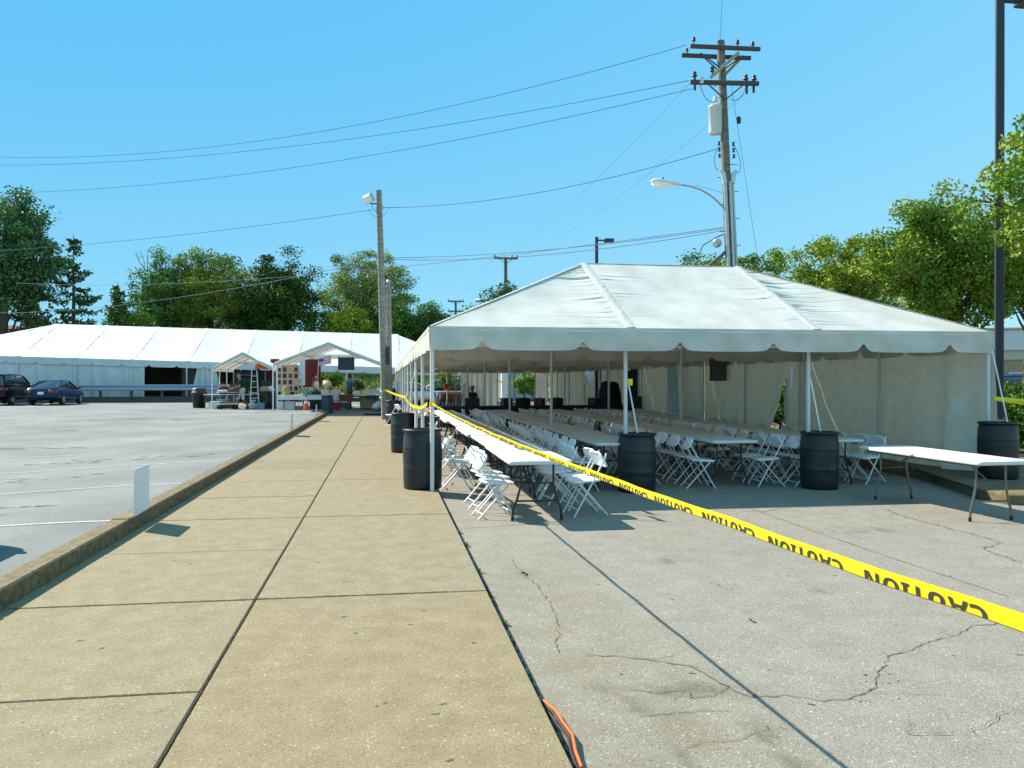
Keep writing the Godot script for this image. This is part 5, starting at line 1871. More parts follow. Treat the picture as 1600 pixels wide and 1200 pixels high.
# a broadleaf tree: trunk, limbs that reach the leaf clumps, clumps of leaves through the crown
func broad_tree(called: String, label: String, group: String, at: Vector3, height: float, crown_r: Vector3, crown_y: float, clumps: int, clump_r: float, per: int, size: float, c1: Color, c2: Color, seed_: int, trunk_r := 0.25, limbs := 16, airy := 0.0, bare := 0) -> Node3D:
	var r := RandomNumberGenerator.new()
	r.seed = seed_
	var t := thing(called, label, "tree", at, 0.0, group)
	var nz := FastNoiseLite.new()
	nz.seed = seed_; nz.frequency = 0.9
	var lv := Leaves.new()
	lv.r = r
	var spots := []
	var tries := 0
	while spots.size() < clumps and tries < clumps * 30:
		tries += 1
		var d := Vector3(r.randfn(), r.randfn(), r.randfn()).normalized()
		var reach := 0.86 + 0.34 * nz.get_noise_3d(d.x * 1.6, d.y * 1.6, d.z * 1.6) + 0.1 * r.randfn()
		var f := pow(r.randf(), 0.38) * clampf(reach, 0.45, 1.2)
		var p := Vector3(d.x * crown_r.x, d.y * crown_r.y, d.z * crown_r.z) * f
		if p.y < 0.0: p *= Vector3(0.92, 0.85, 0.92)
		var ok := true
		for s in spots:
			if s.distance_to(p) < clump_r * (0.55 + airy): ok = false; break
		if ok: spots.append(p)
	for p in spots:
		var tone := r.randf()
		var n := int(per * 1.65 * r.randf_range(0.55, 1.35))
		var sq := Vector3(r.randf_range(0.8, 1.25), r.randf_range(0.55, 0.95), r.randf_range(0.8, 1.25)) * clump_r * r.randf_range(0.65, 1.2)
		for k in n:
			var d := Vector3(r.randfn(), r.randfn(), r.randfn()).normalized()
			var q: Vector3 = p + d * sq * pow(r.randf(), 0.55)
			lv.leaf(q + Vector3(0, crown_y, 0), size * 0.78 * r.randf_range(0.6, 1.4), c1.lerp(c2, clampf(tone * 0.6 + r.randf() * 0.5 - 0.05, 0.0, 1.0)))
	var st := new_st()
	var lean := Vector3(r.randf_range(-0.3, 0.3), 0, r.randf_range(-0.3, 0.3))
	var tips := crown_y + crown_r.y * 0.55
	tube(st, [Vector3(0, -0.2, 0), Vector3(0, 0.25, 0), lean * 0.4 + Vector3(0, crown_y * 0.5, 0), lean + Vector3(0, crown_y, 0), lean * 1.6 + Vector3(0, tips, 0)], [trunk_r * 1.45, trunk_r, trunk_r * 0.85, trunk_r * 0.6, trunk_r * 0.15], 10)
	part(t, "trunk", st, M.bark)
	st = new_st()
	for k in mini(limbs, spots.size()):
		var p: Vector3 = spots[k] + Vector3(0, crown_y, 0)
		var y0 := clampf(p.y - crown_r.y * r.randf_range(0.35, 0.8), crown_y * 0.35, tips)
		var a := lean * (y0 / crown_y) + Vector3(0, y0, 0)
		var b := a.lerp(p, 0.5) + Vector3(0, -0.05 * crown_r.y, 0)
		tube(st, [a, b, p], [trunk_r * 0.42, trunk_r * 0.25, trunk_r * 0.06], 6)
		for j in 3:
			var e := p + Vector3(r.randfn(), r.randf_range(0.1, 1.0), r.randfn()) * clump_r * 0.7
			tube(st, [b.lerp(p, 0.5 + 0.15 * j), e], [trunk_r * 0.1, trunk_r * 0.03], 4)
	part(t, "limbs", st, M.bark)
	if bare > 0:
		st = new_st()
		for k in bare:
			var an := r.randf() * TAU
			var base := Vector3(cos(an) * crown_r.x * r.randf_range(0.1, 0.8), crown_y + crown_r.y * r.randf_range(-0.1, 0.5), sin(an) * crown_r.z * r.randf_range(0.1, 0.8))
			var tip := base + Vector3(r.randf_range(-1, 1), r.randf_range(1.8, 3.4), r.randf_range(-1, 1)) * crown_r.y * 0.16
			tube(st, [base, base.lerp(tip, 0.5) + Vector3(r.randfn(), 0, r.randfn()) * 0.1, tip], [0.05, 0.03, 0.01], 4)
			for j in 5:
				var f := r.randf_range(0.3, 0.9)
				var q := base.lerp(tip, f)
				tube(st, [q, q + Vector3(r.randf_range(-1, 1), r.randf_range(0.4, 1.4), r.randf_range(-1, 1)) * crown_r.y * 0.07], [0.022, 0.008], 3)
		part(t, "bare_twigs", st, M.twig)
	part_mesh(t, "crown", lv.mesh(), M.leaf)
	return t

func spruce(label: String, group: String, at: Vector3, height: float, spread: float, first: float, size: float, c1: Color, c2: Color, seed_: int, gap := 0.3) -> void:
	var r := RandomNumberGenerator.new()
	r.seed = seed_
	var t := thing("spruce_tree", label, "tree", at, 0.0, group)
	var lv := Leaves.new()
	lv.r = r
	var st := new_st()
	tube(st, [Vector3(0, -0.2, 0), Vector3(0, height * 0.5, 0), Vector3(0, height, 0)], [height * 0.017, height * 0.011, 0.02], 8)
	part(t, "trunk", st, M.bark)
	st = new_st()
	var y := first
	while y < height - 0.3:
		var f := 1.0 - (y - first) / (height - first)
		var len_ := spread * (0.12 + 0.95 * pow(f, 0.8))
		for k in 5:
			if r.randf() < gap: continue
			var an := r.randf() * TAU
			var l := len_ * r.randf_range(0.6, 1.15)
			var d := Vector3(cos(an), 0, sin(an))
			var pts := []
			for j in 6:
				var s := j / 5.0
				pts.append(Vector3(0, y, 0) + d * l * s + Vector3(0, -l * 0.28 * s + l * 0.30 * s * s * s, 0))
			tube(st, pts, [0.06, 0.05, 0.04, 0.03, 0.02, 0.01], 4)
			var n := int(34 * l)
			for j in n:
				var s := r.randf_range(0.12, 1.0)
				var i := int(s * 4.999)
				var p: Vector3 = pts[i].lerp(pts[i + 1], s * 5.0 - i)
				var side := d.cross(Vector3.UP) * r.randfn() * 0.20 * l * (1.0 - s * 0.6)
				lv.leaf(p + side + Vector3(0, -absf(r.randfn()) * 0.16, 0), size * r.randf_range(0.7, 1.3), c1.lerp(c2, r.randf()))
		y += height * 0.034 * r.randf_range(0.8, 1.3)
	part(t, "branches", st, M.bark)
	part_mesh(t, "crown", lv.mesh(), M.leaf)

func make_trees() -> void:
	var far := "trees along the far edge behind the tents"
	var dark1 := Color(0.042, 0.097, 0.038)
	var dark2 := Color(0.101, 0.195, 0.053)
	broad_tree("leafy_tree", "tall dark tree at the left edge, highest of the far trees", far, Vector3(-34.6, 0.5, -82.5), 19.0, Vector3(5.6, 7.2, 5.0), 12.6, 140, 1.35, 150, 0.34, Color(0.048, 0.113, 0.062), Color(0.120, 0.242, 0.084), 1, 0.4, 30)
	broad_tree("leafy_tree", "dark tree partly outside the left edge beside the tallest far tree", far, Vector3(-41.0, 0.5, -85.5), 16.0, Vector3(6.0, 6.0, 5.0), 9.5, 90, 1.4, 130, 0.36, dark1, dark2, 2, 0.4, 20)
	spruce("tall drooping spruce with gaps between its dark boughs, right of the tallest far tree", far, Vector3(-29.6, 0.5, -85.5), 15.3, 3.6, 3.0, 0.34, Color(0.031, 0.080, 0.043), Color(0.079, 0.157, 0.062), 3, 0.42)
	spruce("smaller spruce with warm green low boughs tucked beside the tall spruce", far, Vector3(-32.4, 0.5, -83.5), 11.0, 3.4, 3.0, 0.32, Color(0.054, 0.113, 0.043), Color(0.133, 0.201, 0.048), 4, 0.3)
	spruce("short dense conical evergreen between the tall spruce and the bare twigged tree", far, Vector3(-26.0, 0.5, -87.0), 10.9, 2.4, 2.0, 0.3, Color(0.048, 0.119, 0.028), Color(0.120, 0.228, 0.043), 5, 0.06)
	broad_tree("leafy_tree", "thin tree with bare twigs sticking out of its top", far, Vector3(-23.2, 0.5, -92.5), 15.0, Vector3(3.5, 5.7, 3.2), 9.9, 74, 1.05, 120, 0.30, Color(0.076, 0.171, 0.053), Color(0.172, 0.328, 0.071), 6, 0.28, 34, 0.25, 22)
	broad_tree("leafy_tree", "low green bushy tree under the bare twigged tree", far, Vector3(-25.2, 0.5, -88.5), 9.0, Vector3(2.6, 3.0, 2.6), 6.0, 36, 1.0, 130, 0.28, Color(0.070, 0.171, 0.033), Color(0.160, 0.299, 0.048), 7, 0.2, 12)
	broad_tree("leafy_tree", "yellow green tree with feathery top in the middle of the far trees", far, Vector3(-18.0, 0.5, -91.8), 14.6, Vector3(4.7, 5.4, 4.2), 10.2, 110, 1.2, 130, 0.30, Color(0.079, 0.147, 0.028), Color(0.281, 0.328, 0.053), 8, 0.3, 30, 0.12)
	broad_tree("leafy_tree", "green filler tree between the yellow green tree and the thin tree", far, Vector3(-20.9, 0.5, -94.5), 12.0, Vector3(3.2, 4.6, 3.0), 8.4, 60, 1.15, 130, 0.30, Color(0.065, 0.142, 0.038), Color(0.147, 0.242, 0.059), 9, 0.25, 16)
	broad_tree("leafy_tree", "round very dark green tree right of the yellow green one", far, Vector3(-10.9, 0.5, -90.7), 13.5, Vector3(4.8, 4.9, 4.2), 9.3, 130, 1.15, 160, 0.30, Color(0.026, 0.074, 0.021), Color(0.091, 0.165, 0.033), 10, 0.32, 20)
	broad_tree("leafy_tree", "dark low tree joining the round dark tree at its left", far, Vector3(-14.4, 0.5, -93.0), 11.0, Vector3(3.2, 4.0, 3.0), 8.2, 60, 1.1, 140, 0.30, Color(0.037, 0.091, 0.023), Color(0.106, 0.201, 0.043), 11, 0.25, 12)
	broad_tree("willow_tree", "large pale olive willow-like tree left of the wooden light pole", far, Vector3(-1.6, 0.5, -93.5), 15.8, Vector3(5.7, 6.3, 5.0), 9.7, 150, 1.1, 160, 0.26, Color(0.120, 0.201, 0.062), Color(0.333, 0.385, 0.108), 12, 0.3, 60, 0.3)
	broad_tree("leafy_tree", "yellow green bush in the sun in front of the willow-like tree", far, Vector3(-3.4, 0.5, -88.0), 9.0, Vector3(2.6, 2.6, 2.4), 6.6, 40, 1.0, 130, 0.26, Color(0.120, 0.215, 0.023), Color(0.374, 0.401, 0.048), 13, 0.2, 10)
	broad_tree("leafy_tree", "dark bush right of the yellow green bush and behind the light pole", far, Vector3(1.2, 0.5, -87.0), 9.0, Vector3(2.8, 3.0, 2.6), 6.4, 44, 1.05, 130, 0.28, Color(0.037, 0.097, 0.021), Color(0.120, 0.215, 0.033), 14, 0.2, 10)
	broad_tree("leafy_tree", "green hedge tree between the round dark tree and the willow-like tree", far, Vector3(-6.5, 0.5, -91.5), 8.6, Vector3(3.0, 2.8, 2.6), 6.2, 44, 1.05, 130, 0.28, Color(0.054, 0.129, 0.023), Color(0.189, 0.286, 0.043), 15, 0.2, 10)
	broad_tree("leafy_tree", "small distant bluish green tree at the left end of the near tent roof", far, Vector3(6.6, 0.5, -125.0), 13.0, Vector3(4.6, 3.8, 4.0), 9.0, 60, 1.3, 120, 0.36, Color(0.076, 0.171, 0.081), Color(0.172, 0.314, 0.118), 16, 0.3, 12)
	broad_tree("leafy_tree", "dark leafy tree low behind the eaves of the joined tents", far, Vector3(4.6, 0.5, -89.0), 8.5, Vector3(3.0, 2.8, 2.6), 5.8, 44, 1.05, 130, 0.28, Color(0.037, 0.085, 0.023), Color(0.133, 0.215, 0.043), 17, 0.2, 10)
	for q in [[-46.0, -92.0, 31], [11.5, -78.0, 32], [18.0, -74.0, 33], [24.0, -72.0, 34]]:
		broad_tree("leafy_tree", ["dark tree outside the left edge closing the far row", "dark tree seen through the rear tent opening behind the sign post", "green tree behind the rear tents, hidden by the side walls", "green tree far right behind the maples"][q[2] - 31], far, Vector3(q[0], 0.3, q[1]), 11.0, Vector3(4.6, 4.4, 4.0), 6.6, 60, 1.3, 120, 0.32, dark1, Color(0.133, 0.242, 0.048), q[2], 0.3, 12)
	# maples at the right
	var near := "maple trees turning yellow behind the right side of the near tent"
	var g1 := Color(0.081, 0.206, 0.023)
	var g2 := Color(0.326, 0.375, 0.058)
	broad_tree("maple_tree", "yellow green maple left of the big maple, its top notched against the sky", near, Vector3(16.3, 0.07, -27.6), 7.4, Vector3(2.4, 2.4, 2.2), 4.6, 120, 0.5, 190, 0.125, Color(0.127, 0.220, 0.028), Color(0.326, 0.375, 0.059), 41, 0.14, 40, 0.05)
	broad_tree("maple_tree", "big bright green maple behind the right corner of the near tent", near, Vector3(16.5, 0.07, -22.0), 7.3, Vector3(2.7, 2.35, 2.4), 4.9, 170, 0.48, 200, 0.115, g1, g2, 42, 0.15, 50)
	broad_tree("maple_tree", "low maple with an orange tinge behind the utility pole", near, Vector3(15.4, 0.07, -34.5), 7.4, Vector3(3.2, 1.9, 2.6), 5.5, 90, 0.55, 150, 0.15, Color(0.075, 0.176, 0.028), Color(0.326, 0.375, 0.059), 43, 0.14, 30)
	broad_tree("maple_tree", "maple with branches reaching in from the right edge across the lamp pole", near, Vector3(11.2, 0.07, -12.4), 6.3, Vector3(1.45, 1.75, 1.5), 4.65, 70, 0.36, 110, 0.11, g1, Color(0.326, 0.375, 0.070), 44, 0.14, 50, 0.1)
	broad_tree("maple_tree", "maple filling the gap between the big maple and the lamp pole", near, Vector3(19.3, 0.07, -22.5), 6.6, Vector3(2.4, 1.75, 2.2), 5.0, 90, 0.5, 160, 0.13, Color(0.052, 0.161, 0.028), Color(0.255, 0.375, 0.048), 45, 0.14, 30)
	broad_tree("maple_tree", "darker maple low behind the two bright maples", near, Vector3(19.5, 0.07, -31.0), 6.0, Vector3(3.6, 2.0, 2.6), 3.6, 80, 0.6, 150, 0.15, Color(0.046, 0.131, 0.023), Color(0.216, 0.321, 0.048), 46, 0.14, 20)
	broad_tree("maple_tree", "maple low behind the tent ridge, between the utility pole and the yellow green maple", near, Vector3(16.2, 0.07, -40.0), 7.8, Vector3(3.4, 1.9, 2.6), 6.0, 70, 0.6, 130, 0.17, Color(0.055, 0.145, 0.028), Color(0.229, 0.306, 0.052), 47, 0.14, 20)
	# shrubs
	var sg := "shrubs beside the tents"
	var n := 0
	for q in [[13.2, -15.9, 0.85, 0.8], [14.4, -17.4, 1.0, 0.95], [12.6, -18.5, 0.8, 0.75], [15.7, -16.2, 0.9, 0.85], [11.7, -23.2, 1.0, 1.0], [-4.6, -74.5, 1.15, 1.0], [11.0, -61.0, 1.5, 1.6], [2.5, -75.0, 1.0, 0.9]]:
		var lb: String = ["dark green shrub at the foot of the right lamp pole", "dark shrub behind the right corner drum, larger one", "dark shrub against the right tent wall", "dark shrub at the right edge behind the yellow tape", "dark shrub behind the gap in the tent wall", "rounded green bush on the sunny bank behind the larger canopy", "bright green bush behind the sign post beyond the rear tent opening", "rounded bush on the bank beside the wooden light pole"][n]
		var bt := n >= 5
		broad_tree("shrub", lb, sg, Vector3(q[0], 0.05 if not (n == 5 or n == 7) else 0.9, q[1]), q[3] * 2.0, Vector3(q[2], q[3] * 0.8, q[2]), q[3] * 0.8, 34, 0.32 if not bt else 0.4, 150, 0.085 if not bt else 0.16, Color(0.035, 0.096, 0.020) if not bt else Color(0.067, 0.182, 0.020), Color(0.113, 0.205, 0.037) if not bt else Color(0.204, 0.340, 0.042), 60 + n, 0.05, 8)
		n += 1

# ---------------------------------------------------------------- buildings
func make_buildings() -> void:
	var h := thing("house", "low house with a brown shingle roof at the far left edge", "house", Vector3(-40.0, 0.4, -91.0), 0.0)
	var st := new_st()
	box(st, Vector3(0, 2.4, 0), Vector3(16, 4.8, 9), 0.02)
	part(h, "wall", st, M.house_brick)
	for s in [-1.0, 1.0]:
		var rf := Node3D.new()
		rf.name = "roof"
		h.add_child(rf, true)
		for k in 9:
			st = new_st()
			var f := (k + 0.5) / 9.0
			box(st, Vector3(0, lerpf(4.75, 6.75, f) + 0.02, s * lerpf(5.0, 0.0, f)), Vector3(17.0, 0.07, 0.66), 0.01, Basis.from_euler(Vector3(s * 0.44, 0, 0)))
			part(rf, "shingle_course", st, M.house_roof)
	st = new_st()
	for s in [-1.0, 1.0]:
		st = new_st()
		tri(st, Vector3(s * 8.0, 4.8, -4.5), Vector3(s * 8.0, 4.8, 4.5), Vector3(s * 8.0, 6.6, 0))
		part(h, "gable", st, M.house_brick)
	for x in [-4.5, 0.0, 4.5]:
		st = new_st()
		box(st, Vector3(x, 2.3, 4.52), Vector3(1.3, 1.5, 0.08), 0.01)
		var w := part(h, "window", st, M.store_white)
		st = new_st()
		box(st, Vector3(x, 2.3, 4.57), Vector3(1.1, 1.3, 0.03), 0.0)
		part(w, "pane", st, M.window_dark)
	# the tan store at the right edge
	var b := thing("store_building", "long low tan store with cream and white bands at the right edge", "building", Vector3(40.0, 0.0, -44.0), -0.35)
	st = new_st()
	box(st, Vector3(0, 1.35, 0), Vector3(34, 2.7, 14), 0.02)
	part(b, "wall", st, M.store_tan)
	st = new_st()
	box(st, Vector3(0, 2.95, 0), Vector3(34.1, 0.5, 14.1), 0.02)
	part(b, "cream_band", st, M.store_cream)
	st = new_st()
	box(st, Vector3(0, 3.75, 0), Vector3(34.3, 1.1, 14.3), 0.03)
	part(b, "parapet", st, M.store_white)
	st = new_st()
	box(st, Vector3(0, 4.36, 0), Vector3(34.5, 0.12, 14.5), 0.02)
	part(b, "coping", st, M.store_cream)
	for x in [-13.0, -8.5, -4.0, 0.5]:
		st = new_st()
		box(st, Vector3(x, 1.3, 7.03), Vector3(2.6, 1.5, 0.08), 0.01)
		var w := part(b, "window", st, M.store_white)
		st = new_st()
		box(st, Vector3(x - 0.62, 1.3, 7.08), Vector3(1.16, 1.34, 0.03), 0.0)
		box(st, Vector3(x + 0.62, 1.3, 7.08), Vector3(1.16, 1.34, 0.03), 0.0)
		part(w, "pane", st, M.window_dark)
	# the pale grey hall seen through the rear opening
	var g := thing("grey_hall", "pale blue grey hall with a white corner column seen through the rear tent opening", "building", Vector3(15.2, 0.0, -72.0))
	st = new_st()
	for k in 14: box(st, Vector3(-4.6 + k * 0.72, 2.2, 0), Vector3(0.70, 4.4, 6.0), 0.02)
	part(g, "wall_panels", st, M.guard_rail).set_meta("kind", "stuff")
	st = new_st()
	box(st, Vector3(-5.2, 2.2, 3.1), Vector3(0.5, 4.4, 0.5), 0.02)
	part(g, "column", st, M.store_white)
	st = new_st()
	box(st, Vector3(0, 4.5, 0), Vector3(11.2, 0.25, 7.2), 0.03)
	part(g, "roof", st, M.dark_concrete)

# ---------------------------------------------------------------- people
# one continuous skin round tapered bones: [from, to, radius, radius, colour]
func body_mesh(bones: Array, cell := 0.022) -> ArrayMesh:
	var lo := Vector3(1e9, 1e9, 1e9)
	var hi := -lo
	for b in bones:
		for e in 2:
			lo = lo.min(b[e] - Vector3.ONE * (b[2 + e] + 0.06)); hi = hi.max(b[e] + Vector3.ONE * (b[2 + e] + 0.06))
	var nx := int((hi.x - lo.x) / cell) + 2
	var ny := int((hi.y - lo.y) / cell) + 2
	var nz := int((hi.z - lo.z) / cell) + 2
	var acc := PackedFloat32Array(); acc.resize(nx * ny * nz)
	var best := PackedFloat32Array(); best.resize(nx * ny * nz); best.fill(1e9)
	var who := PackedInt32Array(); who.resize(nx * ny * nz)
	var kk := 55.0
	for bi in bones.size():
		var b: Array = bones[bi]
		var a: Vector3 = b[0]
		var c: Vector3 = b[1]
		var m: float = maxf(b[2], b[3]) + 0.055
		var l := ((a.min(c) - Vector3.ONE * m - lo) / cell).floor()
		var h := ((a.max(c) + Vector3.ONE * m - lo) / cell).ceil()
		var d := c - a
		var dl := maxf(d.length_squared(), 1e-8)
		for z in range(maxi(0, int(l.z)), mini(nz, int(h.z) + 1)):
			for y in range(maxi(0, int(l.y)), mini(ny, int(h.y) + 1)):
				for x in range(maxi(0, int(l.x)), mini(nx, int(h.x) + 1)):
					var p := lo + Vector3(x, y, z) * cell
					var t := clampf((p - a).dot(d) / dl, 0.0, 1.0)
					var dist: float = p.distance_to(a + d * t) - lerpf(b[2], b[3], t)
					if dist > 0.08: continue
					var k := (z * ny + y) * nx + x
					acc[k] += exp(-kk * dist)
					if dist < best[k]:
						best[k] = dist; who[k] = bi
	var vid := PackedInt32Array(); vid.resize(nx * ny * nz); vid.fill(-1)
	var vs := PackedVector3Array()
	var cs := PackedColorArray()
	var off := [0, 1, nx, nx + 1, nx * ny, nx * ny + 1, nx * ny + nx, nx * ny + nx + 1]
	var co := [Vector3(0, 0, 0), Vector3(1, 0, 0), Vector3(0, 1, 0), Vector3(1, 1, 0), Vector3(0, 0, 1), Vector3(1, 0, 1), Vector3(0, 1, 1), Vector3(1, 1, 1)]
	var ed := [[0, 1], [2, 3], [4, 5], [6, 7], [0, 2], [1, 3], [4, 6], [5, 7], [0, 4], [1, 5], [2, 6], [3, 7]]
	for z in nz - 1:
		for y in ny - 1:
			for x in nx - 1:
				var k := (z * ny + y) * nx + x
				var ins := 0
				for i in 8:
					if acc[k + off[i]] >= 1.0: ins += 1
				if ins == 0 or ins == 8: continue
				var s := Vector3()
				var n := 0
				for e in ed:
					var f0 := acc[k + off[e[0]]]
					var f1 := acc[k + off[e[1]]]
					if (f0 >= 1.0) != (f1 >= 1.0):
						var g0 := -log(maxf(f0, 1e-3)) / kk
						var g1 := -log(maxf(f1, 1e-3)) / kk
						s += co[e[0]].lerp(co[e[1]], clampf(g0 / (g0 - g1), 0.0, 1.0))
						n += 1
				vid[k] = vs.size()
				vs.append(lo + (Vector3(x, y, z) + s / n) * cell)
				var w := 0
				var bd := 1e9
				for i in 8:
					if best[k + off[i]] < bd:
						bd = best[k + off[i]]; w = who[k + off[i]]
				cs.append(bones[w][4])
	var st := SurfaceTool.new()
	st.begin(Mesh.PRIMITIVE_TRIANGLES)
	st.set_smooth_group(0)
	var dims := [1, nx, nx * ny]
	for z in range(1, nz - 1):
		for y in range(1, ny - 1):
			for x in range(1, nx - 1):
				var k := (z * ny + y) * nx + x
				var a := acc[k] >= 1.0
				for ax in 3:
					if a == (acc[k + dims[ax]] >= 1.0): continue
					var u: int = dims[(ax + 1) % 3]
					var w: int = dims[(ax + 2) % 3]
					var q := [vid[k], vid[k - u], vid[k - u - w], vid[k - w]]
					if q.min() < 0: continue
					if a: q.reverse()
					for i in [0, 1, 2, 0, 2, 3]:
						st.set_color(cs[q[i]])
						st.add_vertex(vs[q[i]])
	st.generate_normals()
	return st.commit()

# joints: feet, knees, hips, shoulders, elbows, hands in metres, facing +z
func make_person(label: String, at: Vector3, turn: float, scale_: float, look: Dictionary, j: Dictionary) -> void:
	var t := thing("person", label, "person", at, turn)
	var skin_c: Color = look.skin
	var shirt: Color = look.shirt
	var legs: Color = look.legs
	var shin: Color = look.get("shin", legs)
	var sleeve: Color = look.get("sleeve", shirt)
	var hair: Color = look.hair
	var shoe: Color = look.get("shoe", Color(0.03, 0.03, 0.03))
	var pel: Vector3 = j.get("pelvis", Vector3(0, 0.95, 0))
	var neck: Vector3 = j.get("neck", pel + Vector3(0, 0.53, 0))
	var head: Vector3 = j.get("head", neck + Vector3(0, 0.20, 0.03))
	var fw: Vector3 = j.get("face", Vector3(0, 0, 1))
	var sd := Vector3.UP.cross(fw).normalized()
	var bones := [
		[pel + Vector3(-0.07, 0, 0), pel + Vector3(0.07, 0, 0), 0.125, 0.125, legs],
		[pel + Vector3(0, 0.08, 0), pel.lerp(neck, 0.55), 0.13, 0.145, shirt],
		[pel.lerp(neck, 0.6) + Vector3(-0.07, 0, 0), pel.lerp(neck, 0.6) + Vector3(0.07, 0, 0), 0.125, 0.125, shirt],
		[neck + Vector3(-0.15, -0.09, 0), neck + Vector3(0.15, -0.09, 0), 0.075, 0.075, shirt],
		[neck + Vector3(0, -0.05, 0), head + Vector3(0, -0.08, 0), 0.06, 0.055, skin_c],
		[head + Vector3(0, -0.055, 0) + fw * 0.02, head + Vector3(0, 0.03, 0), 0.07, 0.09, skin_c],
		[head + Vector3(0, -0.02, 0) + fw * 0.085, head + Vector3(0, -0.04, 0) + fw * 0.10, 0.012, 0.018, skin_c],
		[head + sd * 0.085 + Vector3(0, -0.02, 0), head + sd * 0.092 + Vector3(0, 0.01, 0), 0.016, 0.02, skin_c],
		[head - sd * 0.085 + Vector3(0, -0.02, 0), head - sd * 0.092 + Vector3(0, 0.01, 0), 0.016, 0.02, skin_c],
		[head + Vector3(0, 0.055, 0) - fw * 0.012, head + Vector3(0, 0.015, 0) - fw * 0.04, 0.085, 0.085, hair],
	]
	if look.get("long_hair", false): bones.append([head - fw * 0.05, neck - fw * 0.07 + Vector3(0, -0.02, 0), 0.08, 0.055, hair])
	for s in [-1, 1]:
		var key: String = "l" if s < 0 else "r"
		var hip := pel + Vector3(s * 0.09, -0.03, 0)
		var knee: Vector3 = j.get(key + "knee", Vector3(s * 0.10, 0.50, 0.03))
		var foot: Vector3 = j.get(key + "foot", Vector3(s * 0.11, 0.08, 0))
		var toe: Vector3 = j.get(key + "toe", Vector3(s * 0.02, -0.04, 0.15))
		var sh := neck + Vector3(s * 0.19, -0.085, 0)
		var el: Vector3 = j.get(key + "elbow", sh + Vector3(s * 0.05, -0.29, -0.02))
		var ha: Vector3 = j.get(key + "hand", el + Vector3(0, -0.24, 0.08))
		bones.append([hip, hip.lerp(knee, 0.85), 0.092, 0.068, legs])
		bones.append([hip.lerp(knee, 0.85), knee, 0.066, 0.058, legs])
		bones.append([knee, foot, 0.056, 0.04, shin])
		bones.append([foot + Vector3(0, -0.035, -0.03), foot + toe, 0.045, 0.038, shoe])
		bones.append([sh, sh.lerp(el, 0.6), 0.062, 0.052, sleeve])
		bones.append([sh.lerp(el, 0.6), el, 0.046, 0.04, look.get("arm", skin_c)])
		bones.append([el, ha, 0.04, 0.028, look.get("arm", skin_c)])
		var dir := (ha - el).normalized()
		var acr := dir.cross(Vector3.UP).normalized() if absf(dir.y) < 0.9 else Vector3(0, 0, 1)
		bones.append([ha, ha + dir * 0.07, 0.03, 0.032, skin_c])
		for f in 4:
			bones.append([ha + dir * 0.07 + acr * (f - 1.5) * 0.02, ha + dir * ([0.13, 0.15, 0.145, 0.12][f]) + acr * (f - 1.5) * 0.023 + Vector3(0, -0.015, 0), 0.012, 0.009, skin_c])
		bones.append([ha + dir * 0.02 + acr * 0.025, ha + dir * 0.075 + acr * 0.06, 0.013, 0.010, skin_c])
	for b in bones:
		b[0] *= scale_; b[1] *= scale_; b[2] *= scale_; b[3] *= scale_
	part_mesh(t, "body", body_mesh(bones), M.painted)
	var st := new_st()
	for s in [-1.0, 1.0]:
		var e: Vector3 = (head + sd * s * 0.034 + Vector3(0, 0.005, 0) + fw * 0.094) * scale_
		lathe(st, [Vector2(0, -0.011), Vector2(0.011, 0), Vector2(0, 0.011)], 8, Transform3D(Basis(), e))
	part(t, "eyes", st, M.black_plastic)

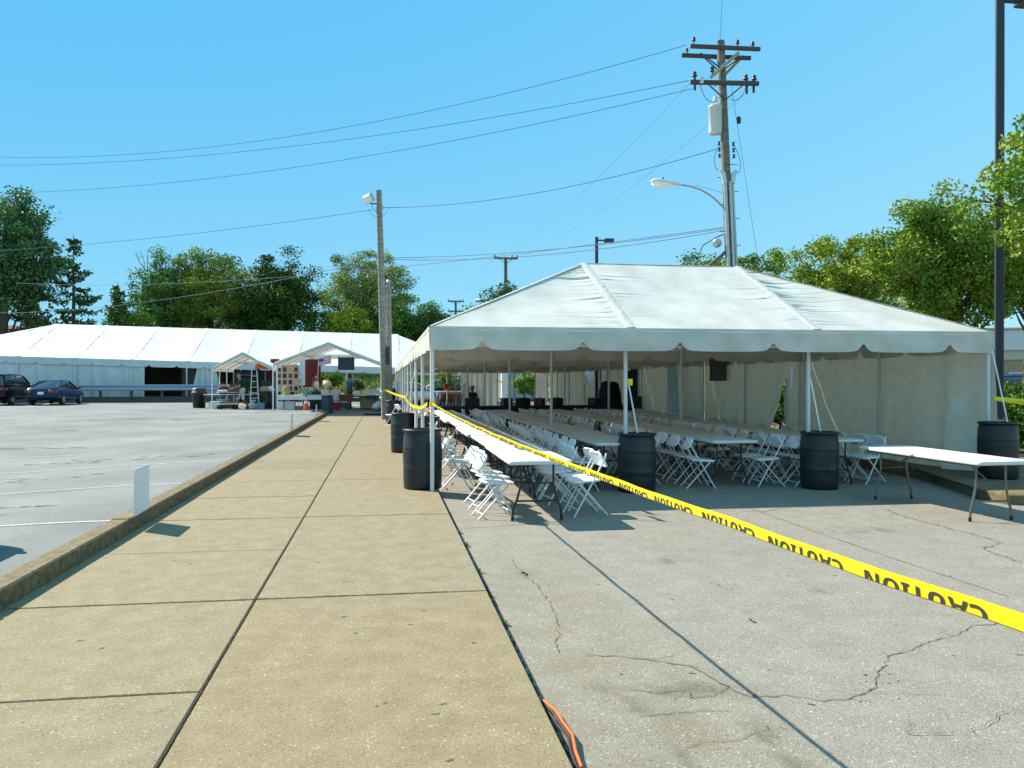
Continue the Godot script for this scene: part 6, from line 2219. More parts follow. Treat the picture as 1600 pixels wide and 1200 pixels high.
func make_people() -> void:
	var tan_c := Color(0.40, 0.22, 0.13)
	make_person("person in a black shirt and pale shorts pushing a cart beside the small canopy", Vector3(-7.05, 0.17, -43.3), -1.15, 1.02,
		{"skin": tan_c, "shirt": Color(0.010, 0.010, 0.012), "legs": Color(0.48, 0.46, 0.42), "shin": Color(0.22, 0.12, 0.06), "hair": Color(0.03, 0.02, 0.015)},
		{"neck": Vector3(0, 1.46, 0.10), "head": Vector3(0, 1.65, 0.15), "lhand": Vector3(-0.16, 1.03, 0.50), "lelbow": Vector3(-0.24, 1.12, 0.22), "rhand": Vector3(0.16, 1.03, 0.50), "relbow": Vector3(0.24, 1.12, 0.22), "lfoot": Vector3(-0.1, 0.08, 0.22), "lknee": Vector3(-0.1, 0.5, 0.18), "rfoot": Vector3(0.1, 0.1, -0.28), "rknee": Vector3(0.1, 0.5, -0.02)})
	make_person("person in a bright blue shirt and brown shorts standing under the larger canopy", Vector3(-1.75, 0.15, -43.6), -2.2, 1.0,
		{"skin": tan_c, "shirt": Color(0.02, 0.20, 0.55), "legs": Color(0.12, 0.085, 0.05), "shin": tan_c, "hair": Color(0.05, 0.03, 0.02)},
		{"lhand": Vector3(-0.1, 0.98, 0.32), "lelbow": Vector3(-0.27, 1.1, 0.08)})
	make_person("person with reddish brown hair in a dark top leaning over the white table", Vector3(-4.75, 0.15, -44.6), 1.0, 0.96,
		{"skin": Color(0.45, 0.26, 0.16), "shirt": Color(0.012, 0.013, 0.03), "legs": Color(0.03, 0.04, 0.08), "hair": Color(0.20, 0.07, 0.025), "long_hair": true},
		{"neck": Vector3(0, 1.36, 0.28), "head": Vector3(0, 1.50, 0.42), "pelvis": Vector3(0, 0.93, -0.05), "lhand": Vector3(-0.12, 0.95, 0.62), "lelbow": Vector3(-0.2, 1.05, 0.42), "rhand": Vector3(0.14, 0.95, 0.6), "relbow": Vector3(0.22, 1.05, 0.42)})
	make_person("person in a cream shirt with back turned beside the red banner", Vector3(-3.15, 0.15, -47.0), 2.5, 1.0,
		{"skin": tan_c, "shirt": Color(0.62, 0.56, 0.44), "legs": Color(0.04, 0.04, 0.05), "hair": Color(0.10, 0.06, 0.03)},
		{"lhand": Vector3(-0.15, 1.05, 0.35), "lelbow": Vector3(-0.28, 1.1, 0.1)})
	make_person("person in a white top just left of the cream shirted one", Vector3(-3.75, 0.15, -47.6), 1.2, 0.95,
		{"skin": tan_c, "shirt": Color(0.62, 0.62, 0.60), "legs": Color(0.10, 0.03, 0.02), "hair": Color(0.16, 0.07, 0.03), "long_hair": true},
		{})
	make_person("person in a pale cap and shirt standing far behind the white tables", Vector3(-6.9, 0.15, -55.5), 0.3, 1.0,
		{"skin": tan_c, "shirt": Color(0.55, 0.58, 0.6), "legs": Color(0.05, 0.06, 0.09), "hair": Color(0.5, 0.5, 0.5)},
		{})
	make_person("person in dark clothes seated in the shade at the rear of the joined tents", Vector3(4.85, G, -45.6), -0.4, 1.0,
		{"skin": Color(0.20, 0.11, 0.07), "shirt": Color(0.012, 0.012, 0.015), "legs": Color(0.02, 0.02, 0.03), "hair": Color(0.012, 0.01, 0.01)},
		{"pelvis": Vector3(0, 0.52, 0), "lknee": Vector3(-0.12, 0.5, 0.42), "rknee": Vector3(0.12, 0.5, 0.42), "lfoot": Vector3(-0.12, 0.08, 0.40), "rfoot": Vector3(0.12, 0.08, 0.40), "neck": Vector3(0, 1.06, 0.0), "head": Vector3(0, 1.27, 0.04), "lhand": Vector3(-0.12, 0.66, 0.35), "lelbow": Vector3(-0.26, 0.75, 0.06), "rhand": Vector3(0.12, 0.66, 0.35), "relbow": Vector3(0.26, 0.75, 0.06)})
	var o := dup(chair0, "white folding chair under the person seated in the shade at the rear")
	o.position = Vector3(4.85, G, -45.62); o.rotation.y = -0.4 + PI

# ---------------------------------------------------------------- smaller things
func single(called: String, st: SurfaceTool, m: Material, label: String, cat: String, at := Vector3.ZERO, turn := 0.0, group := "") -> MeshInstance3D:
	var mi := MeshInstance3D.new()
	mi.name = numbered(called)
	mi.mesh = done(st)
	mi.material_override = m
	mi.position = at
	mi.rotation.y = turn
	add_child(mi)
	tag(mi, label, cat, group)
	return mi

func make_stall_things() -> void:
	rng.seed = 91
	var gy := 0.165
	# black bin with a domed lid
	var t := thing("trash_can", "black trash can with a lid beside the left leg of the small canopy", "trash can", Vector3(-9.55, gy, -45.3))
	var st := new_st()
	lathe(st, [Vector2(0, 0.0), Vector2(0.30, 0.0), Vector2(0.36, 0.72), Vector2(0.39, 0.73), Vector2(0.39, 0.78), Vector2(0.36, 0.78), Vector2(0.34, 0.70), Vector2(0, 0.68)], 24)
	part(t, "body", st, M.black_plastic)
	st = new_st()
	lathe(st, [Vector2(0.40, 0.76), Vector2(0.41, 0.82), Vector2(0.36, 0.84), Vector2(0.35, 1.0), Vector2(0.30, 1.05), Vector2(0, 1.06)], 24)
	part(t, "lid", st, M.black_plastic)
	st = new_st()
	for s in [-1.0, 1.0]: tube(st, [Vector3(s * 0.37, 0.62, -0.08), Vector3(s * 0.42, 0.6, 0), Vector3(s * 0.37, 0.62, 0.08)], 0.015, 6)
	part(t, "handle", st, M.black_plastic)
	# traffic cone
	t = thing("traffic_cone", "orange traffic cone with two white bands beside the blue drums", "traffic cone", Vector3(-3.72, gy - 0.02, -41.2))
	st = new_st()
	pad(st, rounded(0.42, 0.42, 0.06, 2), 0.04, 0.01, at_basis(Vector3(0, 0.02, 0), PI / 2))
	part(t, "base", st, M.black_plastic)
	var prev := Vector2(0.15, 0.04)
	var k := 0
	for q in [Vector2(0.098, 0.36), Vector2(0.082, 0.48), Vector2(0.073, 0.54), Vector2(0.056, 0.66), Vector2(0.033, 0.80)]:
		st = new_st()
		lathe(st, [prev, q], 20, Transform3D(), true, true)
		part(t, "white_band" if k % 2 == 1 else "cone", st, M.sign_white if k % 2 == 1 else M.traffic_orange)
		prev = q
		k += 1
	# hand cart the man pushes
	t = thing("flat_cart", "low metal cart with black wheels pushed by the person in black", "cart", Vector3(-7.75, gy, -43.15), 0.45)
	st = new_st()
	for s in [-1.0, 1.0]:
		tube(st, [Vector3(0.45, 0.25, s * 0.22), Vector3(0.5, 1.0, s * 0.22)], 0.016, 6)
		tube(st, [Vector3(-0.45, 0.25, s * 0.22), Vector3(0.45, 0.25, s * 0.22)], 0.016, 6)
		tube(st, [Vector3(-0.45, 0.25, s * 0.22), Vector3(-0.45, 0.85, s * 0.22), Vector3(0.5, 0.9, s * 0.22)], 0.014, 6)
	tube(st, [Vector3(0.5, 1.0, -0.22), Vector3(0.5, 1.0, 0.22)], 0.018, 6)
	part(t, "frame", st, M.grey_steel)
	st = new_st()
	box(st, Vector3(0, 0.27, 0), Vector3(0.92, 0.03, 0.46), 0.006)
	box(st, Vector3(0, 0.86, 0), Vector3(0.92, 0.03, 0.46), 0.006)
	part(t, "shelf", st, M.aluminium)
	for x in [-0.36, 0.36]:
		for s in [-1.0, 1.0]:
			st = new_st()
			lathe(st, [Vector2(0, -0.03), Vector2(0.10, -0.03), Vector2(0.115, 0), Vector2(0.10, 0.03), Vector2(0, 0.03)], 14, Transform3D(Basis.from_euler(Vector3(PI / 2, 0, 0)), Vector3(x, 0.115, s * 0.2)))
			part(t, "wheel", st, M.rubber)
	st = new_st()
	box(st, Vector3(-7.95, gy + 0.93, -43.05), Vector3(0.45, 0.10, 0.34), 0.03)
	single("tray", st, M.foam_white, "white tray lying on the cart pushed by the person in black", "tray")
	# step ladder
	t = thing("step_ladder", "narrow aluminium step ladder standing right of the person in black", "ladder", Vector3(-6.45, gy, -43.2), 0.2)
	for s in [-1.0, 1.0]:
		st = new_st()
		tube(st, [Vector3(s * 0.22, 0, 0.3), Vector3(s * 0.12, 1.95, 0)], 0.022, 6)
		part(t, "rail", st, M.aluminium)
		st = new_st()
		tube(st, [Vector3(s * 0.22, 0, -0.4), Vector3(s * 0.12, 1.9, -0.03)], 0.018, 6)
		part(t, "rear_rail", st, M.aluminium)
	for i in 6:
		st = new_st()
		var f := (i + 1) / 7.0
		box(st, Vector3(0, 1.95 * f, 0.3 * (1.0 - f)), Vector3(0.44 - 0.2 * f, 0.025, 0.08), 0.004)
		part(t, "step", st, M.aluminium)
	# tables of the stalls
	var lay := [
		["white cloth covered table under the front of the larger canopy", Vector3(-3.9, gy - 0.02, -42.0), PI / 2],
		["white table with boxes right of the person in blue", Vector3(-0.75, gy - 0.03, -43.2), PI / 2],
		["white table at the back of the larger canopy behind the drums", Vector3(-3.3, gy, -45.2), PI / 2],
		["folding table with baskets under the small canopy, left side", Vector3(-8.0, gy, -45.0), PI / 2],
		["folding table under the small canopy, right side at the back", Vector3(-6.3, gy, -46.6), PI / 2],
	]
	for q in lay:
		var o := dup(table0, q[0])
		o.position = q[1]; o.rotation.y = q[2]
		o.set_meta("group", "stall tables under the small canopies")
	st = new_st()
	skin(st, 30, 3, func(u: float, v: float):
		var x := lerpf(-1.22, 1.22, u)
		return Vector3(x, 0.75 - 0.22 * v, 0.39 + 0.02 * sin(u * 30.0) * v))
	skin(st, 8, 2, func(u: float, v: float): return Vector3(lerpf(-1.23, 1.23, u), 0.752, lerpf(0.39, -0.39, v)))
	single("tablecloth", st, M.foam_white, "white cloth hanging over the table under the larger canopy", "tablecloth", Vector3(-3.9, gy - 0.02, -42.0))
	# goods
	var paper := thing("paper_bag", "brown paper bag standing on the white cloth covered table", "bag", Vector3(-4.75, gy + 0.735, -41.95), 0.3)
	st = new_st()
	loft(st, [ring_at(Vector3(0, 0, 0), Vector3(0.17, 0, 0), Vector3(0, 0, 0.12), 1.0, 12), ring_at(Vector3(0, 0.3, 0), Vector3(0.18, 0, 0), Vector3(0, 0, 0.13), 1.0, 12), ring_at(Vector3(0.02, 0.42, 0), Vector3(0.15, 0, 0), Vector3(0, 0, 0.07), 1.0, 12), ring_at(Vector3(0.02, 0.44, 0), Vector3(0.10, 0, 0), Vector3(0, 0, 0.03), 1.0, 12)])
	part(paper, "bag", st, M.paper_bag)
	var n := 0
	for q in [
		["tote_box", M.foam_white, Vector3(-4.75, gy + 0.22, -42.1), Vector3(0.85, 0.42, 0.5), "large white box under the white cloth covered table"],
		["tote_box", M.teal_plastic, Vector3(-8.2, gy + 0.25, -44.6), Vector3(0.6, 0.5, 0.4), "pale teal tote on the ground by the left leg of the small canopy"],
		["tote_box", M.foam_white, Vector3(-8.45, gy + 0.2, -43.9), Vector3(0.5, 0.38, 0.4), "white bucket-like box at the front left of the small canopy"],
		["tote_box", M.wicker, Vector3(-7.9, gy + 0.17, -44.1), Vector3(0.75, 0.34, 0.45), "brown crate on the ground before the basket table"],
		["tote_box", M.foam_white, Vector3(-6.6, gy + 0.21, -44.6), Vector3(0.42, 0.42, 0.4), "white box on the ground right of the person in black"],
		["tote_box", M.galvanised, Vector3(-6.35, gy + 0.16, -43.7), Vector3(0.3, 0.32, 0.3), "grey bin at the foot of the step ladder"],
		["tote_box", M.teal_plastic, Vector3(-6.05, gy + 0.17, -42.9), Vector3(0.28, 0.34, 0.28), "pale green bin left of the bag-topped drum"],
		["cooler", M.red_paint, Vector3(-2.45, gy + 0.2, -43.0), Vector3(0.55, 0.38, 0.36), "red cooler on the ground right of the kerb end drum"],
		["cooler", M.cooler_blue, Vector3(-2.0, gy + 0.16, -44.6), Vector3(0.5, 0.32, 0.34), "blue cooler on the ground behind the person in blue"],
		["tote_box", M.foam_white, Vector3(-2.45, gy + 0.68, -43.4), Vector3(0.5, 0.5, 0.4), "white tote stacked above the red cooler"],
		["tote_box", M.paper_bag, Vector3(-0.75, gy + 0.33, -43.5), Vector3(0.95, 0.62, 0.5), "tan cardboard carton under the white table right of the person in blue"],
		["tote_box", M.foam_white, Vector3(-0.55, gy + 0.86, -43.2), Vector3(0.7, 0.26, 0.4), "white box on the table right of the person in blue"],
		["tote_box", M.foam_white, Vector3(-1.35, gy + 0.83, -43.2), Vector3(0.34, 0.2, 0.3), "small white box on the table beside the person in blue"],
		["tote_box", M.board_navy, Vector3(-0.62, gy + 0.60, -42.7), Vector3(0.4, 0.2, 0.08), "navy sign box hung at the front of the white table"],
		["tote_box", M.sign_white, Vector3(-3.1, gy + 0.86, -45.2), Vector3(0.4, 0.26, 0.3), "white carton on the table at the back of the larger canopy"],
		["tote_box", M.sign_white, Vector3(-2.6, gy + 0.83, -45.1), Vector3(0.26, 0.2, 0.26), "white carton at the right end of the table at the back of the larger canopy"],
		["tote_box", M.dark_steel, Vector3(-6.0, gy + 0.92, -46.5), Vector3(0.55, 0.36, 0.3), "dark appliance on the table under the small canopy"],
		["tote_box", M.foam_white, Vector3(-0.15, gy + 0.2, -42.9), Vector3(0.45, 0.4, 0.4), "white bag-like box on the ground near the light pole"],
		["tote_box", M.wood_brown, Vector3(-1.9, gy + 0.58, -42.9), Vector3(0.7, 0.32, 0.5), "brown wooden crate before the person in blue"],
		["tote_box", M.dark_steel, Vector3(0.3, gy + 0.5, -42.0), Vector3(0.55, 1.0, 0.5), "dark cabinet standing behind the wooden light pole"],
	]:
		var b := thing(q[0], q[4], "cooler" if q[0] == "cooler" else "box", q[2], rng.randf_range(-0.2, 0.2), "boxes and coolers of the stalls")
		st = new_st()
		var s: Vector3 = q[3]
		var rings := []
		for f in [[-0.5, 0.94], [0.36, 1.0]]:
			var o := rounded(s.x * f[1], s.z * f[1], 0.04, 2)
			var ring := PackedVector3Array()
			for p in o: ring.append(Vector3(p.x, s.y * f[0], p.y))
			rings.append(ring)
		loft(st, rings)
		part(b, "body", st, q[1])
		st = new_st()
		pad(st, rounded(s.x * 1.05, s.z * 1.05, 0.05, 2), s.y * 0.14, 0.012, at_basis(Vector3(0, s.y * 0.43, 0), PI / 2))
		part(b, "lid", st, q[1] if q[0] != "cooler" else M.foam_white)
		n += 1
	# baskets and bags
	n = 0
	for q in [[Vector3(-8.3, gy + 0.74, -44.95), 0.27, "round brown basket at the left end of the small canopy table"], [Vector3(-7.75, gy + 0.74, -45.0), 0.34, "large round brown basket in the middle of the small canopy table"], [Vector3(-7.3, gy + 0.74, -44.9), 0.22, "smaller brown basket at the right end of the small canopy table"]]:
		var b := thing("basket", q[2], "basket", q[0], n * 0.7, "brown baskets on the small canopy table")
		st = new_st()
		var r: float = q[1]
		var prof := []
		for i in 9: prof.append(Vector2(r * (0.72 + 0.3 * sin(PI * i / 9.0)) + (0.008 if i % 2 == 0 else -0.008), r * 1.5 * i / 8.0))
		prof += [Vector2(r * 0.7, r * 1.4), Vector2(0, r * 0.8)]
		lathe(st, prof, 20)
		part(b, "basket", st, M.wicker)
		st = new_st()
		tube(st, bez(Vector3(-r * 0.8, r * 1.4, 0), Vector3(0, r * 2.9, 0), Vector3(r * 0.8, r * 1.4, 0)), 0.018, 6)
		part(b, "handle", st, M.wicker)
		n += 1
	for q in [[Vector3(-6.02, 1.03, -43.55), "tan crumpled bag on top of the open drum", M.paper_bag], [Vector3(-5.75, 1.03, -43.7), "white crumpled bag on top of the open drum", M.foam_white], [Vector3(-0.35, gy + 0.02, -42.4), "white plastic bag on the ground before the white table", M.sign_white], [Vector3(-3.8, gy + 0.72, -42.0), "pale bundle on the white cloth covered table", M.teal_plastic]]:
		st = new_st()
		var nz := FastNoiseLite.new()
		nz.seed = int(q[0].x * 100); nz.frequency = 3.0
		skin(st, 20, 12, func(u: float, v: float):
			var d := Vector3(cos(TAU * u) * sin(PI * v), cos(PI * v), sin(TAU * u) * sin(PI * v))
			return d * Vector3(0.24, 0.17, 0.2) * (1.0 + 0.5 * nz.get_noise_3dv(d)) + Vector3(0, 0.12, 0))
		single("crumpled_bag", st, q[2], q[1], "bag", q[0])
	# potted plants, wire shelves and a dark tarp that back the small canopy
	n = 0
	for q in [[Vector3(-6.15, gy, -43.5), "leafy plant in a pot beside the step ladder"], [Vector3(-7.15, gy + 0.74, -45.1), "green plant standing on the small canopy table"], [Vector3(-5.75, gy, -45.3), "green plant on the ground behind the open drum"], [Vector3(-1.3, gy + 0.72, -43.4), "small green plant on the white table right of the person in blue"]]:
		var pl := thing("potted_plant", q[1], "plant", q[0], n * 1.1, "potted plants at the stalls")
		st = new_st()
		lathe(st, [Vector2(0, 0), Vector2(0.11, 0), Vector2(0.15, 0.24), Vector2(0.165, 0.25), Vector2(0.15, 0.26), Vector2(0, 0.23)], 14)
		part(pl, "pot", st, M.terracotta if n % 2 else M.black_plastic)
		var lv := Leaves.new()
		lv.r = RandomNumberGenerator.new()
		lv.r.seed = 70 + n
		for i in 320: lv.leaf(Vector3(lv.r.randfn() * 0.15, 0.3 + absf(lv.r.randfn()) * 0.22, lv.r.randfn() * 0.15), 0.11, Color(0.03, 0.09, 0.015).lerp(Color(0.09, 0.17, 0.03), lv.r.randf()))
		part_mesh(pl, "leaves", lv.mesh(), M.leaf)
		n += 1
	t = thing("wire_shelf", "wire shelf unit with dark goods at the back of the small canopy", "shelf", Vector3(-7.5, gy, -47.2))
	for i in 4:
		st = new_st()
		box(st, Vector3(0, 0.25 + i * 0.5, 0), Vector3(1.3, 0.03, 0.45), 0.004)
		part(t, "shelf", st, M.grey_steel)
	for x in [-0.63, 0.63]:
		for z in [-0.2, 0.2]:
			st = new_st()
			tube(st, [Vector3(x, 0, z), Vector3(x, 1.9, z)], 0.016, 6)
			part(t, "post", st, M.grey_steel)
	n = 0
	for q in [[-7.9, 0.44, 0.34, 0.26], [-7.45, 0.4, 0.3, 0.2], [-7.1, 0.46, 0.28, 0.32], [-7.85, 0.93, 0.3, 0.24], [-7.35, 0.9, 0.4, 0.2], [-7.7, 1.42, 0.36, 0.22], [-7.2, 1.45, 0.26, 0.28]]:
		st = new_st()
		box(st, Vector3.ZERO, Vector3(q[2], q[3], 0.3), 0.02)
		single("carton", st, [M.wicker, M.dark_steel, M.teal_plastic, M.navy_cloth, M.paper_bag, M.black_plastic, M.wood_brown][n], "%s carton on the wire shelf of the small canopy" % ["brown lowest left", "dark lowest middle", "teal lowest right", "navy middle left", "tan middle right", "black top left", "dark brown top right"][n], "box", Vector3(q[0], gy + q[1] - 0.18 + q[3] * 0.5 - 0.04, -47.2), 0.1 * n - 0.3, "cartons on the wire shelf")
		n += 1
	st = new_st()
	skin(st, 30, 6, func(u: float, v: float): return Vector3(lerpf(-8.4, -5.7, u), lerpf(2.2, 0.4, v), -49.3 + 0.06 * sin(u * 20.0)))
	single("dark_tarp", st, M.navy_cloth, "dark tarp hanging across the back of the small canopy", "tarp")
	# photo board: pale panel with dark squares
	t = thing("display_board", "pale display board with rows of dark photographs at the left end of the larger canopy", "display board", Vector3(-4.85, gy, -43.4), 0.25)
	st = new_st()
	box(st, Vector3(0, 1.55, 0), Vector3(1.15, 1.35, 0.03), 0.004)
	part(t, "panel", st, M.store_cream)
	for i in 4:
		for j2 in 4:
			if (i * 3 + j2 * 5) % 7 == 0: continue
			st = new_st()
			box(st, Vector3(-0.42 + i * 0.28, 1.05 + j2 * 0.32, 0.02), Vector3(0.17, 0.22, 0.012), 0.0)
			part(t, "photograph", st, M.board_navy if (i + j2) % 2 else M.wood_brown)
	st = new_st()
	for s in [-1.0, 1.0]: tube(st, [Vector3(s * 0.56, 0, 0), Vector3(s * 0.56, 2.25, 0)], 0.02, 6)
	part(t, "stand", st, M.white_pole)
	# banners and flag
	for q in [["red cloth banner hanging on a pole behind the cream shirted person", Vector3(-4.05, gy, -48.6), M.red_cloth, 0.95, 1.6], ["narrow white and blue banner left of the red banner", Vector3(-4.55, gy, -48.0), M.sign_white, 0.3, 1.5], ["dark red banner at the back behind the display board", Vector3(-6.15, gy, -48.8), M.red_cloth, 0.5, 1.6]]:
		var b := thing("cloth_banner", q[0], "banner", q[1], 0.0, "cloth banners at the stalls")
		st = new_st()
		tube(st, [Vector3(0, 0, -0.03), Vector3(0, 2.75, -0.03)], 0.02, 6)
		tube(st, [Vector3(-q[3] * 0.5, 2.7, 0), Vector3(q[3] * 0.5, 2.7, 0)], 0.012, 5)
		part(b, "pole", st, M.white_pole)
		st = new_st()
		skin(st, 12, 8, func(u: float, v: float): return Vector3((u - 0.5) * q[3], 2.68 - q[4] * v, 0.04 * sin(u * 12.0) * (0.3 + v)))
		part(b, "cloth", st, q[2])
	t = thing("flag", "small striped red and white flag with a blue corner flying behind the stalls", "flag", Vector3(-3.75, gy, -47.9), 0.5)
	st = new_st()
	tube(st, [Vector3(0, 0, 0), Vector3(0.12, 2.75, 0)], 0.014, 6)
	part(t, "staff", st, M.white_pole)
	for i in 9:
		st = new_st()
		skin(st, 10, 1, func(u: float, v: float): return Vector3(0.12 + u * 0.75, 2.72 - (i + v) * 0.052 + 0.18 * u, 0.05 * sin(u * 7.0)))
		part(t, "stripe", st, M.red_paint if i % 2 == 0 else M.sign_white)
	st = new_st()
	skin(st, 6, 2, func(u: float, v: float): return Vector3(0.12 + u * 0.3, 2.724 - v * 0.26 + 0.18 * u * 0.4, 0.05 * sin(u * 0.4 * 7.0) + 0.006))
	part(t, "canton", st, M.blue_cloth)
	# menu board hung from the larger canopy
	t = thing("menu_board", "dark navy board hanging under the front of the larger canopy", "board", Vector3(-1.78, 2.42, -40.3), 0.1)
	st = new_st()
	box(st, Vector3(0, 0, 0), Vector3(0.74, 0.56, 0.04), 0.006)
	part(t, "panel", st, M.board_navy)
	st = new_st()
	for s in [-1.0, 1.0]:
		box(st, Vector3(s * 0.37, 0, 0.01), Vector3(0.03, 0.6, 0.05), 0.004)
		box(st, Vector3(0, s * 0.29, 0.01), Vector3(0.77, 0.03, 0.05), 0.004)
	part(t, "frame", st, M.black_plastic)
	st = new_st()
	for s in [-1.0, 1.0]: tube(st, [Vector3(s * 0.3, 0.28, 0), Vector3(s * 0.3, 0.5, 0)], 0.006, 4)
	part(t, "hanger", st, M.wire)
	# orange parasol, grill
	t = thing("parasol", "small orange parasol on a pale pole behind the small canopy", "parasol", Vector3(-6.5, gy, -47.5))
	st = new_st()
	tube(st, [Vector3.ZERO, Vector3(0, 2.5, 0)], 0.022, 6)
	part(t, "pole", st, M.store_cream)
	st = new_st()
	lathe(st, [Vector2(0.62, 2.1), Vector2(0.5, 2.32), Vector2(0.28, 2.46), Vector2(0.0, 2.52)], 8, Transform3D(), false, false)
	part(t, "canopy", st, M.orange_cloth)
	t = thing("grill", "black grill with its hood open beneath the small canopy", "grill", Vector3(-6.0, gy, -45.6), 0.2)
	st = new_st()
	box(st, Vector3(0, 0.8, 0), Vector3(0.85, 0.25, 0.5), 0.03)
	part(t, "firebox", st, M.black_plastic)
	st = new_st()
	box(st, Vector3(0, 1.2, -0.24), Vector3(0.85, 0.5, 0.14), 0.05, Basis.from_euler(Vector3(-0.25, 0, 0)))
	part(t, "hood", st, M.black_plastic)
	for x in [-0.36, 0.36]:
		for z in [-0.2, 0.2]:
			st = new_st()
			tube(st, [Vector3(x, 0, z), Vector3(x, 0.7, z)], 0.02, 6)
			part(t, "leg", st, M.dark_steel)
	st = new_st()
	box(st, Vector3(0, 0.93, 0.1), Vector3(0.9, 0.02, 0.34), 0.004)
	part(t, "grate", st, M.chrome)

func make_tent_things() -> void:
	var sp := new_st()
	var nzp := FastNoiseLite.new()
	nzp.seed = 3; nzp.frequency = 2.0
	skin(sp, 14, 26, func(u: float, v: float):
		var a := TAU * u
		var r := 0.05 + 0.11 * sin(PI * clampf(v, 0.02, 0.98)) * (1.0 + 0.4 * nzp.get_noise_2d(cos(a) * 2.0, v * 8.0))
		return Vector3(cos(a) * r, lerpf(1.95, 0.3, v), sin(a) * r - 0.15 * v))
	single("plastic_bundle", sp, M.sign_white, "shiny white plastic bundle hanging in the gap of the tent wall", "plastic sheet", Vector3(9.86, 0.0, -18.95))
	# dark board on the side wall
	var t := thing("wall_board", "black notice board with rows of faint text hanging on the tent side wall", "board", Vector3(9.58, 1.93, -22.85), -PI / 2)
	var st := new_st()
	box(st, Vector3.ZERO, Vector3(1.18, 0.66, 0.03), 0.005)
	part(t, "panel", st, M.board_black)
	for k in 7:
		st = new_st()
		box(st, Vector3(-0.05 + 0.04 * (k % 3), 0.24 - k * 0.08, 0.017), Vector3(0.85 - 0.1 * (k % 3), 0.018, 0.003))
		part(t, "text_line", st, M.chalk)
	# pale blue sheet leaning on the wall
	st = new_st()
	skin(st, 8, 10, func(u: float, v: float): return Vector3(0.10 * sin(u * 5.0) - 0.1 - 0.25 * v, lerpf(2.05, 0.25, v), lerpf(-0.6, 0.5, u) + 0.9 * v - 0.45))
	single("plastic_sheet", st, M.pale_blue_sheet, "pale blue translucent plastic sheet hanging slantwise on the tent side wall", "plastic sheet", Vector3(9.5, 0.0, -25.5))
	# band equipment by the wall at the back
	var n := 0
	for q in [
		[Vector3(9.0, 0.6, -34.2), Vector3(0.55, 0.5, 0.5), "small black speaker box on a crate by the rear side wall"],
		[Vector3(9.05, 0.18, -34.2), Vector3(0.6, 0.36, 0.55), "black crate under the small speaker box by the rear side wall"],
		[Vector3(9.25, 0.55, -30.0), Vector3(0.45, 0.95, 0.5), "tall black speaker cabinet right of the covered equipment"],
	]:
		var b := thing("speaker_box", q[2], "speaker", q[0], 0.1 * n, "black band equipment by the side wall")
		st = new_st()
		box(st, Vector3.ZERO, q[1], 0.02)
		part(b, "cabinet", st, M.black_plastic)
		st = new_st()
		box(st, Vector3(-q[1].x * 0.5 - 0.004, 0, 0), Vector3(0.01, q[1].y * 0.85, q[1].z * 0.85), 0.003)
		part(b, "grille", st, M.dark_steel)
		n += 1
	st = new_st()
	var nz := FastNoiseLite.new()
	nz.seed = 8; nz.frequency = 1.6
	skin(st, 36, 18, func(u: float, v: float):
		var a := TAU * u
		var r := lerpf(0.15, 0.62, sqrt(v)) * (1.0 + 0.25 * nz.get_noise_2d(cos(a) * 2.0, sin(a) * 2.0 + v))
		return Vector3(cos(a) * r * 0.8, lerpf(1.62, 0.0, v * v) + 0.1 * nz.get_noise_2d(cos(a) * 3.0, sin(a) * 3.0), sin(a) * r * 1.25))
	single("covered_equipment", st, M.navy_cloth, "heap of equipment under a dark cloth by the rear side wall", "covered equipment", Vector3(8.9, G, -32.0))
	st = new_st()
	skin(st, 20, 8, func(u: float, v: float): return Vector3(0.05 * sin(u * 14.0), lerpf(2.3, 0.1, v), lerpf(-0.75, 0.75, u)))
	single("dark_curtain", st, M.navy_cloth, "dark navy cloth hanging on the side wall behind the covered equipment", "curtain", Vector3(9.5, 0.0, -31.2))
	t = thing("microphone_stand", "thin black microphone stand by the rear side wall", "microphone stand", Vector3(8.75, G, -35.4))
	st = new_st()
	tube(st, [Vector3(0, 0.02, 0), Vector3(-0.06, 1.55, 0)], 0.014, 6)
	tube(st, [Vector3(-0.06, 1.5, 0), Vector3(0.3, 1.75, 0.1)], 0.01, 6)
	part(t, "stem", st, M.black_plastic)
	for k in 3:
		st = new_st()
		tube(st, [Vector3(0, 0.25, 0), Vector3(cos(k * 2.1) * 0.3, 0.02, sin(k * 2.1) * 0.3)], 0.012, 5)
		part(t, "leg", st, M.black_plastic)
	for q in [[8.95, -33.6, "left"], [9.05, -33.0, "right"]]:
		t = thing("lamp_stand", "thin dark vertical stand behind the small speaker box, %s one" % q[2], "stand", Vector3(q[0], G, q[1]), 0.0, "thin equipment stands")
		st = new_st()
		tube(st, [Vector3.ZERO, Vector3(0, 2.3, 0)], 0.02, 6)
		part(t, "post", st, M.black_plastic)
		st = new_st()
		lathe(st, [Vector2(0.16, 0), Vector2(0.15, 0.03), Vector2(0, 0.04)], 12)
		part(t, "foot", st, M.black_plastic)
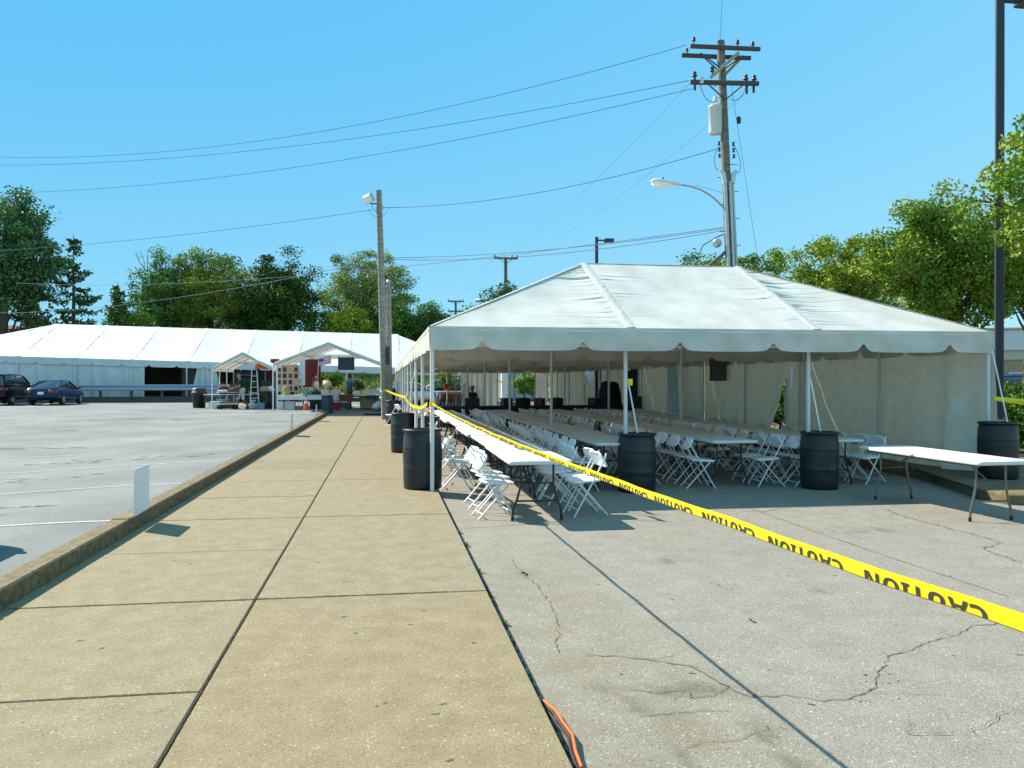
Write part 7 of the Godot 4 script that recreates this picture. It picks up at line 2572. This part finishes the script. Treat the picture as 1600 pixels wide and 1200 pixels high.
	# serving tables under dark cloths across the rear of the rows, with things on them
	for k in 4:
		var x := 2.9 + k * 1.75
		t = thing("serving_table", "black clothed serving table behind the table rows, %s from the left" % ORD[k], "table", Vector3(x, G, -30.2 - 0.15 * k), 0.03 * k, "black clothed serving tables")
		st = new_st()
		pad(st, rounded(1.7, 0.76, 0.04, 2), 0.04, 0.01, at_basis(Vector3(0, 0.74, 0), PI / 2))
		part(t, "tabletop", st, M.black_plastic)
		st = new_st()
		skin(st, 60, 3, func(u: float, v: float):
			var o := rounded(1.72 + 0.1 * v, 0.78 + 0.1 * v, 0.04, 2)
			var f: float = u * o.size()
			var i := int(f) % o.size()
			var p: Vector2 = o[i].lerp(o[(i + 1) % o.size()], f - floor(f)) * (1.0 + 0.015 * sin(u * 90.0) * v)
			return Vector3(p.x, lerpf(0.76, 0.04, v), p.y))
		part(t, "cloth", st, M.navy_cloth)
	n = 0
	for q in [[3.2, -30.3, 0.5], [4.5, -30.4, 0.35], [5.1, -30.3, 0.45], [6.4, -30.5, 0.4], [7.9, -30.6, 0.45], [5.7, -30.2, 0.3]]:
		t = thing("crate", "dark crate of goods on the black clothed serving tables, %s from the left" % ["first", "second", "third", "fifth", "sixth", "fourth"][n], "crate", Vector3(q[0], G + 0.762, q[1]), 0.2 * n, "dark crates on the serving tables")
		st = new_st()
		for s in [-1.0, 1.0]:
			box(st, Vector3(0, 0.14, s * 0.16), Vector3(q[2], 0.28, 0.015), 0.003)
			box(st, Vector3(s * q[2] * 0.5, 0.14, 0), Vector3(0.015, 0.28, 0.33), 0.003)
		box(st, Vector3(0, 0.01, 0), Vector3(q[2], 0.02, 0.33))
		part(t, "crate", st, M.dark_steel)
		st = new_st()
		for k in 5: lathe(st, [Vector2(0, 0.02), Vector2(0.035, 0.03), Vector2(0.035, 0.24), Vector2(0.012, 0.3), Vector2(0, 0.31)], 8, Transform3D(Basis(), Vector3((k - 2) * q[2] * 0.17, 0, 0.04 * (k % 2))))
		part(t, "bottles", st, M.foam_white if n % 3 == 1 else M.black_plastic).set_meta("kind", "stuff")
		n += 1
	# plants, balloons and dark stuff by the left rear
	t = thing("flowering_plant", "plant with orange blooms over green leaves at the left rear of the tents", "plant", Vector3(3.75, 1.0, -49.6))
	var lv := Leaves.new()
	lv.r = RandomNumberGenerator.new()
	lv.r.seed = 5
	for k in 900:
		var y := lv.r.randf()
		lv.leaf(Vector3(lv.r.randfn() * 0.28, 0.25 + y * 1.25, lv.r.randfn() * 0.28), 0.14, Color(0.05, 0.16, 0.015).lerp(Color(0.12, 0.25, 0.02), lv.r.randf()) if y < 0.62 else Color(0.6, 0.16, 0.03).lerp(Color(0.65, 0.32, 0.04), lv.r.randf()))
	part_mesh(t, "leaves", lv.mesh(), M.leaf)
	st = new_st()
	lathe(st, [Vector2(0, 0), Vector2(0.18, 0), Vector2(0.25, 0.35), Vector2(0.27, 0.36), Vector2(0.24, 0.38), Vector2(0, 0.34)], 16)
	part(t, "pot", st, M.terracotta)
	t = thing("plant_stand", "dark stand with a white shelf under the orange blooming plant", "stand", Vector3(3.75, G, -49.6))
	st = new_st()
	box(st, Vector3(0, 1.03, 0), Vector3(1.7, 0.05, 0.6), 0.01)
	part(t, "shelf", st, M.sign_white)
	for x in [-0.75, 0.75]:
		for z in [-0.25, 0.25]:
			st = new_st()
			tube(st, [Vector3(x, 0, z), Vector3(x, 1.0, z)], 0.025, 6)
			part(t, "leg", st, M.dark_steel)
	n = 0
	for q in [[Vector3(3.55, 1.25, -47.8), M.balloon_red, 0.16, "red balloon at the left rear of the tents"], [Vector3(2.2, 0.72, -35.5), M.balloon_white, 0.2, "pale grey balloon low behind the left tent poles"], [Vector3(2.0, 0.3, -34.8), M.balloon_red, 0.22, "dark red balloon near the ground behind the left tent poles"]]:
		t = thing("balloon", q[3], "balloon", q[0], 0.0, "balloons at the rear of the tents")
		st = new_st()
		var r: float = q[2]
		var prof := []
		for i in 11:
			var a := PI * i / 10.0
			prof.append(Vector2(sin(a) * r * (0.92 + 0.08 * cos(a)), cos(a) * -r * 1.2))
		lathe(st, prof, 18, Transform3D(), true, false)
		part(t, "skin", st, q[1])
		st = new_st()
		tube(st, [Vector3(0, -r * 1.2, 0), Vector3(0.03, -r * 1.6, 0), Vector3(0.0, -r * 1.75, 0.02)], 0.004, 4)
		part(t, "string", st, M.wire)
		n += 1
	# sign post beyond the rear opening
	t = thing("sign_post", "white square sign on a dark post beyond the rear tent opening", "sign", Vector3(9.75, 0.0, -57.3))
	st = new_st()
	tube(st, [Vector3.ZERO, Vector3(0, 2.6, 0)], 0.045, 8)
	part(t, "post", st, M.dark_steel)
	st = new_st()
	pad(st, rounded(0.32, 0.5, 0.14, 4), 0.03, 0.006, at_basis(Vector3(0, 2.6, 0.06)))
	part(t, "panel", st, M.sign_white)
	# the dark covered walkway beyond the rear, with posts
	t = thing("stacked_chairs", "rack of dark folded chairs in the shade at the left rear", "chair rack", Vector3(3.1, G, -40.5), 0.2)
	for k in 9:
		st = new_st()
		pad(st, rounded(0.44, 0.85, 0.06, 2), 0.03, 0.008, at_basis(Vector3(-0.7 + k * 0.17, 0.62, 0), 0.12, 1.2))
		part(t, "folded_chair", st, M.dark_steel)
	st = new_st()
	box(st, Vector3(0, 0.12, 0), Vector3(1.7, 0.06, 0.6), 0.01)
	part(t, "rack", st, M.dark_steel)
	# far green wing of the tent at the back: pale end wall with posts is part of the last tent

# ---------------------------------------------------------------- the scene
func _ready() -> void:
	make_light_and_camera()
	make_materials()
	make_ground()
	make_buildings()
	make_far_tent()
	make_guard_rail()
	var tl := ["nearest white frame tent with hip roof, its long front facing the viewer", "second white frame tent joined behind the nearest one", "third white frame tent in the joined row", "fourth white frame tent in the joined row", "fifth white frame tent in the joined row, its side wall sagging in a swag", "last white frame tent of the joined row with hanging end walls"]
	for k in 6: frame_tent(k, -12.0 - k * PITCH, tl[k])
	make_canopy("smaller peaked white canopy of the far stalls, left of the two", -8.53, -5.57, -43.4, 2.20, 3.02, 6.0, 3, 0.165)
	make_canopy("larger peaked white canopy over the end of the sidewalk, right of the two", -5.12, -0.06, -40.0, 2.36, 3.40, 6.4, 4, 0.10)
	make_trees()
	make_poles()
	make_cars()
	make_seating()
	make_drums()
	make_ties()
	make_tape()
	make_people()
	make_stall_things()
	make_tent_things()
